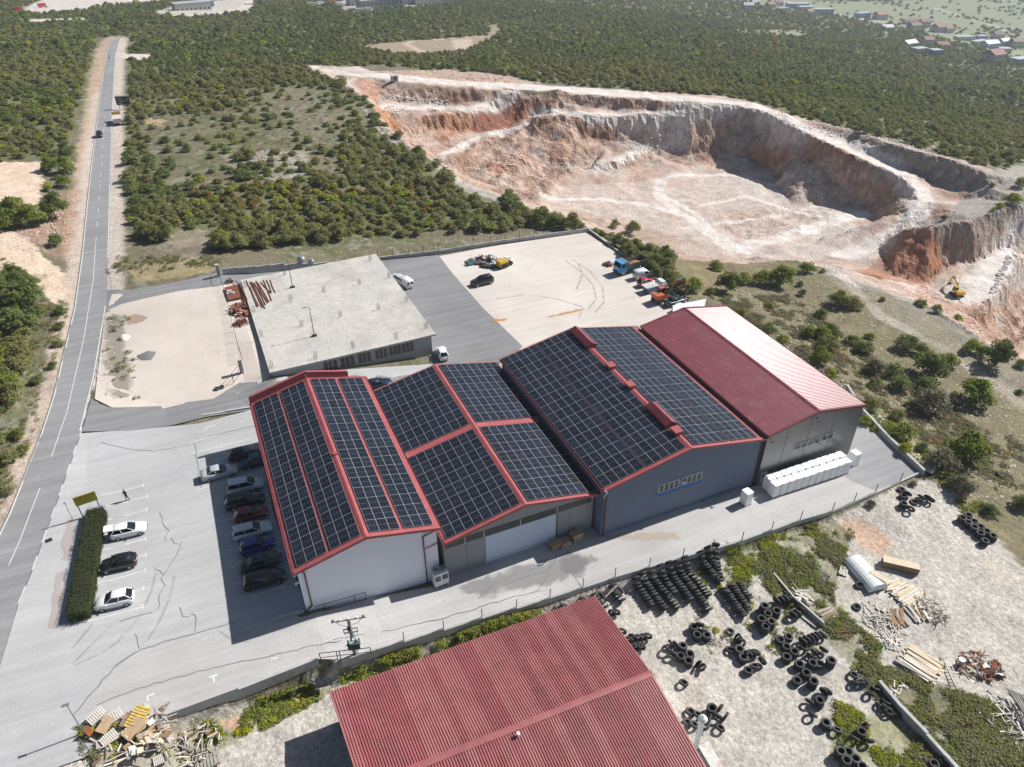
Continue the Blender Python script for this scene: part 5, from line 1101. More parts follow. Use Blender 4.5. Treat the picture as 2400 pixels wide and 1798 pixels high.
place([(215, 60, 60), (60, 190, 80), (170, 230, 40), (280, 190, 90), (390, 150, 60), (500, 150, 70), (630, 140, 100), (800, 80, 60), (905, 95, 25), (770, 240, 35), (755, 180, 30), (1010, 285, 80), (1100, 310, 60), (560, 320, 30), (890, 370, 55), (370, 365, 50), (550, 480, 60), (640, 545, 50), (810, 490, 60), (900, 500, 70),
       (960, 480, 70), (930, 570, 80), (1165, 590, 70), (1100, 545, 50), (1210, 515, 35), (1290, 280, 25), (1440, 570, 80), (1540, 610, 60), (880, 660, 90), (960, 770, 40), (1240, 720, 80), (1350, 740, 70), (1240, 820, 60), (1400, 820, 80), (1590, 720, 120), (1690, 680, 70), (1560, 830, 70), (1580, 940, 120), (1880, 900, 120),
       (1760, 940, 70), (2010, 670, 105), (1860, 590, 65), (1930, 620, 50), (1780, 400, 30), (1640, 340, 35), (1540, 300, 40), (2190, 700, 40), (1200, 960, 70), (1180, 1060, 50), (1400, 1130, 90), (1380, 1030, 60), (1540, 1230, 50), (1820, 1260, 150), (1660, 1330, 100), (1800, 1480, 100), (1430, 1250, 55), (1240, 1110, 30),
       (2180, 880, 30), (1490, 1470, 30), (1220, 1600, 35), (2180, 1600, 60), (2080, 620, 60), (1990, 1640, 60)], lambda p: C6(p), 'on the slope right of the halls', .93,
      {(1860, 590): 'lime', (1930, 620): 'lime', (1210, 515): 'lime', (1780, 400): 'lime', (1180, 1060): 'lime', (960, 770): 'lime', (640, 545): 'lime', (1580, 940): 'grey', (1240, 720): 'grey', (1660, 1330): 'grey', (1430, 1250): 'lime', (1240, 1110): 'lime', (1290, 280): 'rust', (1760, 940): 'grey', (1800, 1480): 'grey', (1490, 1470): 'grey', (1220, 1600): 'grey'})
place([(60, 290, 60), (190, 280, 110), (150, 460, 110), (240, 360, 60), (40, 620, 80), (150, 700, 50), (50, 850, 110), (20, 480, 60), (60, 1300, 60), (30, 1500, 60), (390, 350, 45), (385, 450, 40), (380, 560, 40), (345, 700, 40), (120, 1150, 45), (160, 1250, 40), (240, 800, 40)], lambda p: C4(p), 'left of the street', .95, {(390, 350): 'dark', (385, 450): 'dark', (30, 1500): 'olive', (60, 1300): 'olive'})
place([(120, 1400, 105), (360, 1370, 90), (230, 1420, 80), (370, 1560, 50), (40, 1440, 80), (440, 1010, 60), (430, 1090, 70), (330, 1080, 60), (420, 1180, 50)], lambda p: C1(p), 'by the sandy lots left of the street', .95)
place([(1080, 1320, 95), (1290, 1420, 90), (1480, 1450, 90), (500, 1010, 60), (345, 970, 45), (580, 1170, 50), (1880, 1480, 60), (1770, 1450, 40), (1690, 1515, 30), (1890, 1570, 50), (2110, 1640, 50), (1910, 1620, 40), (1150, 1350, 60), (1380, 1440, 70), (430, 1040, 60), (200, 800, 40), (370, 880, 40)], lambda p: C2(p), 'along the near rim of the quarry', .95, {(500, 1010): 'green', (345, 970): 'lime', (1080, 1320): 'dark', (1290, 1420): 'dark'})
place([(1960, 970, 25), (2130, 1290, 55), (2050, 1330, 30), (2005, 1360, 20), (1690, 1410, 25), (1350, 870, 15), (1220, 840, 20), (2180, 1190, 40), (2090, 1080, 25), (1540, 940, 22), (1225, 840, 15), (2340, 1260, 40), (2000, 1200, 20)], lambda p: C3(p), 'on the far walls of the quarry', .95, {(2130, 1290): 'lime', (2050, 1330): 'lime', (2005, 1360): 'lime', (1350, 870): 'lime', (1220, 840): 'lime', (1960, 970): 'lime'})
# ---- the wood and scrub as scattered plants: zones in survey pixels
Z_OPEN = [[p[:2] for p in Gs(z)] for z in (C1((930, 760), (1300, 740), (1600, 700), (1800, 560), (2209, 560), (2209, 1150), (1700, 1200), (1100, 1230), (960, 1000), (900, 850)), C1((1080, 1480), (1450, 1480), (1380, 1657), (1100, 1657)),
          C2((0, 600), (200, 640), (330, 850), (560, 1000), (700, 1160), (1080, 1280), (1190, 1330), (900, 1330), (600, 1200), (380, 1000), (200, 850), (0, 760)), C4((740, 130), (1430, 60), (1430, 0), (1000, 0)), C1((0, 1040), (520, 1000), (500, 1657), (0, 1657)))]
Z_DENS = [.26, .12, .3, .4, .1]
Z_NONE = [[p[:2] for p in Gs(z)] for z in ([(-200, 385), (98, 378), (103, 395), (88, 484), (-200, 490)], [(-200, 520), (20, 540), (60, 552), (95, 598), (172, 655), (168, 715), (120, 705), (60, 645), (-200, 650)], C2((100, 300), (420, 265), (800, 240), (960, 230), (950, 160), (1020, 160), (1040, 210), (850, 320), (580, 350), (300, 340)),
          C2((-20, 430), (130, 425), (700, 450), (1300, 535), (2209, 615), (2209, 660), (0, 500)), C1((1870, 425), (2209, 430), (2260, 475), (2100, 470)), C1((755, 345), (1010, 352), (930, 392), (755, 380)), C1((100, 130), (540, 112), (560, 125), (210, 152)), C1((90, 80), (280, -10), (1040, -10), (1040, 15), (640, 40), (540, 70), (280, 92)),
          C1((980, 80), (1200, 20), (1560, -20), (1680, -20), (1640, 40), (1600, 80), (1180, 118)), C2((0, 0), (300, -10), (720, -10), (740, 25), (330, 60), (80, 85), (0, 60)), C3((0, 620), (400, 660), (900, 810), (850, 780), (480, 660), (200, 610)), C3((870, 795), (1500, 980), (1960, 1100), (2300, 1000), (2300, 1500), (1900, 1400)), C6((-200, -100), (760, 0), (2300, 780), (2300, 1657), (1800, 1657), (400, 330)))]
Z_PAST = [[p[:2] for p in Gs(z)] for z in (C3((-300, -30), (350, 5), (700, 70), (1000, 112), (1400, 175), (1750, 265), (2209, 400), (2400, 440), (2400, -30)), C3((300, 190), (800, 200), (800, 232), (450, 245)))]
NEARHILL = [p[:2] for p in Gs([(1560, 600), (1868, 616), (1998, 664), (2143, 708), (2310, 814), (2600, 900), (2700, 1500), (2300, 1300), (2000, 900), (1600, 690)])]
YARDP = [p[:2] for p in Gs(YARD)]
STC = lane(.5); gcol = np.random.default_rng(5)
sx, sy, ss = [], [], []
for r0, r1, sp_ in ((60, 210, 2.35), (210, 430, 2.8), (430, 800, 4.2), (800, 1500, 8.0), (1500, 2600, 15.0)):
    xs_, ys_ = np.meshgrid(np.arange(-r1, r1, sp_), np.arange(-r1, r1, sp_)); xs_ = xs_.ravel()+gcol.uniform(-.5, .5, xs_.size)*sp_*.95; ys_ = ys_.ravel()+gcol.uniform(-.5, .5, ys_.size)*sp_*.95
    r_ = np.hypot(xs_, ys_); m = (r_ >= r0) & (r_ < r1); x, y = xs_[m]+CAM_POS[0], ys_[m]+CAM_POS[1]; a = np.degrees(np.arctan2(x-CAM_POS[0], y-CAM_POS[1]))-CAM_YAW
    m = np.abs(a) < 45; sx.append(x[m]); sy.append(y[m]); ss.append(np.full(m.sum(), sp_))
sx, sy, ss = map(np.concatenate, (sx, sy, ss)); dens = np.full(len(sx), .97)
dj = (fbm(sx*.03, sy*.03, 3, 201)-.5); dens *= np.clip(1.12+dj*1.3, 0, 1)
for z, d in zip(Z_OPEN, Z_DENS): dens = np.where(in_poly(sx, sy, z), d*np.clip(.2+2.2*fbm(sx*.09, sy*.09, 3, 207)**1.5, 0, 3), dens)
for z in Z_PAST: dens = np.where(in_poly(sx, sy, z), .05+.3*(fbm(sx*.012, sy*.012, 3, 211) > .6), dens)
for z in Z_NONE+[SITE, YARDP, NEARHILL]: dens = np.where(in_poly(sx, sy, z), 0, dens)
dens = np.where(in_poly(sx, sy, QRIM), 0, dens)
ds = seg_dist(sx, sy, STC); side = seg_dist(sx, sy, lane(-.3)); dens = np.where((ds < 5.0) | (side < 2.6) | (seg_dist(sx, sy, lane(1.45)) < 2.8), 0, dens)
keep = gcol.random(len(sx)) < dens; sx, sy, ss = sx[keep], sy[keep], ss[keep]; sz = hz(sx, sy)
px_, py_, wd = project(sx, sy, sz+1.5); vis = (px_ > -60) & (px_ < 2460) & (py_ > -60) & (py_ < 1850) & (wd > 1); sx, sy, sz, ss, wd, px_, py_ = [q[vis] for q in (sx, sy, sz, ss, wd, px_, py_)]
band = ((py_ > 425) & (py_ < 500) & (px_ > 420) & (px_ < 1000)); leftw = px_ < 230; autumn = gcol.random(len(sx)); hue = fbm(sx*.02, sy*.02, 3, 221)
NEAR_N = 150
gh, gw = 420, 420; cnt = np.zeros((gh, gw)); bx0, by0, bs = -700.0, -60.0, 5.0
np.add.at(cnt, (np.clip(((sy-by0)/bs).astype(int), 0, gh-1), np.clip(((sx-bx0)/bs).astype(int), 0, gw-1)), np.clip(ss/3, .8, 4)**2)
gme = bpy.data.meshes['ground']; ii_ = np.clip(((VX-bx0)/bs).astype(int), 0, gw-1); jj_ = np.clip(((VY-by0)/bs).astype(int), 0, gh-1)
ins_ = (VX > bx0) & (VX < bx0+gw*bs) & (VY > by0) & (VY < by0+gh*bs); cover = np.where(ins_ & ~VQ, np.clip(cnt[jj_, ii_]/4.0, 0, 1), 0)*sstep(n2, .2, .5)
col = mixc(col, C(.135, .15, .062), cover*.8); gme.color_attributes['soil'].data.foreach_set('color', np.concatenate([col, np.ones(col.shape[:2]+(1,))], -1).ravel().astype(np.float32))
order = np.argsort(wd); near_idx = order[:NEAR_N]; isnear = np.zeros(len(sx), bool); isnear[near_idx] = True
def pick(i):
    a = autumn[i]
    if band[i] and a < .22: return 'rust'
    if a < .012: return 'rust'
    if a < (.36 if band[i] else (.13 if leftw[i] else .05)): return 'lime'
    return ('green', 'dark', 'olive')[min(2, int((hue[i]-.25)*6+gcol.random()*1.2)) if hue[i] > .25 else 0]
for i in near_idx:
    c_ = pick(i); kind = 'tree' if c_ in ('green', 'dark', 'olive', 'rust') and rnd.random() < .7 else 'bush'; plant(kind, c_, (sx[i], sy[i], sz[i]-.1), rnd.uniform(1.3, 2.4), 'in the scrub beyond the yards' if px_[i] > 260 else 'in the wood left of the street')
names = {'green': 'green', 'dark': 'dark green', 'olive': 'olive green', 'lime': 'bright yellow-green', 'rust': 'rust-tinged', 'grey': 'grey leafless-looking'}
grp = {}
for t in PLANTS: grp.setdefault((t[1], t[2], t[3]), []).append(t)
for (k, c_, reg), l in grp.items():
    l.sort(key=lambda t: float(project(*t[4])[0])); w_ = 'bush' if k == 'bush' else 'small tree'
    for i, t in enumerate(l):
        lab = f"{names[c_]} {w_} {reg}" if len(l) == 1 else f"{names[c_]} {w_} {reg}, {ordinal(i)} from the left"
        tag(t[0], lab, 'shrub' if k == 'bush' else 'tree', f"{w_}s {reg}")
# far protos and the scatter object
def proto_coll(name, meshes):
    c = bpy.data.collections.new(name)
    for i, m in enumerate(meshes): o = bpy.data.objects.new(f'{name}_{chr(97+i)}', m); c.objects.link(o)
    return c
def scatter(name, label, cat, pts, rotz, scl, idx, coll, group=None):
    me = bpy.data.meshes.new(name); me.from_pydata([tuple(map(float, p)) for p in pts], [], [])
    for nm, ty, dat in (('rot', 'FLOAT_VECTOR', np.column_stack([np.zeros(len(pts)), np.zeros(len(pts)), rotz])), ('scl', 'FLOAT_VECTOR', scl)):
        a_ = me.attributes.new(nm, ty, 'POINT'); a_.data.foreach_set('vector', np.asarray(dat, np.float32).ravel())
    a_ = me.attributes.new('pick', 'INT', 'POINT'); a_.data.foreach_set('value', np.asarray(idx, np.int32))
    o = link(bpy.data.objects.new(name, me)); tag(o, label, cat, group, 'stuff')
    t = bpy.data.node_groups.new(name+'_scatter', 'GeometryNodeTree'); t.interface.new_socket('Geometry', in_out='INPUT', socket_type='NodeSocketGeometry'); t.interface.new_socket('Geometry', in_out='OUTPUT', socket_type='NodeSocketGeometry')
    N = t.nodes; i_ = N.new('NodeGroupInput'); u = N.new('NodeGroupOutput'); iop = N.new('GeometryNodeInstanceOnPoints'); ci = N.new('GeometryNodeCollectionInfo'); ci.inputs['Collection'].default_value = coll; ci.inputs['Separate Children'].default_value = True; ci.inputs['Reset Children'].default_value = True
    def attr(nm, dt): n_ = N.new('GeometryNodeInputNamedAttribute'); n_.data_type = dt; n_.inputs['Name'].default_value = nm; return n_.outputs['Attribute']
    e2r = N.new('FunctionNodeEulerToRotation'); L = t.links
    L.new(i_.outputs[0], iop.inputs['Points']); L.new(ci.outputs[0], iop.inputs['Instance']); iop.inputs['Pick Instance'].default_value = True
    L.new(attr('pick', 'INT'), iop.inputs['Instance Index']); L.new(attr('rot', 'FLOAT_VECTOR'), e2r.inputs[0]); L.new(e2r.outputs[0], iop.inputs['Rotation']); L.new(attr('scl', 'FLOAT_VECTOR'), iop.inputs['Scale']); L.new(iop.outputs[0], u.inputs[0])
    md = o.modifiers.new('scatter', 'NODES'); md.node_group = t; return o
mid_cols = ['green', 'dark', 'olive', 'rust', 'lime', 'far']
mids = [leaf_mesh('mid_crown', 300+i*3+v, 620, .215, lobes_for(60+i*5+v*9, 'bush' if v else 'tree'), [LEAF[c_], M_BARK], extra=trunk('bush' if v else 'tree', i)) for i, c_ in enumerate(mid_cols) for v in (0, 1)]
farm = [leaf_mesh('far_crown', 400+i*3+v, 230, .36, lobes_for(90+i*5+v*9, 'bush' if v else 'tree'), [LEAF[c_]]) for i, c_ in enumerate(['green', 'dark', 'olive', 'rust', 'lime', 'far']) for v in (0, 1)]
r_rest = ~isnear
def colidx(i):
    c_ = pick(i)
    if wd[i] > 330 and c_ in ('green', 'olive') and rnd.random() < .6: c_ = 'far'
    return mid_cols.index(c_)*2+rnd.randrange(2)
for nm, lab, msk, coll in (('scrub_trees', 'dense low green scrub and young trees around the quarry', r_rest & (wd < 300), proto_coll('mid_tree', mids)), ('distant_wood', 'far off dark green woodland stretching to the village', r_rest & (wd >= 300), proto_coll('far_tree', farm))):
    ids = np.nonzero(msk)[0]; s_ = gcol.uniform(.72, 1.0, len(ids))*np.where(gcol.random(len(ids)) < .12, 1.45, 1.0)*(.75+.6*fbm(sx[ids]*.05, sy[ids]*.05, 3, 231))*np.clip((ss[ids]/3.6)**.55, .85, 2.2); zs = gcol.uniform(.8, 1.1, len(ids))
    scatter(nm, lab, 'trees', np.column_stack([sx[ids], sy[ids], sz[ids]-.2]), gcol.uniform(0, 6.28, len(ids)), np.column_stack([s_, s_, s_*zs*.78]), [colidx(i) for i in ids], coll)
# weeds and stones
def inpoly_pts(pix, n, seed):
    g = np.random.default_rng(seed); poly = np.array([p[:2] for p in Gs(pix)]); lo, hi = poly.min(0), poly.max(0); out = np.zeros((0, 2))
    while len(out) < n:
        q = g.uniform(lo, hi, (n*2, 2)); out = np.vstack([out, q[in_poly(q[:, 0], q[:, 1], [tuple(p) for p in poly])]])
        if len(out) == 0: break
    return out[:n]
weedm = [leaf_mesh('weed', 500+i, 60, .12, lobes_for(120+i, 'weed'), [LEAF[c_]], flat=1.0) for i, c_ in enumerate(['green', 'lime', 'yellow', 'olive', 'grey', 'rust'])]
wp, wi = [], []
W_ZONES = [(C9((420, 330), (960, 0), (1100, 120), (1050, 300), (950, 560), (1150, 760), (1300, 900), (1250, 1080), (1500, 1280), (1850, 1657), (1500, 1657), (1150, 1040), (900, 760), (600, 560)), 3600, (0, 0, 3, 3, 4, 1, 4)), (C9((1150, 950), (1700, 1150), (2000, 1250), (2300, 1657), (1900, 1657), (1350, 1150)), 2800, (0, 3, 3, 4, 0, 4)),
           (C9((250, 230), (700, 130), (900, 60), (800, 230), (450, 420), (300, 520), (350, 380)), 700, (1, 2, 3, 0)), (C9((1000, 1250), (1300, 1300), (1550, 1657), (1000, 1657)), 800, (1, 2, 3, 0)), (C8((0, 1060), (200, 950), (700, 810), (1000, 690), (1300, 640), (1100, 760), (0, 1130)), 2600, (1, 2, 0, 1, 0, 3)),
           (C7((1300, 1380), (1900, 1130), (2209, 1070), (2209, 1140), (1700, 1400), (1300, 1500)), 1500, (0, 0, 3, 2)), (C6((1150, 1000), (1250, 1090), (1560, 1340), (1800, 1657), (2000, 1657), (1700, 1340), (1350, 1080)), 600, (1, 3, 1, 0)), (C6((150, 250), (700, 250), (1300, 700), (1900, 1100), (2209, 1200), (2209, 1657), (1700, 1300), (1100, 850)), 5200, (3, 4, 5, 4, 4)),
           (C4((200, 100), (450, 330), (300, 900), (100, 1500), (0, 1657), (0, 0)), 1100, (3, 4, 0, 5)), (C4((740, 130), (1430, 60), (1430, 0), (760, 0)), 500, (3, 0, 4, 3)), (C7((500, 1400), (1000, 1300), (1100, 1657), (560, 1657)), 260, (2, 0, 3, 4)), (C1((930, 760), (2209, 600), (2209, 1150), (1100, 1230)), 1800, (3, 4, 4, 5)), (C9((0, 330), (600, 330), (900, 900), (500, 950), (100, 900)), 260, (1, 2, 3, 4)), (C4((660, 350), (860, 350), (900, 950), (640, 900)), 120, (3, 4, 0))]
for k, (z, n, cs) in enumerate(W_ZONES):
    q = inpoly_pts(z, n, 600+k); wp.append(q); wi += [cs[j] for j in np.random.default_rng(k).integers(0, len(cs), len(q))]
wp = np.vstack(wp); wi = np.array(wi); g_ = np.random.default_rng(9); kw = g_.random(len(wp)) < sstep(fbm(wp[:, 0]*.45, wp[:, 1]*.45, 3, 301), .38, .62)*.95; wp, wi = wp[kw], wi[kw]; s_ = .55*g_.uniform(.35, 1.25, len(wp))**1.3
scatter('weeds', 'weeds and grass tufts on yard, slope and verges', 'weeds', np.column_stack([wp, hz(wp[:, 0], wp[:, 1])-.03]), g_.uniform(0, 6.28, len(wp)), np.column_stack([s_*1.25, s_*1.25, s_]), wi, proto_coll('weed_tuft', weedm))
def stone_mesh(seed, m):
    bm = bmesh.new(); bmesh.ops.create_icosphere(bm, subdivisions=1, radius=1.0); r = random.Random(seed)
    for v in bm.verts: v.co *= r.uniform(.65, 1.15); v.co.z *= .6
    me = bpy.data.meshes.new('stone'); bm.to_mesh(me); bm.free(); me.materials.append(m); return me
M_ST = [mat('limestone_a', (.62, .58, .53), .95, var=.1), mat('limestone_b', (.45, .42, .39), .95, var=.15), mat('limestone_c', (.55, .40, .32), .95, var=.15)]
stones = [stone_mesh(i, M_ST[i % 3]) for i in range(6)]
sp2, si, sc = [], [], []
for k, (z, n, cs, smin, smax) in enumerate([(C6((150, 200), (900, 60), (1500, 290), (1850, 480), (2209, 700), (2209, 1657), (1700, 1657), (1100, 900)), 2600, (0, 1, 3, 4), .06, .3), (YARD, 2200, (0, 1, 3), .04, .15), (C2((220, 600), (700, 650), (680, 680), (250, 640)), 420, (2, 0, 5, 3), .2, .75), (C2((280, 690), (420, 690), (400, 780), (290, 760)), 160, (2, 5, 0), .2, .6),
        (C2((940, 1040), (1190, 990), (1200, 1060), (1090, 1120)), 260, (2, 5), .2, .7), (C2((1380, 1060), (1650, 1010), (1660, 1060), (1450, 1120)), 220, (0, 3, 2), .2, .6), (C2((1800, 880), (2100, 860), (2100, 930), (1850, 980)), 260, (0, 3, 1), .2, .6), (C6((1550, 170), (1750, 290), (2000, 340), (1950, 540), (1680, 340)), 420, (2, 5, 0), .15, .55),
        (C6((2100, 0), (2130, 10), (2010, 250), (1990, 240)), 120, (1, 4, 0), .3, .8), (C2((130, 470), (650, 450), (1300, 540), (1000, 535), (600, 500)), 700, (2, 0, 5), .2, .7), (C3((700, 800), (1000, 820), (1700, 970), (2000, 1080), (1900, 1070), (1500, 970)), 500, (0, 1, 4), .15, .6), (C1((1450, 1000), (2000, 970), (2000, 1130), (1650, 1200)), 700, (0, 1, 3), .08, .3),
        (C4((650, 400), (760, 430), (720, 900), (620, 850)), 160, (0, 2, 3), .05, .2), (C2((120, 680), (400, 900), (480, 1000), (380, 960), (200, 820)), 260, (1, 4, 0), .2, .8), (C1((0, 1480), (480, 1250), (450, 1600), (150, 1620)), 300, (2, 5, 0), .1, .4)]):
    q = inpoly_pts(z, n, 700+k); g2 = np.random.default_rng(k); sp2.append(q); si += [cs[j] for j in g2.integers(0, len(cs), len(q))]; sc.append(smin+(smax-smin)*g2.random(len(q))**2.2)
sp2 = np.vstack(sp2); sc = np.concatenate(sc)
scatter('loose_stones', 'loose limestone rubble on slopes, yard and quarry ledges', 'stones', np.column_stack([sp2, hz(sp2[:, 0], sp2[:, 1])]), g_.uniform(0, 6.28, len(sp2)), np.column_stack([sc, sc*.8, sc]), si, proto_coll('stone', stones))
# trimmed hedge
hp = [np.array(G(*p)) for p in [(246, 1198), (208, 1450), (172, 1470), (214, 1210)]]; hc = sum(hp)/4
hd = hp[1]-hp[0]; HL = np.linalg.norm(hd[:2]); hang = math.atan2(hd[1], hd[0]); HW = 2.3
H = thing('hedge', 'long dark green trimmed hedge between street and parked cars', 'hedge', (hc[0], hc[1], hc[2]), hang)
g3 = np.random.default_rng(77); n = 17000; u = g3.uniform(-1, 1, (n, 3)); face = g3.integers(0, 5, n)
u[:, 2] = np.where(face == 4, 1, u[:, 2]); u[:, 1] = np.where(face < 2, np.sign(g3.normal(size=n)), u[:, 1]); u[:, 0] = np.where((face == 3) & (g3.random(n) < .25), np.sign(g3.normal(size=n)), u[:, 0])
wob = 1+.06*np.sin(u[:, 0]*14)+.05*g3.normal(size=n)
c_ = np.column_stack([u[:, 0]*HL/2*(.985+.02*g3.normal(size=n)), u[:, 1]*HW/2*wob*np.where(np.abs(u[:, 0]) > .96, .8, 1), .72+u[:, 2]*.68*wob]); c_ -= (u*g3.random((n, 1))*.16)
nr_ = u+g3.normal(size=(n, 3))*.8; nr_ /= np.linalg.norm(nr_, axis=1)[:, None]; t_ = np.cross(nr_, g3.normal(size=(n, 3))); t_ /= np.linalg.norm(t_, axis=1)[:, None]; b_ = np.cross(nr_, t_); s_ = (.045+.055*g3.random((n, 1)))
v_ = np.stack([c_-t_*s_, c_+b_*s_*.6, c_+t_*s_, c_-b_*s_*.6], 1).reshape(-1, 3); me = bpy.data.meshes.new('foliage'); me.from_pydata([tuple(p) for p in v_], [], [tuple(q) for q in np.arange(len(v_)).reshape(-1, 4)]); me.materials.append(leaf_mat('leaf_hedge', (.075, .092, .036), (.075, .092, .036), .3))
tn = np.ones((len(v_), 4), np.float32); tn[:, :3] = np.repeat(.75+.5*g3.random(n), 4)[:, None]; me.color_attributes.new('tint', 'FLOAT_COLOR', 'POINT').data.foreach_set('color', tn.ravel()); part('foliage', me, H)
mb = MB(); mb.box((0, 0, .55), (HL*.96, HW*.82, 1.3)); part('inner_twigs', mb.mesh('inner_twigs', mat('hedge_twigs', (.025, .03, .014), .95)), H)
# ------------------------------------------------------------------ vehicles
M_TYRE = mat('tyre_rubber', (.022, .022, .024), .85, var=.25, vscale=6)
M_RIM = mat('alloy_rim', (.45, .46, .47), .35, metal=.6, var=.1)
M_CARGL = mat('car_glass', (.012, .016, .02), .06, var=.1, spec=.6)
M_TAIL = mat('tail_lamp', (.35, .012, .015), .25, var=.1)
M_HEAD = mat('head_lamp', (.75, .76, .78), .12, var=.05)
M_PLAST = mat('black_plastic', (.018, .018, .02), .6, var=.1)
M_PLATE = mat('number_plate', (.75, .75, .74), .4, var=.03)
def paint(name, c, rough=.28): return mat('car_paint_'+name, c, rough, var=.03, vscale=.8, coat=.6, spec=.5)
P_WHITE = paint('white', (.74, .75, .76)); P_BLACK = paint('black', (.012, .012, .014)); P_SILVER = paint('silver', (.42, .43, .45)); P_BLUE = paint('blue', (.012, .03, .22)); P_RED = paint('dark_red', (.16, .008, .018)); P_GREEN = paint('dark_green', (.012, .032, .028))
P_TRUCK = paint('truck_blue', (.06, .33, .62)); P_YELLOW = paint('yellow', (.55, .36, .02)); P_ORANGE = paint('digger_orange', (.45, .10, .03), .5); P_NAVY = paint('navy', (.015, .025, .06)); P_RED2 = paint('red', (.42, .02, .03)); P_TEAL = paint('dark_teal', (.015, .05, .06)); P_SILVB = paint('pale_silver', (.52, .56, .62))
def wheel_mesh(r, w):
    mb = MB(); n = 16
    mb.lathe([(r*.62, -w/2), (r*.95, -w/2), (r, -w*.3), (r, w*.3), (r*.95, w/2), (r*.62, w/2)], n); return mb
WM = {}
def add_wheel(o, x, y, r, w, sgn):
    k = (round(r, 2), round(w, 2))
    if k not in WM:
        a = wheel_mesh(r, w); a = a.mesh('tyre', M_TYRE, True); b = MB(); b.lathe([(.01, w*.42), (r*.2, w*.45), (r*.25, w*.36), (r*.6, w*.40), (r*.64, w*.3)], 12); b.lathe([(.01, -w*.42), (r*.6, -w*.40)], 12)
        for q in range(5): t = q*1.2566; b.box((math.cos(t)*r*.4, math.sin(t)*r*.4, w*.41), (r*.42, r*.12, .03), 0, t)
        WM[k] = (a, b.mesh('rim', M_RIM))
    h = bpy.data.objects.new('wheel', WM[k][0]); COL.objects.link(h); h.parent = o; h.location = (x, y, r); h.rotation_euler = (-math.pi/2*sgn, 0, 0)
    part('rim', WM[k][1], h)
CARM = {}
def car_parts(kind, pm):
    """length along +x (front), metres. profile: hood/roof/boot heights and x stations"""
    D_ = {'hatch': dict(L=3.95, W=1.70, H=1.47, hood=.92, belt=.95, cowl=.85, roof0=.05, roof1=-1.35, tail=-1.85, boot=None),
          'sedan': dict(L=4.55, W=1.78, H=1.42, hood=.90, belt=.95, cowl=.95, roof0=.15, roof1=-.95, tail=-1.55, boot=1.02),
          'wagon': dict(L=4.55, W=1.77, H=1.45, hood=.90, belt=.95, cowl=.95, roof0=.15, roof1=-1.85, tail=-2.2, boot=None),
          'suv': dict(L=4.6, W=1.87, H=1.72, hood=1.08, belt=1.12, cowl=.95, roof0=.2, roof1=-1.85, tail=-2.22, boot=None),
          'mpv': dict(L=4.4, W=1.8, H=1.68, hood=1.0, belt=1.05, cowl=1.2, roof0=.35, roof1=-1.85, tail=-2.12, boot=None)}[kind]
    L, W, H = D_['L'], D_['W'], D_['H']; hl = L/2; hw = W/2; belt, hood = D_['belt'], D_['hood']; boot = D_['boot']
    rear_z = boot or belt
    st = [(-hl, .62, .32, rear_z-.22), (-hl+.10, .88, .24, rear_z-.03), (-hl+.45, .97, .2, rear_z), (D_['tail']+.0 if boot else -hl+.8, 1.0, .19, rear_z if boot else belt), (-.6, 1.0, .19, belt), (D_['cowl'], 1.0, .19, belt), (D_['cowl']+.35, .99, .2, hood), (hl-.45, .96, .22, hood-.10), (hl-.14, .86, .25, hood-.22), (hl, .62, .32, hood-.34)]
    rings = []
    for x, k, zb, zt in st:
        w = hw*k; m_ = (zb+zt)/2
        rings.append([(x, -w*.9, zb), (x, -w, m_-.05), (x, -w*.985, zt-.12), (x, -w*.90, zt), (x, w*.90, zt), (x, w*.985, zt-.12), (x, w, m_-.05), (x, w*.9, zb)])
    mb = MB(); mb.loft(rings); body = mb.mesh('body', pm, True)
    x1, x2, x3, x4 = D_['cowl'], D_['roof0'], D_['roof1'], D_['tail']
    zb_ = belt-.03; bw, rw = hw*.90, hw*.72; zt = H
    base = [(x1, -bw*.92), (x1+.06, 0), (x1, bw*.92), (0, bw), (x4, bw*.9), (x4-.03, 0), (x4, -bw*.9), (0, -bw)]
    top = [(x2, -rw*.95), (x2+.05, 0), (x2, rw*.95), ((x2+x3)/2, rw), (x3, rw*.92), (x3-.03, 0), (x3, -rw*.92), ((x2+x3)/2, -rw)]
    mb = MB(); mb.loft([[(x, y, zb_) for x, y in base][::-1], [(x, y, zt-.05) for x, y in top][::-1]]); glass = mb.mesh('windows', M_CARGL)
    mb = MB(); t2 = [(x*.985 if i else x, y*.9) for i, (x, y) in enumerate(top)]
    mb.loft([[(x, y, zt-.07) for x, y in top][::-1], [(x, y, zt-.02) for x, y in top][::-1], [((x2+x3)/2+(x-(x2+x3)/2)*.9, y*.86, zt+.02) for x, y in top][::-1]]); roof = mb.mesh('roof', pm, True)
    mb = MB()
    for s_ in (-1, 1):
        for (bx, by), (tx, ty), r in (((x1-.02, bw*.92), (x2, rw*.95), .035), ((x4+.02, bw*.9), (x3, rw*.92), .055), (((x1+x4)/2-.05, bw), ((x2+x3)/2-.05, rw), .035)): mb.tube((bx, s_*by, zb_), (tx, s_*ty, zt-.05), r, 5)
        mb.tube((x4, s_*bw*.9, zb_+.01), (x1, s_*bw*.93, zb_+.01), .03, 5)
    pil = mb.mesh('pillars', pm)
    mir = MB().box((0, 0, 0), (.14, .2, .14)).mesh('mirror', pm); hd = MB().add([(.14, -.2, -.09), (.14, .12, -.09), (-.16, .2, -.05), (-.16, .2, .07), (.0, .12, .09), (.06, -.2, .06)], [(0, 1, 4, 5), (1, 2, 3, 4), (5, 4, 3), (0, 5, 3, 2), (0, 2, 1)]).mesh('headlight', M_HEAD)
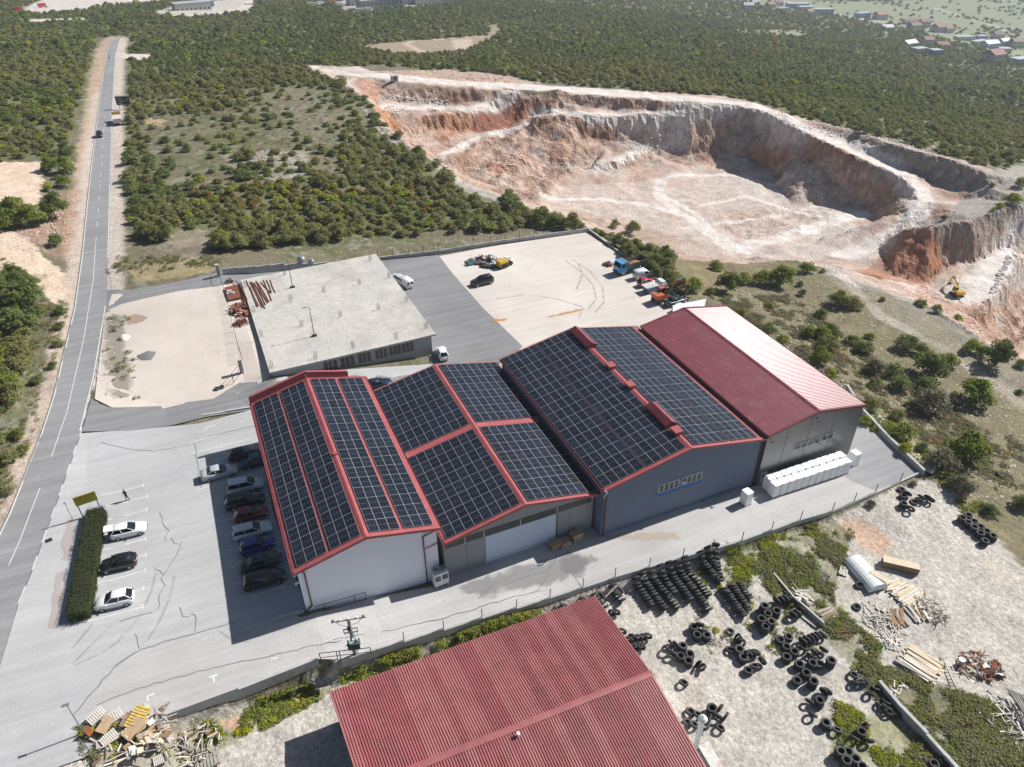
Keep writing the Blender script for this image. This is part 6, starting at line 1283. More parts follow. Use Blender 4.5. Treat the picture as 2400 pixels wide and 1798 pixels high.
    tl = MB().box((0, 0, 0), (.13, .13, .2)).mesh('tail_light', M_TAIL); bp = MB().box((0, 0, 0), (.1, W*.7, .14)).mesh('bumper_grille', M_PLAST); pt = MB().box((0, 0, 0), (.03, .5, .11)).mesh('number_plate', M_PLATE)
    return dict(body=body, glass=glass, roof=roof, pil=pil, mir=mir, hd=hd, tl=tl, bp=bp, pt=pt, D=D_, hl=hl, hw=hw, rear_z=rear_z)
def car(kind, pm, label, pos, ang, group=None, z=None, tail_open=False, rack=False):
    k = (kind, pm.name)
    if k not in CARM: CARM[k] = car_parts(kind, pm)
    c = CARM[k]; o = thing('parked_car', label, 'car', pos, ang, group); hl, hw = c['hl'], c['hw']; D_ = c['D']
    for nm, key in (('body', 'body'), ('windows', 'glass'), ('roof', 'roof'), ('pillars', 'pil')): part(nm, c[key], o, (0, 0, 0))
    r = .33 if kind == 'suv' else .30; wb = hl*.60
    for x in (-wb, wb):
        for s_ in (-1, 1): add_wheel(o, x, s_*(hw-.10), r, .2, s_)
    for s_ in (-1, 1):
        part('mirror', c['mir'], o, (D_['cowl']-.25, s_*(hw+.06), D_['belt']+.04)); q = part('headlight', c['hd'], o, (hl-.18, s_*hw*.66, D_['hood']-.28)); q.scale = (1, s_, 1)
        part('tail_light', c['tl'], o, (-hl+.12, s_*hw*.78, c['rear_z']-.16 if D_['boot'] else D_['belt']-.06))
    part('bumper_grille', c['bp'], o, (hl-.02, 0, .42)); part('number_plate', c['pt'], o, (-hl-.0, 0, .66))
    if rack:
        mb = MB()
        for s_ in (-1, 1): mb.tube((D_['roof0']-.2, s_*hw*.62, D_['H']+.05), (D_['roof1']+.1, s_*hw*.62, D_['H']+.05), .022, 5)
        mb.build('roof_rails', M_STEEL, o)
    if tail_open:
        mb = MB(); A_ = [(0, -.55, 0), (0, .55, 0), (-1.0, .5, .12), (-1.0, -.5, .12)]; mb.hull(A_, [(x, y, z_+.06) for x, y, z_ in A_]); part('open_tailgate', mb.mesh('open_tailgate', pm), o, (D_['roof1']-.05, 0, D_['H']-.02))
        mb = MB(); mb.box((0, 0, 0), (.3, 1.1, .5)); part('boot_opening', mb.mesh('boot_opening', M_PLAST), o, (D_['tail']-.02, 0, 1.0))
    return o
def wheels_pose(rear, front, half, left=True, off=.75):
    """rear/front near-side wheel pixels on the ground -> car centre and heading; the near side is the one towards the camera"""
    a, b = G(*rear), G(*front); d = b-a; d[2] = 0; d /= np.linalg.norm(d); m = (a+b)/2; n = np.array([-d[1], d[0], 0]); toc = CAM_POS-m; toc[2] = 0
    if np.dot(n, toc) > 0: n = -n
    p = m+n*off; return (p[0], p[1], float(hz(p[0], p[1]))+.03), math.atan2(d[1], d[0])
def place_car(kind, pm, label, rear, front, group='cars parked beside the white hall', **kw):
    pos, ang = wheels_pose(rear, front, 0); return car(kind, pm, label, pos, ang, group, **kw)
GH = 'cars parked along the hedge'
place_car('hatch', P_WHITE, 'white hatchback by the hedge with its tailgate open', (277, 1268), (331, 1255), GH, tail_open=True)
place_car('hatch', P_BLACK, 'black hatchback parked nose to the hedge between two white cars', (307, 1334), (250, 1346), GH)
place_car('hatch', P_WHITE, 'white hatchback with closed tailgate at the near end of the hedge', (300, 1421), (239, 1435), GH)
place_car('sedan', P_SILVER, 'silver sedan half out of the hall shadow, parked behind a dark car', (490, 1130), (545, 1116)); place_car('hatch', P_BLACK, 'black hatchback in the shade, farthest of the cars beside the white hall', (549, 1086), (600, 1073))
place_car('sedan', P_NAVY, 'dark blue car tucked against the white hall ahead of the silver sedan', (583, 1102), (636, 1089)); place_car('mpv', P_SILVB, 'pale silver people carrier in the shade beside the black sport utility car', (548, 1163), (609, 1149))
place_car('suv', P_BLACK, 'black sport utility car with roof rails beside the white hall', (545, 1199), (608, 1185), rack=True); place_car('hatch', P_RED, 'dark red car in the shade beside the white hall', (562, 1230), (620, 1216))
place_car('wagon', P_SILVB, 'silver estate car in the shade beside the dark red car', (562, 1270), (628, 1253), rack=True); place_car('hatch', P_BLUE, 'bright blue hatchback in the shade beside the white hall', (581, 1305), (634, 1289))
place_car('sedan', P_GREEN, 'dark green sedan in the shade next to the last black car', (585, 1347), (648, 1329)); place_car('wagon', P_BLACK, 'black car nearest the corner of the white hall', (594, 1386), (654, 1370))
place_car('suv', P_BLACK, 'black sport utility car alone on the gravel yard', (1147, 667), (1121, 673), 'vehicles in the back yards')
place_car('sedan', P_TEAL, 'dark green sedan behind the bare red roof', (1571, 722), (1604, 712), 'vehicles in the back yards'); place_car('hatch', P_RED2, 'red and white car beside the blue flatbed', (1506, 676), (1535, 668), 'vehicles in the back yards')
place_car('hatch', P_WHITE, 'white car half hidden behind the roof edge of the bare red hall', (1588, 738), (1618, 728), 'vehicles in the back yards'); place_car('sedan', P_NAVY, 'dark blue car seen in the gap behind the two solar halls', (870, 916), (905, 912), 'vehicles in the back yards')
place_car('wagon', P_SILVB, 'pale blue car mostly hidden behind the slab edge', (936, 668), (916, 655), 'vehicles in the back yards'); place_car('hatch', P_WHITE, 'white car at the corner of the unfinished building', (1030, 846), (1022, 826), 'vehicles in the back yards')
o = car('hatch', P_BLACK, 'black car driving along the street with headlights on', tuple(G(234, 320)+np.array([0, 0, .03])), -math.pi/2+.02); o.name = 'moving_car'
# vans
def van(label, pos, ang, pm, L=4.1, H=1.85, group='vehicles in the back yards'):
    o = thing('panel_van', label, 'van', pos, ang, group); hl, hw = L/2, .86; mb = MB()
    st = [(-hl, .93, .3, H-.12), (-hl+.12, 1, .24, H-.02), (-.3, 1, .22, H), (.35, 1, .22, H-.04), (1.05, .99, .22, 1.12), (hl-.4, .95, .24, .98), (hl-.08, .84, .28, .8), (hl, .6, .34, .62)]
    rg = []
    for x, k, zb, zt in st: w = hw*k; rg.append([(x, -w*.92, zb), (x, -w, (zb+zt)*.42), (x, -w*.94, zt-.18), (x, -w*.80, zt), (x, w*.80, zt), (x, w*.94, zt-.18), (x, w, (zb+zt)*.42), (x, w*.92, zb)])
    mb.loft(rg); part('body', mb.mesh('body', pm, True), o)
    mb = MB(); mb.add([(.42, -.66, H-.08), (.42, .66, H-.08), (1.02, .74, 1.16), (1.02, -.74, 1.16)], [(0, 3, 2, 1)]); mb.v = [(x+.03, y, z+.02) for x, y, z in mb.v]; part('windscreen', mb.mesh('windscreen', M_CARGL), o)
    for s_ in (-1, 1):
        mb = MB(); mb.add([(-.25, s_*.865, 1.12), (.85, s_*.865, 1.12), (.35, s_*.80, H-.22), (-.25, s_*.80, H-.22)], [(0, 1, 2, 3) if s_ < 0 else (3, 2, 1, 0)]); mb.v = [(x, y+s_*.012, z) for x, y, z in mb.v]; part('side_window', mb.mesh('side_window', M_CARGL), o)
        mb = MB(); mb.box((-hl-.005, s_*.38, H-.55), (.03, .5, .5)); part('rear_window', mb.mesh('rear_window', M_CARGL), o); mb = MB(); mb.box((-hl-.005, s_*.72, .9), (.04, .12, .4)); part('tail_light', mb.mesh('tail_light', M_TAIL), o); mb = MB(); mb.box((hl-.14, s_*.6, .75), (.2, .24, .16)); part('headlight', mb.mesh('headlight', M_HEAD), o)
        for x in (-1.25, 1.3): add_wheel(o, x, s_*.77, .31, .2, s_)
    return o
pos, ang = wheels_pose((1499, 657), (1525, 651), 0); van('white panel van beside the blue dump truck', pos, ang, P_WHITE)
pos, ang = wheels_pose((953, 680), (930, 664), 0); van('white panel van beside the concrete slab building', pos, ang, P_WHITE)
# dump truck
pos, ang = wheels_pose((1508, 633), (1460, 647), 0, off=1.1); T = thing('dump_truck', 'dump truck with light blue cab and rusty load on the gravel yard', 'truck', pos, ang, 'vehicles in the back yards'); M_BED = mat('grey_tipper_bed', (.17, .165, .15), .8, var=.2, vscale=2)
mb = MB(); cb = [(1.75, -1.2, .7), (3.35, -1.2, .7), (3.35, 1.2, .7), (1.75, 1.2, .7)]; md_ = [(1.75, -1.22, 1.75), (3.45, -1.2, 1.65), (3.45, 1.2, 1.65), (1.75, 1.22, 1.75)]; tp = [(1.75, -1.1, 2.75), (3.1, -1.08, 2.7), (3.1, 1.08, 2.7), (1.75, 1.1, 2.75)]
mb.loft([cb, md_, tp]); part('cab', mb.mesh('cab', P_TRUCK), T); mb = MB(); mb.add([(3.44, -1.0, 1.75), (3.44, 1.0, 1.75), (3.17, .92, 2.55), (3.17, -.92, 2.55)], [(0, 1, 2, 3)]); mb.v = [(x+.02, y, z) for x, y, z in mb.v]; part('windscreen', mb.mesh('windscreen', M_CARGL), T)
for s_ in (-1, 1): mb = MB(); mb.add([(2.0, s_*1.22, 1.8), (3.2, s_*1.21, 1.8), (3.0, s_*1.12, 2.55), (2.0, s_*1.13, 2.55)], [(0, 1, 2, 3) if s_ < 0 else (3, 2, 1, 0)]); mb.v = [(x, y+s_*.02, z) for x, y, z in mb.v]; part('side_window', mb.mesh('side_window', M_CARGL), T); mb = MB(); mb.box((3.45, s_*.8, .95), (.08, .35, .2)); part('headlight', mb.mesh('headlight', M_HEAD), T)
mb = MB(); mb.box((0, 0, .85), (6.4, .9, .3)); part('chassis', mb.mesh('chassis', M_PLAST), T); mb = MB(); mb.box((3.42, 0, .6), (.2, 2.3, .35)); part('bumper', mb.mesh('bumper', M_PLAST), T)
mb = MB(); mb.box((-1.0, 0, 1.2), (5.0, 2.4, .12)); [mb.box((-1.0, s_*1.18, 1.75), (5.0, .06, 1.0)) for s_ in (-1, 1)]; mb.box((1.48, 0, 1.95), (.06, 2.4, 1.5)); mb.box((-3.48, 0, 1.85), (.06, 2.4, 1.25)); mb.box((1.75, 0, 2.75), (.6, 2.3, .08)); bed = part('tipper_bed', mb.mesh('tipper_bed', M_BED), T)
for s_ in (-1, 1):
    for k in range(7): mb = MB(); mb.box((-3.2+k*.75, s_*1.23, 1.72), (.08, .06, .95)); part('bed_rib', mb.mesh('bed_rib', M_BED), bed)
mb = MB(); mb.lathe([(1.75, 0), (1.3, .35), (.5, .6), (.01, .65)], 12); mb.v = [(x*1.05-.9, y*.6, z+1.25) for x, y, z in mb.v]; part('load', mb.mesh('load', mat('ochre_soil_load', (.36, .17, .07), .95, var=.2)), T)
for x in (2.55, -1.4, -2.6):
    for s_ in (-1, 1): add_wheel(T, x, s_*1.05, .5, .3, s_)
# blue flatbed with white platform
pos, ang = wheels_pose((1526, 689), (1552, 682), 0, off=.9); V = thing('flatbed_truck', 'small blue truck with railed white platform next to the orange digger', 'truck', pos, ang, 'vehicles in the back yards'); P_DBLUE = paint('deep_blue', (.015, .10, .32), .4)
mb = MB(); mb.box((-.5, 0, .75), (3.2, 1.7, .9)); part('body', mb.mesh('body', P_DBLUE), V); mb = MB(); mb.loft([[(1.1, -.9, .4), (2.5, -.85, .4), (2.5, .85, .4), (1.1, .9, .4)], [(1.1, -.9, 1.2), (2.45, -.85, 1.1), (2.45, .85, 1.1), (1.1, .9, 1.2)], [(1.1, -.8, 1.9), (2.0, -.75, 1.85), (2.0, .75, 1.85), (1.1, .8, 1.9)]]); part('cab', mb.mesh('cab', P_WHITE), V)
mb = MB(); mb.box((-.6, 0, 1.3), (3.6, 2.0, .16)); pf = part('platform', mb.mesh('platform', mat('pale_deck', (.5, .5, .48), .8)), V)
for x in (-2.35, -1.2, 0, 1.15):
    for s_ in (-1, 1): mb = MB(); mb.tube((x, s_*.97, 1.3), (x, s_*.97, 2.05), .03, 5); part('rail_post', mb.mesh('rail_post', P_WHITE), pf)
for s_ in (-1, 1):
    for zz in (1.7, 2.05): mb = MB(); mb.tube((-2.35, s_*.97, zz), (1.15, s_*.97, zz), .025, 5); part('rail', mb.mesh('rail', P_WHITE), pf)
mb = MB(); mb.add([(2.47, -.75, 1.15), (2.47, .75, 1.15), (2.05, .68, 1.8), (2.05, -.68, 1.8)], [(0, 1, 2, 3)]); mb.v = [(x+.03, y, z) for x, y, z in mb.v]; part('windscreen', mb.mesh('windscreen', M_CARGL), V)
for x in (-1.5, 1.75):
    for s_ in (-1, 1): add_wheel(V, x, s_*.8, .33, .22, s_)
# excavators
def digger(label, pos, ang, pm, wheeled=True, s=1.0, group=None):
    X = thing('excavator', label, 'excavator', pos, ang, group); X.scale = (s, s, s)
    if wheeled:
        mb = MB(); mb.box((0, 0, .85), (3.2, 1.3, .4)); part('undercarriage', mb.mesh('undercarriage', pm), X)
        for x in (-1.35, 1.35):
            for s_ in (-1, 1): add_wheel(X, x, s_*.95, .55, .42, s_)
    else:
        for s_ in (-1, 1): mb = MB(); mb.loft([[(x, s_*1.05-.28, z) for x, z in ((-1.8, .35), (-1.5, 0), (1.5, 0), (1.8, .35), (1.5, .75), (-1.5, .75))], [(x, s_*1.05+.28, z) for x, z in ((-1.8, .35), (-1.5, 0), (1.5, 0), (1.8, .35), (1.5, .75), (-1.5, .75))]]); part('crawler_track', mb.mesh('crawler_track', M_PLAST), X)
        mb = MB(); mb.box((0, 0, .6), (1.4, 1.6, .4)); part('undercarriage', mb.mesh('undercarriage', M_PLAST), X)
    mb = MB(); mb.tube((0, 0, .95), (0, 0, 1.2), .7, 14); part('slew_ring', mb.mesh('slew_ring', M_PLAST), X)
    mb = MB(); mb.hull([(-2.0, -1.15, 1.2), (.9, -1.15, 1.2), (.9, 1.15, 1.2), (-2.0, 1.15, 1.2)], [(-2.1, -1.1, 2.1), (-.2, -1.1, 2.05), (-.2, 1.1, 2.05), (-2.1, 1.1, 2.1)]); part('engine_house', mb.mesh('engine_house', pm), X)
    mb = MB(); mb.hull([(-.3, .15, 1.2), (1.15, .15, 1.2), (1.15, 1.1, 1.2), (-.3, 1.1, 1.2)], [(-.25, .2, 2.75), (.85, .2, 2.75), (.85, 1.05, 2.75), (-.25, 1.05, 2.75)]); part('cab', mb.mesh('cab', M_CARGL), X); mb = MB(); mb.box((.3, .62, 2.8), (1.2, .95, .1)); [mb.tube((x, y, 1.2), (x*.85, y, 2.78), .045, 5) for x, y in ((-.3, .15), (1.15, .15), (1.15, 1.1), (-.3, 1.1))]; part('cab_frame', mb.mesh('cab_frame', pm), X)
    bm_ = MB(); 
    for y in (-.55, -.2): pass
    def arm(pts, w, nm, m):
        mb = MB(); rg = []
        for (x, z, h) in pts: rg.append([(x-.0, -.4-w, z-h), (x, -.4+w, z-h), (x, -.4+w, z+h), (x, -.4-w, z+h)])
        mb.loft(rg); part(nm, mb.mesh(nm, m), X)
    mr_ = M_RUST if wheeled else pm
    arm([(.6, 1.5, .25), (2.0, 3.1, .32), (3.6, 3.7, .3), (5.2, 3.5, .2)], .2, 'boom', mr_); arm([(5.0, 3.9, .16), (5.5, 3.0, .22), (5.6, 1.4, .15)], .17, 'stick', mr_)
    mb = MB(); mb.loft([[(5.7, y, 1.5), (5.3, y, .9), (5.0, y, .35), (5.5, y, .1), (5.95, y, .6)] for y in (-.85, .05)]); part('bucket', mb.mesh('bucket', M_PLAST), X); mb = MB(); mb.tube((1.0, -.4, 1.4), (2.6, -.4, 3.0), .09, 6); mb.tube((3.0, -.4, 4.1), (5.0, -.4, 4.1), .08, 6); part('hydraulics', mb.mesh('hydraulics', M_STEEL), X); return X
pe = G(1550, 706); digger('faded orange wheeled excavator with rusty arm on the gravel yard', tuple(pe), math.atan2(*(G(1600, 690)-pe)[[1, 0]]), P_ORANGE, True, .92, None)
pe = G(2241, 693); digger('small yellow excavator working on the quarry ledge', tuple(pe), 1.15, P_YELLOW, False, .8)
# yellow truck parked on the verge
pr = G(278, 288); T2 = thing('box_truck', 'tipper truck with yellow front board parked on the street verge', 'truck', tuple(pr), math.pi/2+.02)
mb = MB(); mb.box((-1, 0, 1.45), (5.4, 2.4, 1.3)); part('bed', mb.mesh('bed', mat('pale_truck_bed', (.55, .50, .46), .7)), T2); mb = MB(); mb.box((1.85, 0, 2.2), (.15, 2.45, 1.7)); part('front_board', mb.mesh('front_board', P_YELLOW), T2); mb = MB(); mb.loft([[(2.0, -1.2, .6), (3.6, -1.2, .6), (3.6, 1.2, .6), (2.0, 1.2, .6)], [(2.0, -1.2, 1.8), (3.6, -1.2, 1.7), (3.6, 1.2, 1.7), (2.0, 1.2, 1.8)], [(2.0, -1.1, 2.8), (3.3, -1.1, 2.75), (3.3, 1.1, 2.75), (2.0, 1.1, 2.8)]]); part('cab', mb.mesh('cab', P_WHITE), T2); mb = MB(); mb.box((0, 0, .7), (6.6, 1.0, .3)); part('chassis', mb.mesh('chassis', M_PLAST), T2)
for x in (-2.6, -1.4, 2.7):
    for s_ in (-1, 1): add_wheel(T2, x, s_*1.05, .5, .3, s_)
# ------------------------------------------------------------------ tyres
def tyre_mesh(r, w, n=14):
    mb = MB(); mb.lathe([(r*.55, -w*.36), (r*.60, -w*.47), (r*.88, -w/2), (r*.985, -w*.36), (r, 0), (r*.985, w*.36), (r*.88, w/2), (r*.60, w*.47), (r*.55, w*.36)], n); return mb
M_TY = [mat('old_tyre_a', (.032, .032, .034), .85, var=.3, vscale=4, dirt=(.16, .15, .135, .35)), mat('old_tyre_b', (.055, .055, .056), .9, var=.3, vscale=4, dirt=(.24, .225, .20, .5)), mat('old_tyre_c', (.020, .020, .022), .7, var=.3, vscale=4)]
TYM = [tyre_mesh(.52, .27).mesh('tyre', m, True) for m in M_TY]; TYS = tyre_mesh(.40, .22).mesh('tyre', M_TY[1], True)
NT_ = [0]
def tyre(p, rot, label, group, me=None, s=1.0):
    o = bpy.data.objects.new('tyre', me or rnd.choice(TYM)); link(o, None, p); s *= rnd.uniform(.93, 1.04); o.rotation_euler = rot; o.scale = (s, s, s); NT_[0] += 1; return tag(o, label, 'tyre', group)
def PT1(x, y): return (1300+x/5.5225, 1260+y/5.5225)
def PT2(x, y): return (1560+x/5.5225, 1360+y/5.5225)
def PT3(x, y): return (1880+x/5.53, 1560+y/5.53)
def PT4(x, y): return (1560+x/5.53, 1560+y/5.53)
def lean_row(name, a, b, n, r=.5, tilt=.5):
    """standing tyres leaning on each other from pixel a (wall end) to b (near end), pixels of the tyre middles"""
    A_, B_ = at(*a, -1.25), at(*b, -1.45); d = B_-A_; L = np.hypot(d[0], d[1]); dz = math.atan2(d[1], d[0])
    for k in range(n):
        f = k/(n-1) if n > 1 else .5; p = A_*(1-f)+B_*f; p[2] = float(hz(p[0], p[1]))+r*.96+.02
        tyre((p[0]+rnd.uniform(-.05, .05), p[1]+rnd.uniform(-.05, .05), p[2]), (0, math.pi/2-tilt+rnd.uniform(-.08, .08), dz+math.pi+rnd.uniform(-.09, .09)), f'{ordinal(k)} tyre from the wall in {name}', 'tyres leaning in rows')
rows_ = [('the short leaning row beside the red shed', PT1(740, 680), PT1(862, 835), 5), ('the leaning row half under the shed roof', PT1(510, 770), PT1(640, 930), 5),
         ('the first long leaning row from the shed', PT1(1030, 585), PT1(1243, 900), 9), ('the second long leaning row from the shed', PT1(1130, 545), PT1(1412, 940), 12), ('the third long leaning row from the shed', PT1(1240, 515), PT1(1590, 925), 12), ('the fourth long leaning row from the shed', PT1(1345, 460), PT1(1525, 725), 8),
         ('the fifth long leaning row from the shed', PT1(1460, 425), PT1(1745, 815), 12), ('the sixth long leaning row from the shed', PT1(1560, 395), PT1(1995, 950), 16), ('the seventh long leaning row from the shed', PT1(1660, 360), PT1(1990, 770), 12),
         ('the row left of three beyond the gap', PT1(1860, 295), PT1(2120, 585), 10), ('the middle row of three beyond the gap', PT1(1950, 250), PT1(2085, 410), 6), ('the right row of three beyond the gap', PT1(2060, 225), PT2(690, 20), 9),
         ('the long row below the three rows', PT2(745, 120), PT2(1005, 470), 12), ('the row right of the long lower row', PT2(860, 85), PT2(1065, 395), 10), ('the shortest lower row nearest the weeds', PT2(940, 50), PT2(1078, 250), 7)]
for nm, a, b, n in rows_: lean_row(nm, a, b, n)
def stack(px, n, label, tx=0.0, r=.52, h=.265, lean=0.03, group='stacked tyres', me=None, zc=None):
    """px: pixel of the centre of the top tyre's hole"""
    z0 = -2.0
    for _ in range(3): p = at(*px, z0+h*n); z0 = float(hz(p[0], p[1]))
    for k in range(n):
        tier = 'top' if k == n-1 else ('bottom' if k == 0 else ('middle' if n == 3 else f'{ordinal(k)} lowest'))
        lab = f'{tier} tyre of {label}' if n > 1 else f'single flat tyre, {label}'
        tyre((p[0]+rnd.uniform(-lean, lean), p[1]+rnd.uniform(-lean, lean), z0+h*(k+.5)+.01), (rnd.uniform(-.03, .03), rnd.uniform(-.03, .03), rnd.uniform(0, 6)), lab, group, me, r/.52)
def cluster(desc, tops, tf, ordw=None):
    o_ = sorted(range(len(tops)), key=lambda i: tops[i][0]); names_ = {}
    for rank, i in enumerate(o_): names_[i] = ('the stack' if len(tops) == 1 else ('the leftmost stack' if rank == 0 else ('the rightmost stack' if rank == len(tops)-1 else f'stack {ordinal(rank)} from left')))
    for i, (x, y, n) in enumerate(tops): stack(tf(x, y), n, f'{names_[i]} {desc}')
cluster('in the group right of the rows', [(1285, 325, 4), (1440, 385, 4), (1328, 425, 4), (1243, 490, 4), (1370, 530, 4), (1292, 592, 4)], PT2)
cluster('in the trio near the bright weeds', [(365, 595, 3), (408, 697, 3), (535, 700, 3)], PT2)
cluster('in the cluster right of the shed roof', [(225, 840, 3), (198, 970, 3), (315, 945, 3), (300, 1035, 3)], PT2)
cluster('in the middle of the open yard', [(838, 655, 1), (955, 882, 3), (1007, 985, 3), (1075, 1160, 2)], PT2)
cluster('in the curved group by the brambles', [(1490, 762, 2), (1597, 720, 2), (1567, 855, 2), (1675, 915, 3), (1570, 985, 3)], PT2)
cluster('in the group left of the bramble wall', [(1738, 1078, 3), (1828, 1190, 3), (1918, 1300, 4), (1905, 1060, 3), (1988, 1070, 2), (2150, 1030, 4), (1700, 1290, 2)], PT2)
cluster('standing alone below the bramble group', [(232, 440, 4)], PT3); cluster('beside the lone tilted tyre', [(315, 735, 3)], PT3)
cluster('amid the weeds near the bottom', [(778, 850, 3)], PT3); cluster('in the group at the bottom edge', [(508, 1098, 4), (600, 1112, 3), (580, 1215, 4), (700, 1198, 3), (780, 1300, 3)], PT3)
cluster('at the foot of the long low wall', [(1855, 1230, 2), (1715, 1265, 2), (1925, 1305, 2), (1775, 1170, 1)], PT3); cluster('beside the white flue pipe', [(610, 545, 3)], PT4)
def PT5(x, y): return (2080+x/3.966, 1120+y/3.966)
cluster('in the block on the stony ground', [(702, 365, 3), (757, 342, 3), (752, 405, 3), (810, 398, 3), (815, 452, 3), (868, 447, 3), (868, 505, 3), (927, 490, 3), (987, 533, 3), (912, 580, 3)], PT5)
cluster('of the heap beyond the fence corner', [(155, 230, 3), (150, 160, 2), (133, 103, 1), (247, 218, 1)], PT5)
# loose standing and tilted tyres
def loose(lst, tf, desc, tilt=1.1):
    lst = sorted(lst); 
    for i, (x, y, az, tl) in enumerate(lst):
        p = G(*tf(x, y+60)); p[2] += .5*math.sin(tl)+.12
        tyre(tuple(p), (0, tl, az), f'{ordinal(i)} loose tyre from left {desc}', 'loose tyres')
loose([(1640, 430, .3, 1.2), (1690, 410, .3, 1.2), (1745, 360, .4, 1.1), (1425, 250, .2, 1.25), (1490, 235, .2, 1.25), (1545, 225, .2, 1.25), (1590, 220, .2, 1.2), (1650, 240, .2, 1.1)], PT2, 'near the thin yard wall')
loose([(1760, 770, .3, 1.2), (1815, 750, .3, 1.2), (1865, 730, .3, 1.2), (1915, 715, .3, 1.2), (1960, 700, .3, 1.2), (2020, 690, .3, 1.1), (1780, 840, .5, .5), (1870, 950, .4, .8), (1920, 910, .4, 1.0), (1975, 920, .4, 1.0), (2030, 880, .4, 1.1)], PT2, 'beside the brambles')
loose([(920, 720, 2.4, 1.0), (945, 760, 2.4, 1.0), (975, 795, 2.4, .8), (830, 860, 1, .3), (1060, 940, .6, 1.4), (1110, 930, .6, 1.4), (1155, 920, .6, 1.4), (1240, 1030, .2, 1.4), (1145, 1080, 1, .5)], PT2, 'in the middle of the yard')
loose([(70, 800, 0, 1.0), (130, 820, .2, 1.2), (95, 940, .5, 1.3), (415, 1070, 2.2, 1.0), (465, 1105, 2.2, .8), (230, 1290, .5, .4), (20, 870, .3, 1.0), (430, 560, 1, 1.2), (480, 630, 1, .9)], PT2, 'right of the shed roof')
loose([(1000, 1270, .8, 1.45), (870, 1200, .8, 1.45), (960, 1310, .8, 1.45), (1020, 1290, .8, 1.45), (1080, 1280, .8, 1.45), (1140, 1270, .8, 1.45), (1200, 1260, .8, 1.45), (1060, 1410, .8, 1.45), (1110, 1400, .8, 1.45), (740, 960, .8, 1.45), (790, 950, .8, 1.45)], PT1, 'along the shed edge')
loose([(610, 735, 0, 1.15), (850, 650, 0, .9), (370, 770, .2, .6), (130, 860, .2, .6), (40, 895, .2, .6)], PT1, 'at the foot of the concrete wall')
loose([(320, 560, .3, .3), (410, 600, .6, .5), (280, 700, .2, .3), (360, 730, .5, .5), (540, 660, 2.2, .9), (520, 700, 2.2, .9), (500, 760, 2.2, .7), (670, 640, .5, 1.2), (700, 775, .3, .5), (760, 650, 2, 1.4), (690, 540, 2, 1.3)], PT4, 'around the white flue pipe')
loose([(660, 80, .3, .3), (680, 190, 1, .8), (740, 190, 1, .8), (790, 180, 1, .8), (955, 260, 1, .5), (870, 330, 1, .7), (1010, 470, .5, .5), (1080, 440, .5, .6), (1075, 520, .5, .9), (1100, 580, .5, .6), (1200, 570, .5, .35)], PT3, 'along the long low wall')
loose([(270, 320, .4, 1.3), (310, 320, .4, 1.3), (85, 450, .5, 1.1), (120, 610, .4, .8), (440, 800, .8, .5), (660, 920, .5, 1.0), (790, 770, 2, .9), (840, 960, 1, 1.2)], PT3, 'below the bramble group')
loose([(300, 170, .3, .6), (310, 140, .3, .7), (365, 150, .4, 1.0), (395, 175, .4, 1.1), (205, 260, .3, 1.2), (180, 115, .3, 1.0), (1, 1, 1, 1)][:-1], PT5, 'in the heap beyond the fence corner')
for i, (px, w) in enumerate((((509, 913), 'left'), ((520, 909), 'right'))): p = G(*px); tyre((p[0], p[1], p[2]+.16), (.1, .1, 0), f'{w} of two tyres lying at the edge of the gravel lot', 'tyres on the gravel lot', None, .8)
p = G(2343, 1115); tyre((p[0], p[1], p[2]+.2), (.3, .2, 0), 'lone tyre among stones on the right slope', 'loose tyres')
for i, q in enumerate([(2157, 1464), (2007, 1423), (2155, 1376)][:2]): pass
for (x, y, w) in ((345, 465, 'upper'), (315, 745, 'lower')): p = G(1950+x/5.5225, 1290+y/5.5225); tyre((p[0], p[1], p[2]+.16), (.1, -.1, 0), f'{w} of two tyres lying beside the white tank', 'tyres by the tank', None, .9)
# ------------------------------------------------------------------ white bagged goods, pallets, machines by the halls
M_BAG = mat('white_shrink_wrap', (.80, .81, .82), .45, var=.05, vscale=3, bump=.25, bscale=9)
def bag_mesh(seed, w=1.12, d=1.15, h=1.95):
    r = random.Random(seed); mb = MB(); rg = []
    for z, k in ((0, .97), (.15, 1.0), (h*.33, 1.0), (h*.36, .985), (h*.66, 1.0), (h*.69, .985), (h*.96, .995), (h, .95)):
        ring = []
        for x, y in ((-1, -.8), (-.8, -1), (.8, -1), (1, -.8), (1, .8), (.8, 1), (-.8, 1), (-1, .8)): q = k*r.uniform(.975, 1.02); ring.append((x*w/2*q, y*d/2*q, z+(r.uniform(-.03, .03) if 0 < z else 0)))
        rg.append(ring)
    mb.loft(rg); return mb.mesh('wrapped_load', M_BAG)
BG = [bag_mesh(i) for i in range(4)]; PALM = MB()
for y in (-.5, 0, .5): PALM.box((0, y, .05), (1.15, .12, .09))
for x in (-.5, -.17, .17, .5): PALM.box((x, 0, .11), (.14, 1.15, .03))
M_WOOD = mat('pale_pallet_wood', (.50, .37, .22), .85, var=.2, vscale=4); M_WOODG = mat('grey_old_wood', (.36, .33, .29), .9, var=.25, vscale=4); M_WOODY = mat('yellow_pallet_paint', (.58, .42, .10), .8, var=.15, vscale=4); M_WOODB = mat('brown_pallet_wood', (.26, .17, .10), .9, var=.25, vscale=4); M_WOODW = mat('bleached_planks', (.64, .60, .54), .9, var=.15, vscale=4); M_WOODL = mat('fresh_beige_planks', (.60, .50, .36), .85, var=.15, vscale=4)
PAL_ME = PALM.mesh('base_pallet', M_WOOD)
ba, bb_ = at(1812, 1163, 0), at(1980, 1108, -.2)
bx = np.linspace(ba[0]+.2, bb_[0]-.1, 11); by = np.linspace(ba[1], bb_[1], 11)
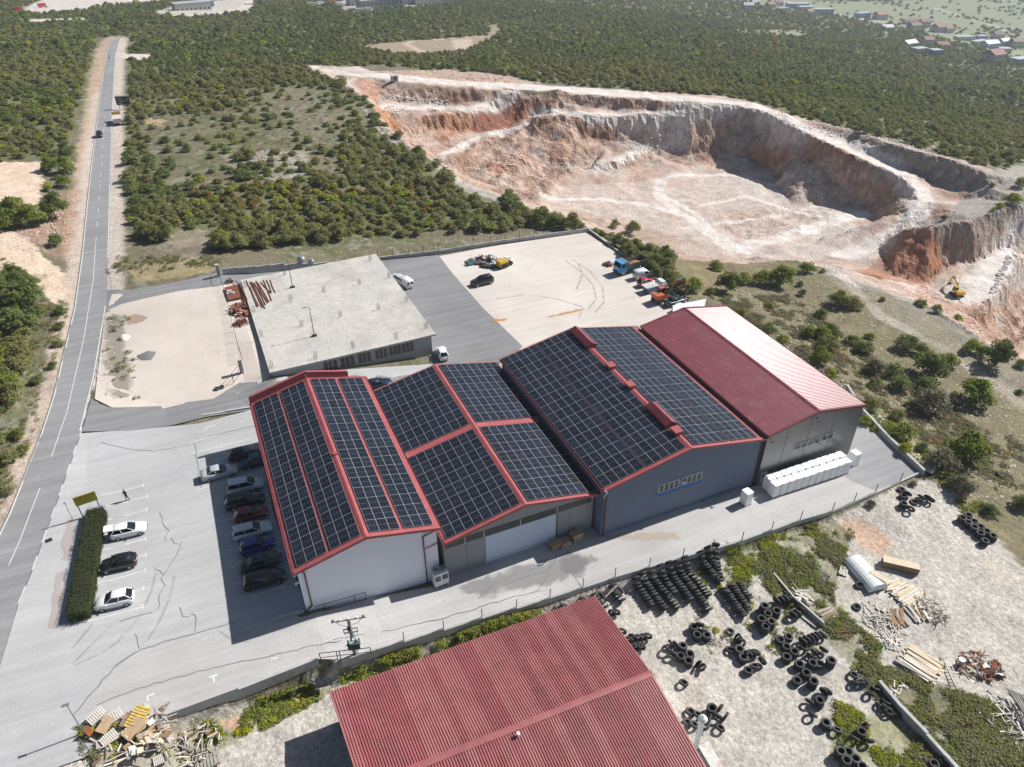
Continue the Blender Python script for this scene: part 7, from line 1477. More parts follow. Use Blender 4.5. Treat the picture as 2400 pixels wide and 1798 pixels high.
for row in (0, 1):
    for k in range(11):
        x, y = bx[k]+row*.15, by[k]+row*1.22+.3; z = float(hz(x, y))+.03
        o = thing('wrapped_pallet', f"{ordinal(k)} white wrapped pallet from left in the {'front' if row == 0 else 'back'} row by grey hall", 'wrapped pallet', (x, y, z), rnd.uniform(-.04, .04), 'white wrapped pallets against the grey hall'); part('base_pallet', PAL_ME, o); part('wrapped_load', BG[(k+row) % 4], o, (0, 0, .13))
for px, lab in (((1746, 1180), 'single white wrapped pallet standing at the corner of the blue hall'), ((1998, 1085), 'white wrapped pallet behind the right end of the double row')):
    p = at(*px, -.1); o = thing('wrapped_pallet', lab, 'wrapped pallet', (p[0], p[1], float(hz(p[0], p[1]))+.03), .1); part('base_pallet', PAL_ME, o); part('wrapped_load', BG[1], o, (0, 0, .13))
def pallet_mesh(m):
    mb = MB()
    for y in (-.36, 0, .36): mb.box((0, y, .05), (1.2, .10, .09))
    return mb
def pallet(name, label, p, rot, m, group=None, boards=7, s=1.0, parent_only=False):
    o = thing(name, label, 'pallet', p, 0, group); o.rotation_euler = rot; o.scale = (s, s, s); key = ('board', m.name)
    if key not in BM: BM[key] = (MB().box((0, 0, 0), (.11, .82, .025)).mesh('board', m), MB().box((0, 0, 0), (1.2, .10, .09)).mesh('runner', m))
    for k in range(boards): part('board', BM[key][0], o, (-.55+1.1*k/(boards-1), 0, .115))
    for y in (-.36, 0, .36): part('runner', BM[key][1], o, (0, y, .055))
    for x in (-.55, 0, .55): part('board', BM[key][0], o, (x, 0, .0))
    return o
GP = 'stacked wooden pallets by the sliding door'
for (px, n, m, lab) in (((1300, 1282), 5, M_WOOD, 'left stack'), ((1323, 1277), 4, M_WOOD, 'middle stack'), ((1350, 1262), 7, M_WOOD, 'right stack')):
    p = G(*px)
    for k in range(n): pallet('pallet', f"{'top' if k == n-1 else ordinal(k)+' from ground'} pallet in the {lab} by the grey hall", (p[0]+rnd.uniform(-.04, .04), p[1]+rnd.uniform(-.04, .04), p[2]+.03+k*.15), (0, 0, .15+rnd.uniform(-.05, .05)), m, GP, 6, 1.15)
# chiller unit
p = G(1031, 1374); CH = thing('chiller_unit', 'white twin fan cooling unit standing by the downpipe of white hall', 'cooling unit', (p[0]+.2, p[1]+.3, p[2]+.1), .05)
mb = MB(); mb.box((0, 0, 1.15), (1.7, 1.0, 1.9)); mb.build('casing', M_PVC, CH); 
for x in (-.42, .42):
    mb = MB(); mb.lathe([(.36, 0), (.38, .25), (.33, .25), (.32, .05), (.01, .04)], 14, (x, 0, 2.1)); mb.build('fan_housing', M_STEEL, CH); 
    for i in range(3):
        for j in range(4): mb = MB(); mb.box((x-.22+.22*i, -.515, 1.1+.2*j), (.17, .03, .15)); part('grille_opening', mb.mesh('grille_opening', M_PLAST), CH)
    mb = MB(); mb.box((x*1.7, 0, .1), (.25, 1.15, .2)); mb.build('foot', M_CONCL, CH)
# ------------------------------------------------------------------ utility pole with transformer
p = at(840, 1568, -1.4); U = thing('utility_pole', 'concrete utility pole with green transformer beside the service road wall', 'utility pole', (p[0], p[1], -1.6)); M_POLE = mat('pole_concrete', (.36, .35, .33), .9, var=.1)
U.scale = (.95, .95, .68)
b_ = MB(); b_.hull([(-.75, -.6, 0), (.75, -.6, 0), (.75, .6, 0), (-.75, .6, 0)], [(-.6, -.5, 2.4), (.6, -.5, 2.4), (.6, .5, 2.4), (-.6, .5, 2.4)]); b_.build('plinth', M_CONCL, U)
mb = MB(); mb.tube((0, 0, 2.2), (0, 0, 12.3), .26, 10, .17); mb.build('pole', M_POLE, U)
ua = -.22; cx_, sx_ = math.cos(ua), math.sin(ua)
def bar(z, h, nm, m=M_STEEL, r=.06, y=0): mb = MB(); mb.box((0, y, z), (2*h, r*2, r*2), 0, ua); return mb.build(nm, m, U)
ca1 = bar(11.9, 1.75, 'crossarm'); bar(9.9, .75, 'crossarm'); bar(9.1, .7, 'crossarm'); bar(6.3, .8, 'bracket')
for x in (-1.55, -.85, 0, .85, 1.5): mb = MB(); mb.tube((0, 0, 0), (0, 0, .35), .06, 8, .09); mb.lathe([(.1, .1), (.13, .15), (.1, .2), (.13, .28), (.08, .34)], 8); part('insulator', mb.mesh('insulator', M_RUST if abs(x) > 1.4 else M_PVC), ca1, (x*cx_, x*sx_, 12.0))
mb = MB(); mb.box((0, -.55, 7.3), (1.25, .75, 1.15), 0, ua)
M_TRF = mat('green_transformer', (.055, .085, .08), .5, var=.15); tr = mb.build('transformer_tank', M_TRF, U)
for k in range(7): mb = MB(); mb.box(((k-3)*.17*cx_, -.98+(k-3)*.17*sx_, 7.2), (.04, .3, .9), 0, ua); part('cooling_fin', mb.mesh('cooling_fin', M_PLAST), tr)
mb = MB(); mb.tube((-.45, -.7, 8.05), (.45, -.4, 8.05), .2, 10); part('conservator', mb.mesh('conservator', mat('pale_green_tank', (.25, .36, .33), .5)), tr)
for x in (-.4, 0, .4): mb = MB(); mb.tube((x*cx_, -.55+x*sx_, 7.85), (x*cx_, -.55+x*sx_, 8.5), .06, 8, .09); part('bushing', mb.mesh('bushing', M_PVC), tr)
for s_ in (-1, 1): mb = MB(); mb.path([(s_*1.3*cx_, s_*1.3*sx_, 11.85), (s_*.9*cx_, s_*.9*sx_, 11.0), (s_*.2, 0, 10.6)], .03, 5); mb.path([(s_*.7*cx_, s_*.7*sx_, 9.9), (s_*.55*cx_, s_*.55*sx_-.3, 8.6)], .02, 5); mb.path([(s_*.7*cx_, s_*.7*sx_, 9.9), (s_*.7*cx_, s_*.7*sx_, 9.1)], .03, 5); mb.build('cable', M_DARKM, U)
mb = MB(); mb.box((-.15, -.25, 10.4), (.35, .3, .5)); mb.build('switch_box', M_PLAST, U); mb = MB(); mb.path([(.28, -.1, 9), (.32, -.1, 2.3)], .035, 5); mb.build('cable_duct', M_STEEL, U)
a_, c_2 = G(752, 1548), G(880, 1520); rail = thing('guard_rail', 'dark steel guard rail left of the utility pole', 'railing', (a_[0], a_[1], a_[2])); d = at(870, 1532, 1.1)-a_; d[2] = -.2
mb = MB(); mb.tube((0, 0, 1.15), (d[0], d[1], 1.15+d[2]), .045, 6); mb.tube((0, 0, .45), (d[0], d[1], .45+d[2]), .035, 6); mb.build('rail', M_DARKM, rail)
for f in (0, .33, .66, 1): mb = MB(); mb.tube((d[0]*f, d[1]*f, -.2), (d[0]*f, d[1]*f, 1.15+d[2]*f), .045, 6); mb.build('rail_post', M_DARKM, rail)
# rusty fence panels behind the shed
for i, (pa_, pb_) in enumerate((((1098, 1478), (1165, 1462)), ((1165, 1462), (1262, 1428)))):
    A_, B_ = at(*pa_, -1.0), at(*pb_, -1.0); o = thing('steel_fence_panel', f"{'left' if i == 0 else 'right'} of two rusty red fence panels leaning on the wall", 'fence panel', A_, 0, 'rusty fence panels'); d = B_-A_; L = np.linalg.norm(d); n = int(L/.18)
    for zz in (-.3, .75): mb = MB(); mb.tube((0, 0, zz), (d[0], d[1], zz), .04, 5); mb.build('rail', M_RUSTO, o)
    bm_ = MB().tube((0, 0, -.35), (0, .25, .8), .022, 4).mesh('bar', M_RUST)
    for k in range(n): part('bar', bm_, o, (d[0]*k/n, d[1]*k/n, 0))
# ------------------------------------------------------------------ company sign, road signs, billboard
M_SIGNG = mat('yellow_green_sign', (.30, .33, .02), .55, var=.06); M_SIGNR = mat('sign_red', (.42, .02, .02), .5); M_POSTB = mat('blue_sign_post', (.04, .10, .35), .5)
def text_obj(txt, size, m, parent, loc, rot, ext=.004, bold=False):
    cu = bpy.data.curves.new('lettering', 'FONT'); cu.body = txt; cu.size = size; cu.extrude = ext; cu.align_x = 'CENTER'; cu.align_y = 'CENTER'; cu.materials.append(m)
    tmp = bpy.data.objects.new('lettering', cu); COL.objects.link(tmp); bpy.context.view_layer.update(); me_ = bpy.data.meshes.new_from_object(tmp.evaluated_get(bpy.context.evaluated_depsgraph_get())); bpy.data.objects.remove(tmp)
    o = bpy.data.objects.new('lettering', me_); COL.objects.link(o); o.parent = parent; o.location = loc; o.rotation_euler = rot; return o
s0, s1 = G(196, 1216), G(240, 1203); sd = s1-s0; sang = math.atan2(sd[1], sd[0]); SW = np.linalg.norm(sd[:2]); SG = thing('company_sign', 'yellow-green company sign board on blue posts above the hedge', 'sign', tuple(s0), sang)
mb = MB(); mb.box((SW/2, 0, 2.75), (SW+.35, .08, 1.35)); bd = mb.build('board', M_SIGNG, SG)
for x in (0, SW): mb = MB(); mb.tube((x, .08, 0), (x, .08, 3.3), .06, 8); mb.build('post', M_POSTB, SG)
text_obj('LONČARPLAST', .30, M_SIGNR, bd, (SW/2, -.046, 3.15), (math.pi/2, 0, 0))
mb = MB(); mb.box((SW/2, -.045, 2.82), (SW*.7, .01, .03)); mb.box((SW/2, -.045, 2.62), (SW*.5, .01, .025)); mb.build('lettering_lines', M_SIGNR, bd)
rs_ = G(262, 665); RS = thing('road_sign', 'round speed limit sign on a post at the upper drive', 'road sign', tuple(rs_)); mb = MB(); mb.tube((0, 0, 0), (0, 0, 3.0), .04, 6); mb.build('post', M_STEEL, RS)
mb = MB(); mb.tube((0, -.05, 2.3), (0, -.075, 2.3), .36, 18); mb.build('disc_border', M_SIGNR, RS); mb = MB(); mb.tube((0, -.074, 2.3), (0, -.085, 2.3), .28, 18); fc_ = mb.build('disc_face', M_PVC, RS); mb = MB(); mb.box((0, -.06, 2.95), (.6, .03, .4)); mb.build('plate', M_PVC, RS); text_obj('70', .3, M_PLAST, fc_, (0, -.09, 2.3), (math.pi/2, 0, 0))
b0, b1 = G(277, 256), G(308, 253); BB = thing('billboard', 'black advertising billboard with white lettering beside the street', 'billboard', tuple(b0)); bdv = b1-b0; bw_ = np.linalg.norm(bdv[:2]); bang = math.atan2(bdv[1], bdv[0]); BB.rotation_euler = (0, 0, bang)
M_BBD = mat('billboard_black', (.012, .014, .028), .5); mb = MB(); mb.box((bw_/2, 0, 2.6), (bw_, .25, 2.6)); bbd = mb.build('panel', M_BBD, BB); mb = MB(); mb.box((bw_/2, .4, 4.0), (bw_+.1, 1.2, .12)); mb.build('top_frame', M_STEEL, BB)
for x in (.6, bw_-.6): mb = MB(); mb.tube((x, .2, 0), (x, .2, 2), .12, 8); mb.build('leg', M_STEEL, BB)
text_obj('prijatelj', .6, M_PVC, bbd, (bw_*.38, -.14, 2.6), (math.pi/2, 0, 0)); 
mb = MB(); mb.box((bw_*.3, -.14, 3.25), (bw_*.3, .02, .12)); mb.box((bw_*.3, -.14, 1.85), (bw_*.35, .02, .12)); mb.build('lettering_lines', M_PVC, bbd); mb = MB(); mb.tube((bw_*.82, -.13, 2.8), (bw_*.82, -.15, 2.8), .45, 14); mb.build('emblem', M_WOODB, bbd)
lp = G(118, 1742); LP = thing('street_lamp', 'grey street lamp on the verge near the pallet heap', 'street lamp', tuple(G(196, 1718))); mb = MB(); mb.tube((0, 0, 0), (0, 0, 4.4), .07, 8, .05); mb.build('pole', M_STEEL, LP); mb = MB(); mb.box((-.1, 0, 4.45), (.6, .22, .12)); mb.build('lamp_head', M_STEEL, LP)
hp_ = G(176, 1222); HP = thing('street_pole', 'thin pole standing behind the hedge at the street', 'pole', tuple(G(172, 1222))); mb = MB(); mb.tube((0, 0, 0), (0, 0, 3.0), .035, 6); mb.build('pole', M_STEEL, HP); mb = MB(); mb.box((0, 0, 3.0), (.25, .12, .12)); mb.build('cap', M_STEEL, HP)
pd = G(114, 1267); DR = thing('drain_grate', 'dark drain grate in the asphalt beside the street', 'drain', (pd[0], pd[1], pd[2]+.03), .3); mb = MB(); mb.box((0, 0, 0), (.75, .6, .02)); mb.build('frame', M_DARKM, DR)
for k in range(6): mb = MB(); mb.box((-.3+.12*k, 0, .015), (.04, .5, .02)); part('bar', mb.mesh('bar', M_PLAST), DR)
# ------------------------------------------------------------------ person on the parking lot
pp = G(299.5, 1173); PN = thing('person', 'person in black clothes and red shoes standing on the parking lot', 'person', tuple(pp+np.array([0, 0, .03])), 2.5)
M_SKIN = mat('skin', (.45, .27, .19), .6); M_CLOTH = mat('black_clothing', (.018, .018, .02), .9, var=.2); M_SHOE = mat('red_shoes', (.42, .02, .05), .6); M_HAIR = mat('dark_hair', (.02, .015, .012), .7)
sk_v = [(0, 0, .98), (0, 0, 1.15), (0, .01, 1.38), (0, 0, 1.50), (0, .02, 1.57), (.10, 0, .93), (.11, .02, .52), (.12, 0, .10), (-.10, 0, .93), (-.13, -.03, .52), (-.20, -.12, .10), (.19, 0, 1.42), (.25, .06, 1.17), (.12, .26, 1.22), (-.19, 0, 1.42), (-.25, .06, 1.17), (-.1, .27, 1.24), (.12, .11, .07), (-.22, 0, .07)]
sk_e = [(0, 1), (1, 2), (2, 3), (3, 4), (0, 5), (5, 6), (6, 7), (0, 8), (8, 9), (9, 10), (2, 11), (11, 12), (12, 13), (2, 14), (14, 15), (15, 16), (7, 17), (10, 18)]
sk_r = [.15, .14, .17, .07, .055, .10, .075, .05, .10, .075, .05, .075, .055, .04, .075, .055, .04, .04, .04]
me = bpy.data.meshes.new('body'); me.from_pydata(sk_v, sk_e, []); bo = part('body', me, PN); sm = bo.modifiers.new('skin', 'SKIN'); 
for v_, r in zip(me.skin_vertices[0].data, sk_r): v_.radius = (r, r*.8)
me.skin_vertices[0].data[0].use_root = True; bo.modifiers.new('sub', 'SUBSURF').levels = 1; bo.modifiers['sub'].render_levels = 2; me.materials.append(M_CLOTH)
def blob(r, c, nm, m, parent, seg=10):
    mb = MB(); mb.lathe([(max(.002, r[0]*math.sin(math.pi*k/6)), -r[2]*math.cos(math.pi*k/6)) for k in range(7)], seg); mb.v = [(x, y*r[1]/r[0], z) for x, y, z in mb.v]; return part(nm, mb.mesh(nm, m, True), parent, c)
hd_ = blob((.085, .10, .125), (0, .03, 1.66), 'head', M_SKIN, PN); blob((.095, .108, .09), (0, .005, 1.72), 'hair', M_HAIR, PN); blob((.014, .022, .02), (0, .10, 0), 'nose', M_SKIN, hd_, 6)
for s_ in (-1, 1): blob((.012, .006, .01), (s_*.034, .088, .02), 'eye', M_PLAST, hd_, 6); blob((.012, .02, .03), (s_*.085, 0, 0), 'ear', M_SKIN, hd_, 6)
for s_, (hx, hy, hz_) in ((1, (.11, .30, 1.23)), (-1, (-.09, .31, 1.25))):
    mb = MB(); mb.box((0, 0, 0), (.07, .085, .03))
    for k in range(4): x = -.028+.019*k; mb.path([(x, .04, 0), (x, .075, -.005), (x, .095+.006*(k in (1, 2)), -.03)], .009, 5)
    mb.path([(s_*-.035, -.02, 0), (s_*-.06, .02, -.01), (s_*-.055, .05, -.02)], .010, 5); part('hand', mb.mesh('hand', M_SKIN, True), PN, (hx, hy, hz_))
for (x, y) in ((.12, .05), (-.21, -.06)): mb = MB(); mb.hull([(-.05, -.09, 0), (.05, -.09, 0), (.05, .16, 0), (-.05, .16, 0)], [(-.04, -.08, .11), (.04, -.08, .11), (.035, .13, .06), (-.035, .13, .06)]); part('shoe', mb.mesh('shoe', M_SHOE), PN, (x, y, 0))
# ------------------------------------------------------------------ timber, pallets and rubbish
def plank_pile(name, label, a, b, n, L, m, wid=.22, spread=.1, layers=3, mats_=None, jit=.12, cat='planks', width=2.0):
    """planks lying along the pixel direction a->b, stacked in layers"""
    A_, B_ = G(*a), G(*b); d = B_-A_; ang = math.atan2(d[1], d[0]); c = (A_+B_)/2; o = thing(name, label, cat, tuple(c), ang); LL = L or np.linalg.norm(d[:2]); mats_ = mats_ or [m]
    mms = [MB().box((0, 0, 0), (1, wid, .06)).mesh('plank', q) for q in mats_]
    for k in range(n):
        l_ = k*layers//n; p_ = part('plank', rnd.choice(mms), o, (rnd.uniform(-spread, spread)*LL, rnd.uniform(-.5, .5)*width*(1-.15*l_), .06+.09*l_+rnd.uniform(0, .05)), (rnd.uniform(-.03, .03), rnd.uniform(-.03, .03), rnd.uniform(-jit, jit))); p_.scale = (LL*rnd.uniform(.7, 1.05), 1, 1)
    return o
def PW(x, y): return (1950+x/5.5225, 1290+y/5.5225)
plank_pile('plank_pile', 'bleached planks piled beside the white tank', PW(760, 560), PW(960, 420), 34, None, M_WOODW, width=2.6, spread=.12, mats_=[M_WOODW, M_WOODL, M_WOODW]); plank_pile('plank_pile', 'pale planks next to the bleached planks, lower of the two', PW(870, 680), PW(1110, 500), 22, None, M_WOODL, width=1.9, spread=.08, mats_=[M_WOODW, M_WOODL])
plank_pile('plank_pile', 'long beige timber boards in a big stack', PW(920, 1330), PW(1380, 1650), 46, None, M_WOODL, width=3.4, spread=.06, layers=4, mats_=[M_WOODL, M_WOODW, M_WOODL], jit=.05); plank_pile('plank_pile', 'grey boards along the left side of the timber stack', PW(830, 1400), PW(1250, 1657), 18, None, M_WOODG, width=1.2, spread=.06, layers=3, mats_=[M_WOODG, M_WOODW], jit=.05)
plank_pile('plank_pile', 'dark brown slats piled in the middle of the timber heap', PW(760, 760), PW(860, 1000), 26, None, M_WOODB, width=2.6, spread=.1, mats_=[M_WOODB, M_WOODG], jit=.3); plank_pile('plank_pile', 'brown slats right of the dark slat pile', PW(1020, 700), PW(1160, 930), 26, None, M_WOODB, width=2.4, spread=.1, mats_=[M_WOODB, M_WOODG, M_WOODW], jit=.3)
def rubble_of(name, label, px, n, spread, mats_, sizes, h=.5, flat=.3, cat='scrap wood', piece='slat'): return heap(name, label, cat, px, None, n, spread, mats_, sizes, None, flat, h, piece)
rubble_of('slat_heap', 'white broken slats heaped left of the brown slats', PW(620, 900), 60, (1.7, 2.2), [M_WOODW, M_WOODW, M_WOODG], [(1.3, .1, .03), (.8, .12, .03), (1.8, .08, .05)], .5); rubble_of('slat_heap', 'small heap of white slats below the brown slats', PW(730, 1160), 44, (1.2, 1.2), [M_WOODW], [(1.0, .1, .03), (.6, .12, .03)], .4)
rubble_of('crate_wreck', 'broken crates at the right end of the timber heap', PW(1270, 770), 46, (1.5, 2.0), [M_WOODB, M_WOODG, M_WOODW], [(1.3, .1, .03), (.9, .12, .06), (1.6, .08, .08)], .8, .7)
rubble_of('slat_heap', 'white slats below the long timber boards', PW(760+ -0, 1750), 26, (1.3, 1.0), [M_WOODW], [(1.3, .12, .03), (.9, .15, .03)], .3); rubble_of('slat_heap', 'white pallet slats at the lower right corner', (2375, 1705), 110, (3.2, 3.2), [M_WOODW, M_WOODW, M_WOODG], [(1.3, .12, .03), (.9, .15, .03), (2.2, .1, .05)], .9)
bars('pipe_bundle', 'dark steel pipes lying beside the white slats at the right edge', 'pipes', [(2358+k*5, 1612+k*2, 2410+k*5, 1690+k*3, -1.4+.05*(k % 3)) for k in range(9)], M_DARKM, .06)
rubble_of('rust_heap', 'orange rusty scrap among weeds at the right', PW(1850, 1480), 60, (2.2, 1.4), [M_RUST, M_RUST, M_RUSTO, M_WOODG, M_WOODB], [(.6, .3, .04), (.3, .25, .1), (1.2, .06, .05)], .3, .4, 'scrap heap', 'scrap_piece'); rubble_of('rust_heap', 'mixed scrap with orange parts near the right edge', (2320, 1575), 46, (1.6, 1.0), [M_RUSTO, M_RUST, M_WOODW, M_DARKM], [(.7, .5, .1), (.5, .4, .2), (1.2, .08, .05)], .6, .6, 'scrap heap', 'scrap_piece')
rubble_of('red_scrap', 'small reddish scrap pile among brambles', (2266, 1700), 26, (.8, .7), [M_RUST, M_REDD], [(.6, .1, .05), (.4, .2, .05)], .5, .8, 'scrap heap', 'scrap_piece')
A_, B_ = G(*PW(262, 130)), G(*PW(590, 530)); d = B_-A_; TK = thing('tank_shell', 'white curved tank shell lying in the weeds', 'tank', tuple((A_+B_)/2), math.atan2(d[1], d[0])); Lt = np.linalg.norm(d[:2]); M_TANK = mat('white_tank', (.70, .73, .72), .5, var=.08, vscale=.8)
for k in range(4):
    mb = MB(); rg = []
    for x in (-Lt/2+Lt*k/4+.01, -Lt/2+Lt*(k+1)/4-.01): rg.append([(x, 1.25*math.cos(math.pi*(i/10)), .25+.75*math.sin(math.pi*(i/10))) for i in range(11)]+[(x, -1.2, .05), (x, 1.2, .05)])
    mb.loft(rg); mb.build('shell_section', M_TANK, TK)
A_ = G(*PW(585, 420)); o = thing('plank_board', 'single tan board lying across the white tank', 'board', (A_[0], A_[1], A_[2]+1.0), 1.9); mb = MB(); mb.box((0, 0, .1), (2.3, .75, .06)); mb.build('board', M_WOODL, o)
A_ = G(*PW(870, 230)); o = thing('sheet_stack', 'stack of tan sheets standing right of the white tank', 'board stack', tuple(A_), -.75)
for k in range(7): mb = MB(); mb.box((rnd.uniform(-.06, .06), rnd.uniform(-.06, .06), .08+.13*k), (3.9, 1.0, .11)); part('sheet', mb.mesh('sheet', M_WOODL if k == 6 else M_WOODB), o)
for k, (px, m, lab, s) in enumerate(((PW(1230, 1900), M_WOODG, '', 1),)[:0]): pass
A_ = G(*PW(1520, 1560)); o = thing('ladder', 'pale wooden ladder lying across the timber boards', 'ladder', (A_[0], A_[1], A_[2]+.25), 1.05); 
for s_ in (-1, 1): mb = MB(); mb.box((0, s_*.25, .1), (3.4, .07, .05)); part('rail', mb.mesh('rail', M_WOODW), o)
for k in range(9): mb = MB(); mb.box((-1.5+.37*k, 0, .1), (.06, .46, .04)); part('rung', mb.mesh('rung', M_WOODW), o)
A_ = G(*PW(1650, 1480)); o = thing('oil_drum', 'grey steel drum beside the ladder', 'drum', tuple(A_)); mb = MB(); mb.lathe([(.01, 0), (.3, 0), (.3, .3), (.315, .31), (.3, .33), (.3, .6), (.315, .61), (.3, .63), (.3, .9), (.27, .9), (.26, .86), (.01, .85)], 14); mb.build('drum_body', M_STEEL, o)
pallet('pallet', 'grey pallet lying in weeds left of the white tank', tuple(G(*PW(145, 280))+np.array([0, 0, .1])), (.1, .05, .6), M_WOODW, None, 6, 1.1)
plank_pile('slat_stack', 'stack of dark brown slats beside the thin yard wall', PT2(2020, 460), PT2(2110, 420), 16, 2.3, M_WOODB, width=1.6, layers=4, mats_=[M_WOODB, M_WOODG], jit=.04); plank_pile('slat_stack', 'grey slats leaning at the thin yard wall', PT2(1800, 440), PT2(1900, 520), 9, 2.2, M_WOODG, width=1.2, layers=1, mats_=[M_WOODG], jit=.03); rubble_of('slat_heap', 'white boards on top of the thin yard wall', PT2(1755, 190), 12, (.6, 1.2), [M_WOODW], [(1.6, .2, .05)], .3)
rubble_of('slat_heap', 'brown sticks among brambles below the yard wall', PW(150, 1050), 22, (.9, .8), [M_WOODB, M_RUST], [(1.4, .07, .05)], .4)
# pallets and rubbish by the entrance
def PQ(x, y): return (180+x/3.1775, 1640+y/3.1775)
for (x, y, m, rot, lab, s, tl) in ((155, 135, M_WOODW, .55, 'bleached pallet at the left of the rubbish heap', 1.25, .15), (280, 145, M_WOODW, .35, 'pale pallet in the middle of the rubbish heap', 1.3, .12), (460, 150, M_WOODY, .9, 'yellow painted pallet on the rubbish heap', 1.7, .1), (385, 170, M_WOODB, 1.0, 'dark brown pallet leaning beside the yellow pallet', 1.1, .5), (250, 300, M_WOODW, .5, 'broken white pallet below the cardboard', 1.15, .2), (490, 375, M_WOODW, .3, 'white slatted pallet low in the rubbish heap', .95, .2), (632, 455, M_WOODW, .05, 'upright white pallet at the bottom near the fence rail', 1.0, .3), (975, 470, M_WOODG, .02, 'large grey pallet at the bottom beside the scrap wood', 1.9, .1)):
    p = G(*PQ(x, y)); pallet('pallet', lab, (p[0], p[1], p[2]+.3), (tl, -.1, rot), m, 'pallets in the entrance rubbish heap', 8, s)
rubble_of('rubbish_heap', 'heap of cardboard and broken wood beside the entrance', PQ(400, 260), 70, (3.6, 2.6), [M_WOODL, M_WOODB, M_WOODG, M_WOODW], [(1.2, .8, .03), (1.6, .12, .05), (.7, .5, .04), (1.9, .1, .08)], .7, .35, 'rubbish heap', 'debris'); rubble_of('slat_heap', 'heap of grey broken pallet boards right of the slanted wall end', PQ(860, 310), 130, (2.9, 2.3), [M_WOODG, M_WOODW, M_WOODG, M_WOODB], [(1.2, .1, .03), (.9, .12, .08), (1.6, .1, .05), (.6, .14, .08)], .9, .45)
for i, (x, y, w, h, a) in enumerate(((440, 250, 1.9, 1.1, .6), (540, 310, 2.1, 1.3, .3), (230, 220, 1.5, 1.0, .9))): p = G(*PQ(x, y)); o = thing('cardboard_sheet', f"{['middle', 'rightmost', 'leftmost'][i]} tan cardboard sheet on the entrance rubbish heap", 'cardboard', (p[0], p[1], p[2]+.75), a, 'cardboard sheets'); mb = MB(); mb.box((0, 0, 0), (w, h, .03), 0, 0, .15, -.1); mb.box((w*.3, h*.4, .05), (w*.5, h*.4, .03), 0, .4, .1, .1); mb.build('sheet', mat('cardboard', (.42, .29, .18), .9, var=.12), o)
p = G(*PQ(112, 270)); o = thing('red_chair', 'broken dark red chair left of the rubbish heap', 'chair', tuple(p+np.array([0, 0, .05])), .6); mb = MB(); mb.box((0, 0, .42), (.5, .5, .08)); mb.build('seat', M_RUSTO, o); mb = MB(); mb.box((0, .27, .75), (.5, .07, .6), 0, 0, -.2); mb.build('backrest', M_RUSTO, o)
for x, y in ((-.2, -.2), (.2, -.2), (.2, .2), (-.2, .2)): mb = MB(); mb.tube((x, y, 0), (x, y, .4), .025, 5); mb.build('leg', M_DARKM, o)
ga, gb = at(*PQ(570, 225), 1.2), at(*PQ(700, 490), .4); o = thing('fence_rail', 'thin grey steel rail below the slanted wall end', 'railing', tuple(ga)); mb = MB(); mb.tube((0, 0, 0), tuple(gb-ga), .06, 6); mb.build('rail', M_STEEL, o)
# scrap in the gravel yard
def PY(x, y): return (1080+x/9.217, 580+y/9.217)
rubble_of('scrap_heap', 'grey and black scrap heap at the far side of the gravel yard', PY(450, 290), 80, (3.2, 1.6), [M_DARKM, M_WOODG, M_STEEL, M_RUST], [(1.0, .7, .15), (.6, .5, .4), (1.5, .1, .1)], 1.2, .7, 'scrap heap', 'scrap_piece'); rubble_of('scrap_heap', 'dark blue scrap beside the yellow machine in the gravel yard', PY(680, 360), 80, (2.8, 1.8), [M_DARKM, M_PLAST, P_NAVY, M_STEEL], [(1.0, .5, .2), (.7, .6, .3), (1.6, .1, .1)], 1.2, .8, 'scrap heap', 'scrap_piece')
p = G(*PY(900, 430)); o = thing('yellow_machine', 'yellow machine housing among scrap in the gravel yard', 'machine', tuple(p), .25); mb = MB(); mb.hull([(-1.1, -.8, .5), (1.1, -.8, .5), (1.1, .8, .5), (-1.1, .8, .5)], [(-1.0, -.75, 1.5), (1.0, -.75, 1.5), (1.0, .75, 1.6), (-1.0, .75, 1.6)]); mb.build('housing', P_YELLOW, o); mb = MB(); mb.box((0, -.82, .75), (1.9, .06, .7)); mb.build('radiator', M_PLAST, o); mb = MB(); mb.box((0, 0, .25), (2.3, 1.3, .5)); mb.build('skid', M_DARKM, o); mb = MB(); mb.tube((1.9, -.5, .5), (1.9, .3, .5), .45, 12); mb.build('roller', M_TYRE, o)
p = G(*PY(1010, 300)); o = thing('white_cabinet', 'small white cabinet behind the yellow machine', 'cabinet', tuple(p), .2); mb = MB(); mb.box((0, 0, .5), (1.0, .7, 1.0)); mb.build('case', M_PVC, o); mb = MB(); mb.box((-.51, 0, .5), (.03, .6, .85)); mb.build('door', M_STEEL, o)
p = G(*PY(215, 370)); o = thing('turquoise_crate', 'turquoise crate left of the scrap heap', 'crate', tuple(p), .15); M_TURQ = mat('turquoise_plastic', (.10, .33, .36), .6); mb = MB(); mb.box((0, 0, .06), (1.2, 1.0, .12)); mb.build('floor', M_TURQ, o)
for x, y, w, d_ in ((0, -.5, 1.2, .06), (0, .5, 1.2, .06), (-.6, 0, .06, .94), (.6, 0, .06, .94)): mb = MB(); mb.box((x, y, .45), (w, d_, .7)); mb.build('side', M_TURQ, o)
rubble_of('scrap_heap', 'dark machine scrap beside the blue dump truck', (1428, 622), 26, (1.3, .9), [M_DARKM, M_STEEL, M_RUST], [(.8, .5, .2), (.7, .1, .1)], .8, .7, 'scrap heap', 'scrap_piece'); rubble_of('scrap_heap', 'machine parts lying before the digger bucket', (1600, 702), 24, (1.3, .8), [M_DARKM, M_STEEL, M_RUST], [(.9, .3, .2), (.7, .1, .1)], .6, .7, 'scrap heap', 'scrap_piece')
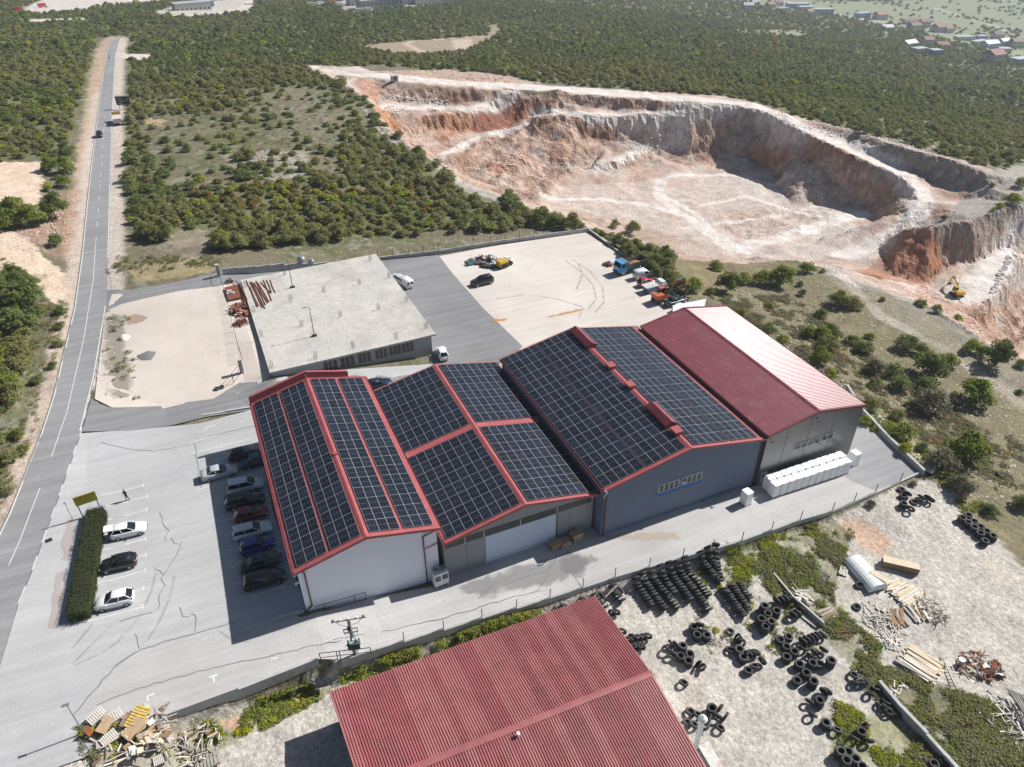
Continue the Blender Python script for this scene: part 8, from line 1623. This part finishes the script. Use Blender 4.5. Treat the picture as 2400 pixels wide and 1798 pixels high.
p = G(925, 190); o = thing('weigh_cabin', 'small grey concrete block beside the quarry road', 'concrete block', tuple(p), .1); mb = MB(); mb.box((0, 0, 1.0), (2.4, 2.0, 2.1)); mb.build('block', M_CONCL, o); mb = MB(); mb.box((0, -1.02, 1.2), (.9, .05, 1.4)); mb.build('opening', M_DARKM, o)
p = G(2175, 1100); o = thing('concrete_slab', 'tilted pale concrete slab at the yard corner', 'concrete slab', tuple(p+np.array([0, 0, .3])), .4); mb = MB(); mb.box((0, 0, 0), (2.0, 1.6, .25), 0, 0, .1, .15); mb.build('slab', M_CONCL, o); mb = MB(); mb.box((.3, .2, .25), (.9, .7, .25), 0, .3); mb.build('block', M_CONCL, o)
for i, (px, lab) in enumerate((((709, 627), 'larger silver water tank behind the slab'), ((732, 627), 'smaller silver water tank behind the slab'))): p = G(*px); o = thing('water_tank', lab, 'tank', tuple(p)); s = 1.0 if i == 0 else .75; mb = MB(); mb.lathe([(.01, 0), (.8*s, 0), (.8*s, 2.0*s), (.55*s, 2.4*s), (.01, 2.5*s)], 14); mb.build('vessel', M_STEEL, o)
p = G(291, 793); o = thing('sand_pile', 'small white sand pile on the gravel lot', 'sand pile', tuple(p)); mb = MB(); mb.lathe([(1.0, -.05), (.75, .3), (.35, .55), (.01, .62)], 12); mb.v = [(x*(1+.1*math.sin(x*7+y*5)), y*(1+.1*math.cos(x*5)), z) for x, y, z in mb.v]; mb.build('heap', mat('white_sand', (.68, .62, .56), .95, var=.08), o, True)
p = G(345, 833); o = thing('tar_patch', 'dark grey gravel pile on the gravel lot', 'gravel pile', tuple(p)); mb = MB(); mb.lathe([(1.5, -.02), (1.0, .12), (.4, .2), (.01, .22)], 14); mb.v = [(x*(1+.2*math.sin(y*3)), y*(1+.2*math.sin(x*4+1)), z) for x, y, z in mb.v]; mb.build('heap', mat('dark_gravel', (.17, .165, .165), .95, var=.15, vscale=4), o, True)
# ------------------------------------------------------------------ far buildings
M_FW = mat('far_white_wall', (.50, .49, .47), .8, var=.06); M_FG = mat('far_grey_wall', (.40, .40, .41), .8, var=.06); M_FR = mat('far_red_tile', (.30, .165, .125), .85, var=.12); M_FGR = mat('far_grey_roof', (.38, .39, .41), .6, var=.08); M_FB = mat('far_blue_wall', (.25, .36, .52), .6, var=.06); M_FD = mat('far_window', (.04, .045, .055), .2); M_FBR = mat('far_brown_roof', (.24, .16, .13), .85, var=.12)
def house(px, w, d, h, wall, roof, label, rz=.3, gable=True, name='house', cat='house', floors=1, group=None, z=None):
    p = G(*px); o = thing(name, label, cat, (p[0], p[1], p[2]-.6), rz, group); mb = MB(); mb.box((0, 0, h/2+.3), (w, d, h+.6)); part('wall', mb.mesh('wall', wall), o)
    mb = MB(); z0 = h+.6
    if gable: r = d*.28; mb.add([(-w/2-.4, -d/2-.4, z0-.1), (w/2+.4, -d/2-.4, z0-.1), (w/2+.4, d/2+.4, z0-.1), (-w/2-.4, d/2+.4, z0-.1), (-w/2-.4, 0, z0+r), (w/2+.4, 0, z0+r)], [(0, 1, 5, 4), (2, 3, 4, 5), (0, 4, 3), (1, 2, 5), (3, 2, 1, 0)])
    else: mb.box((0, 0, z0+.15), (w+.4, d+.4, .3))
    part('roof', mb.mesh('roof', roof), o)
    n = max(2, int(w/3.2)); wm = MB().box((0, 0, 0), (1.2, .1, 1.2)).mesh('window', M_FD)
    for f in range(floors):
        for k in range(n): part('window', wm, o, (-w/2+w*(k+.5)/n, -d/2-.03, 1.9+f*3))
        for s_ in (-1, 1): q = part('window', wm, o, (s_*(w/2+.03), 0, 1.9+f*3), (0, 0, math.pi/2))
    return o
GV = 'houses of the far village'; GI = 'buildings of the far industrial estate'
def T4(x, y): return (1680+x/5.53, y/5.53)
def T5(x, y): return (2040+x/6.144, 40+y/6.144)
def T3(x, y): return (780+x/5.53, y/5.53)
def T2_(x, y): return (400+x/5.53, y/5.53)
house(T4(1035, 110), 26, 13, 6, M_FB, M_FGR, 'long white and blue warehouse at the far edge of the valley', -.45, False, 'far_warehouse', 'warehouse', 1, GV); house(T4(1150, 135), 18, 11, 4.5, M_FG, M_FGR, 'low grey annex right of the long far warehouse', -.45, False, 'far_warehouse', 'warehouse', 1, GV); house(T4(1360, 185), 24, 11, 6, M_FB, M_FGR, 'pale blue warehouse right of the long far warehouse', -.4, False, 'far_warehouse', 'warehouse', 1, GV)
for i, (q, w, d, h, wl, rf, lab) in enumerate([(T4(395, 135), 11, 9, 6, M_FW, M_FGR, 'white house with pale roof at the left end of the far village'), (T4(690, 95), 11, 8, 4, M_FW, M_FR, 'red roofed house left of the long far warehouse'), (T4(795, 70), 10, 8, 4, M_FW, M_FBR, 'brown roofed house behind the red roofed one'), (T4(490, 60), 8, 7, 3, M_FW, M_FGR, 'small white shed in the far upper village'), (T4(860, 140), 14, 5, 3, M_FW, M_FGR, 'low white shed below the long far warehouse'), (T4(1880, 225), 18, 9, 5, M_FB, M_FGR, 'blue grey hall at the far meadow edge'), (T4(2110, 250), 14, 10, 6, M_FW, M_FR, 'white house with red roof at the far meadow edge'), (T4(1190, 190), 9, 8, 4, M_FW, M_FR, 'half hidden house with red roof below the far warehouses'),
        (T5(130, 35), 15, 10, 6, M_FW, M_FR, 'white gabled house at the left of the right-hand village'), (T5(225, 190), 12, 8, 3.5, M_FW, M_FGR, 'low white roof among trees in the village'), (T5(560, 105), 16, 8, 4, M_FW, M_FBR, 'long brown roofed barn near the far meadow'), (T5(720, 100), 16, 8, 5, M_FW, M_FR, 'red roofed barn near the far meadow'), (T5(610, 195), 12, 10, 6, M_FG, M_FBR, 'grey house with dark roof in the village centre'), (T5(760, 140), 11, 9, 6, M_FW, M_FBR, 'brown roofed house in the village centre'), (T5(960, 215), 13, 11, 6, M_FG, M_FBR, 'house with wide brown roof right of the village centre'), (T5(1100, 225), 10, 8, 5, M_FW, M_FR, 'small red roofed house right of the wide brown roof'),
        (T5(1340, 335), 20, 8, 4, M_FW, M_FGR, 'long pale shed in the meadow'), (T5(1550, 400), 18, 7, 4, M_FG, M_FGR, 'grey shed right of the long pale shed'), (T5(1700, 450), 16, 9, 5, M_FB, M_FGR, 'blue shed at the end of the meadow track'), (T5(1590, 325), 10, 7, 4, M_FB, M_FGR, 'small blue grey house in the meadow'), (T5(1820, 310), 11, 8, 5, M_FW, M_FBR, 'white house behind the meadow sheds'), (T5(1900, 410), 12, 8, 5, M_FB, M_FGR, 'pale blue house at the right of the meadow'), (T5(2080, 430), 14, 9, 6, M_FW, M_FBR, 'white house at the far right'), (T5(1920, 515), 9, 8, 4, M_FG, M_FGR, 'small grey house by the track bend'),
        (T5(1740, 650), 13, 11, 6.5, M_FW, M_FR, 'white house with large red brown roof nearest the wood'), (T5(2150, 690), 16, 9, 5, M_FB, M_FGR, 'blue walled hall with white roof at the right edge'), (T5(800, 400), 9, 8, 5, M_FW, M_FR, 'small house with bright red roof in front of the village'), (T5(545, 420), 13, 8, 3, M_FW, M_FGR, 'flat white roof in front of the village'), (T5(690, 525), 11, 7, 4, M_FW, M_FGR, 'white building hidden by trees before the village'), (T5(920, 550), 8, 7, 4, M_FB, M_FGR, 'small pale blue house among trees'), (T5(1010, 460), 10, 8, 4, M_FG, M_FR, 'small grey house with red roof above the wood')]):
    house(q, w, d, h, wl, rf, lab, -.35+.5*((i*37) % 10)/10, rf is not M_FGR or i % 3 == 0, 'house', 'house', 2 if h > 5 else 1, GV)
house(T3(610, 110), 34, 16, 7, M_FG, M_FGR, 'grey flat roofed works building, left in the far industrial estate', .05, False, 'works_building', 'building', 2, GI); house(T3(640, 35), 26, 10, 6, M_FW, M_FGR, 'white two storey office behind the grey works', .05, False, 'works_building', 'building', 2, GI); house(T3(920, 55), 40, 14, 9, M_FG, M_FGR, 'large grey works building with window bands', .08, False, 'works_building', 'building', 2, GI); house(T3(370, 65), 22, 12, 5, M_FW, M_FGR, 'white hall at the left of the far industrial estate', .05, False, 'works_building', 'building', 1, GI); house(T3(1180, 60), 18, 8, 5, M_FW, M_FGR, 'white wall building right of the large works', .1, False, 'works_building', 'building', 1, GI); house(T3(1480, 55), 22, 9, 5, M_FW, M_FBR, 'pale building at the right end of the industrial estate', .1, False, 'works_building', 'building', 1, GI); house(T3(725, 95), 24, 8, 5, M_FG, M_FGR, 'low grey wing below the large works', .05, False, 'works_building', 'building', 1, GI)
house(T2_(280, 125), 26, 12, 5, M_FW, M_FGR, 'white shed beside the far gravel area', .15, False, 'works_building', 'building', 1, GI); house(T2_(115, 130), 9, 7, 3.5, M_FG, M_FR, 'small brown hut left of the far white shed', .15, False, 'works_building', 'building', 1, GI); house(T2_(1200, 50), 14, 9, 8, M_FW, M_FGR, 'roofless ruin with empty window openings far off', .1, False, 'works_building', 'building', 2, GI); house(T2_(450, 85), 12, 9, 4, M_FB, M_FGR, 'pale container building beside the far white shed', .2, False, 'works_building', 'building', 1, GI)
def far_vehicle(px, c, lab, rz=.2, L=7.0, g='vehicles at the far industrial estate'):
    p = G(*px); o = thing('parked_truck', lab, 'truck', tuple(p), rz, g); mb = MB(); mb.box((-.8, 0, 1.9), (L-1.8, 2.4, 2.4)); part('box', mb.mesh('box', c), o); mb = MB(); mb.hull([(L/2-1.6, -1.15, .6), (L/2+.1, -1.15, .6), (L/2+.1, 1.15, .6), (L/2-1.6, 1.15, .6)], [(L/2-1.6, -1.1, 2.6), (L/2-.3, -1.1, 2.5), (L/2-.3, 1.1, 2.5), (L/2-1.6, 1.1, 2.6)]); part('cab', mb.mesh('cab', P_WHITE), o)
    for x in (-2, 2.2):
        for s_ in (-1, 1): add_wheel(o, x, s_*1.05, .5, .3, s_)
for i, (q, c) in enumerate([(T2_(1835, 85), P_WHITE), (T2_(1945, 75), P_WHITE), (T2_(2110, 70), P_RED2), (T2_(2190, 85), P_WHITE), (T3(30, 70), P_RED2), (T3(130, 75), P_WHITE), (T3(350, 165), P_WHITE), (T3(465, 155), P_SILVER), (T3(1330, 45), P_TRUCK)]): far_vehicle(q, c, f'{ordinal(i)} truck from the left at the far industrial estate', .1+.15*(i % 3))
far_vehicle((49, 27), P_RED2, 'red truck on the far left gravel works'); far_vehicle((102, 18), P_RED2, 'red truck on the pale heap at the far left', .4)
# ------------------------------------------------------------------ thin haze over the whole country
mb = MB(); mb.box((2000, 5000, (-126+69.5)/2), (27000, 19800, 69.5+126)); hzm = bpy.data.materials.new('air'); hzm.use_nodes = True; nt = NT(hzm); nt.n.clear(); ou = nt.new('ShaderNodeOutputMaterial'); pv = nt.new('ShaderNodeVolumePrincipled')
pv.inputs['Color'].default_value = (.82, .90, 1.0, 1); pv.inputs['Density'].default_value = .00019; pv.inputs['Anisotropy'].default_value = .25; nt.l.new(pv.outputs[0], ou.inputs['Volume'])
tag(mb.build('haze', hzm), 'thin pale haze in the air over the plain', 'haze', None, 'stuff')
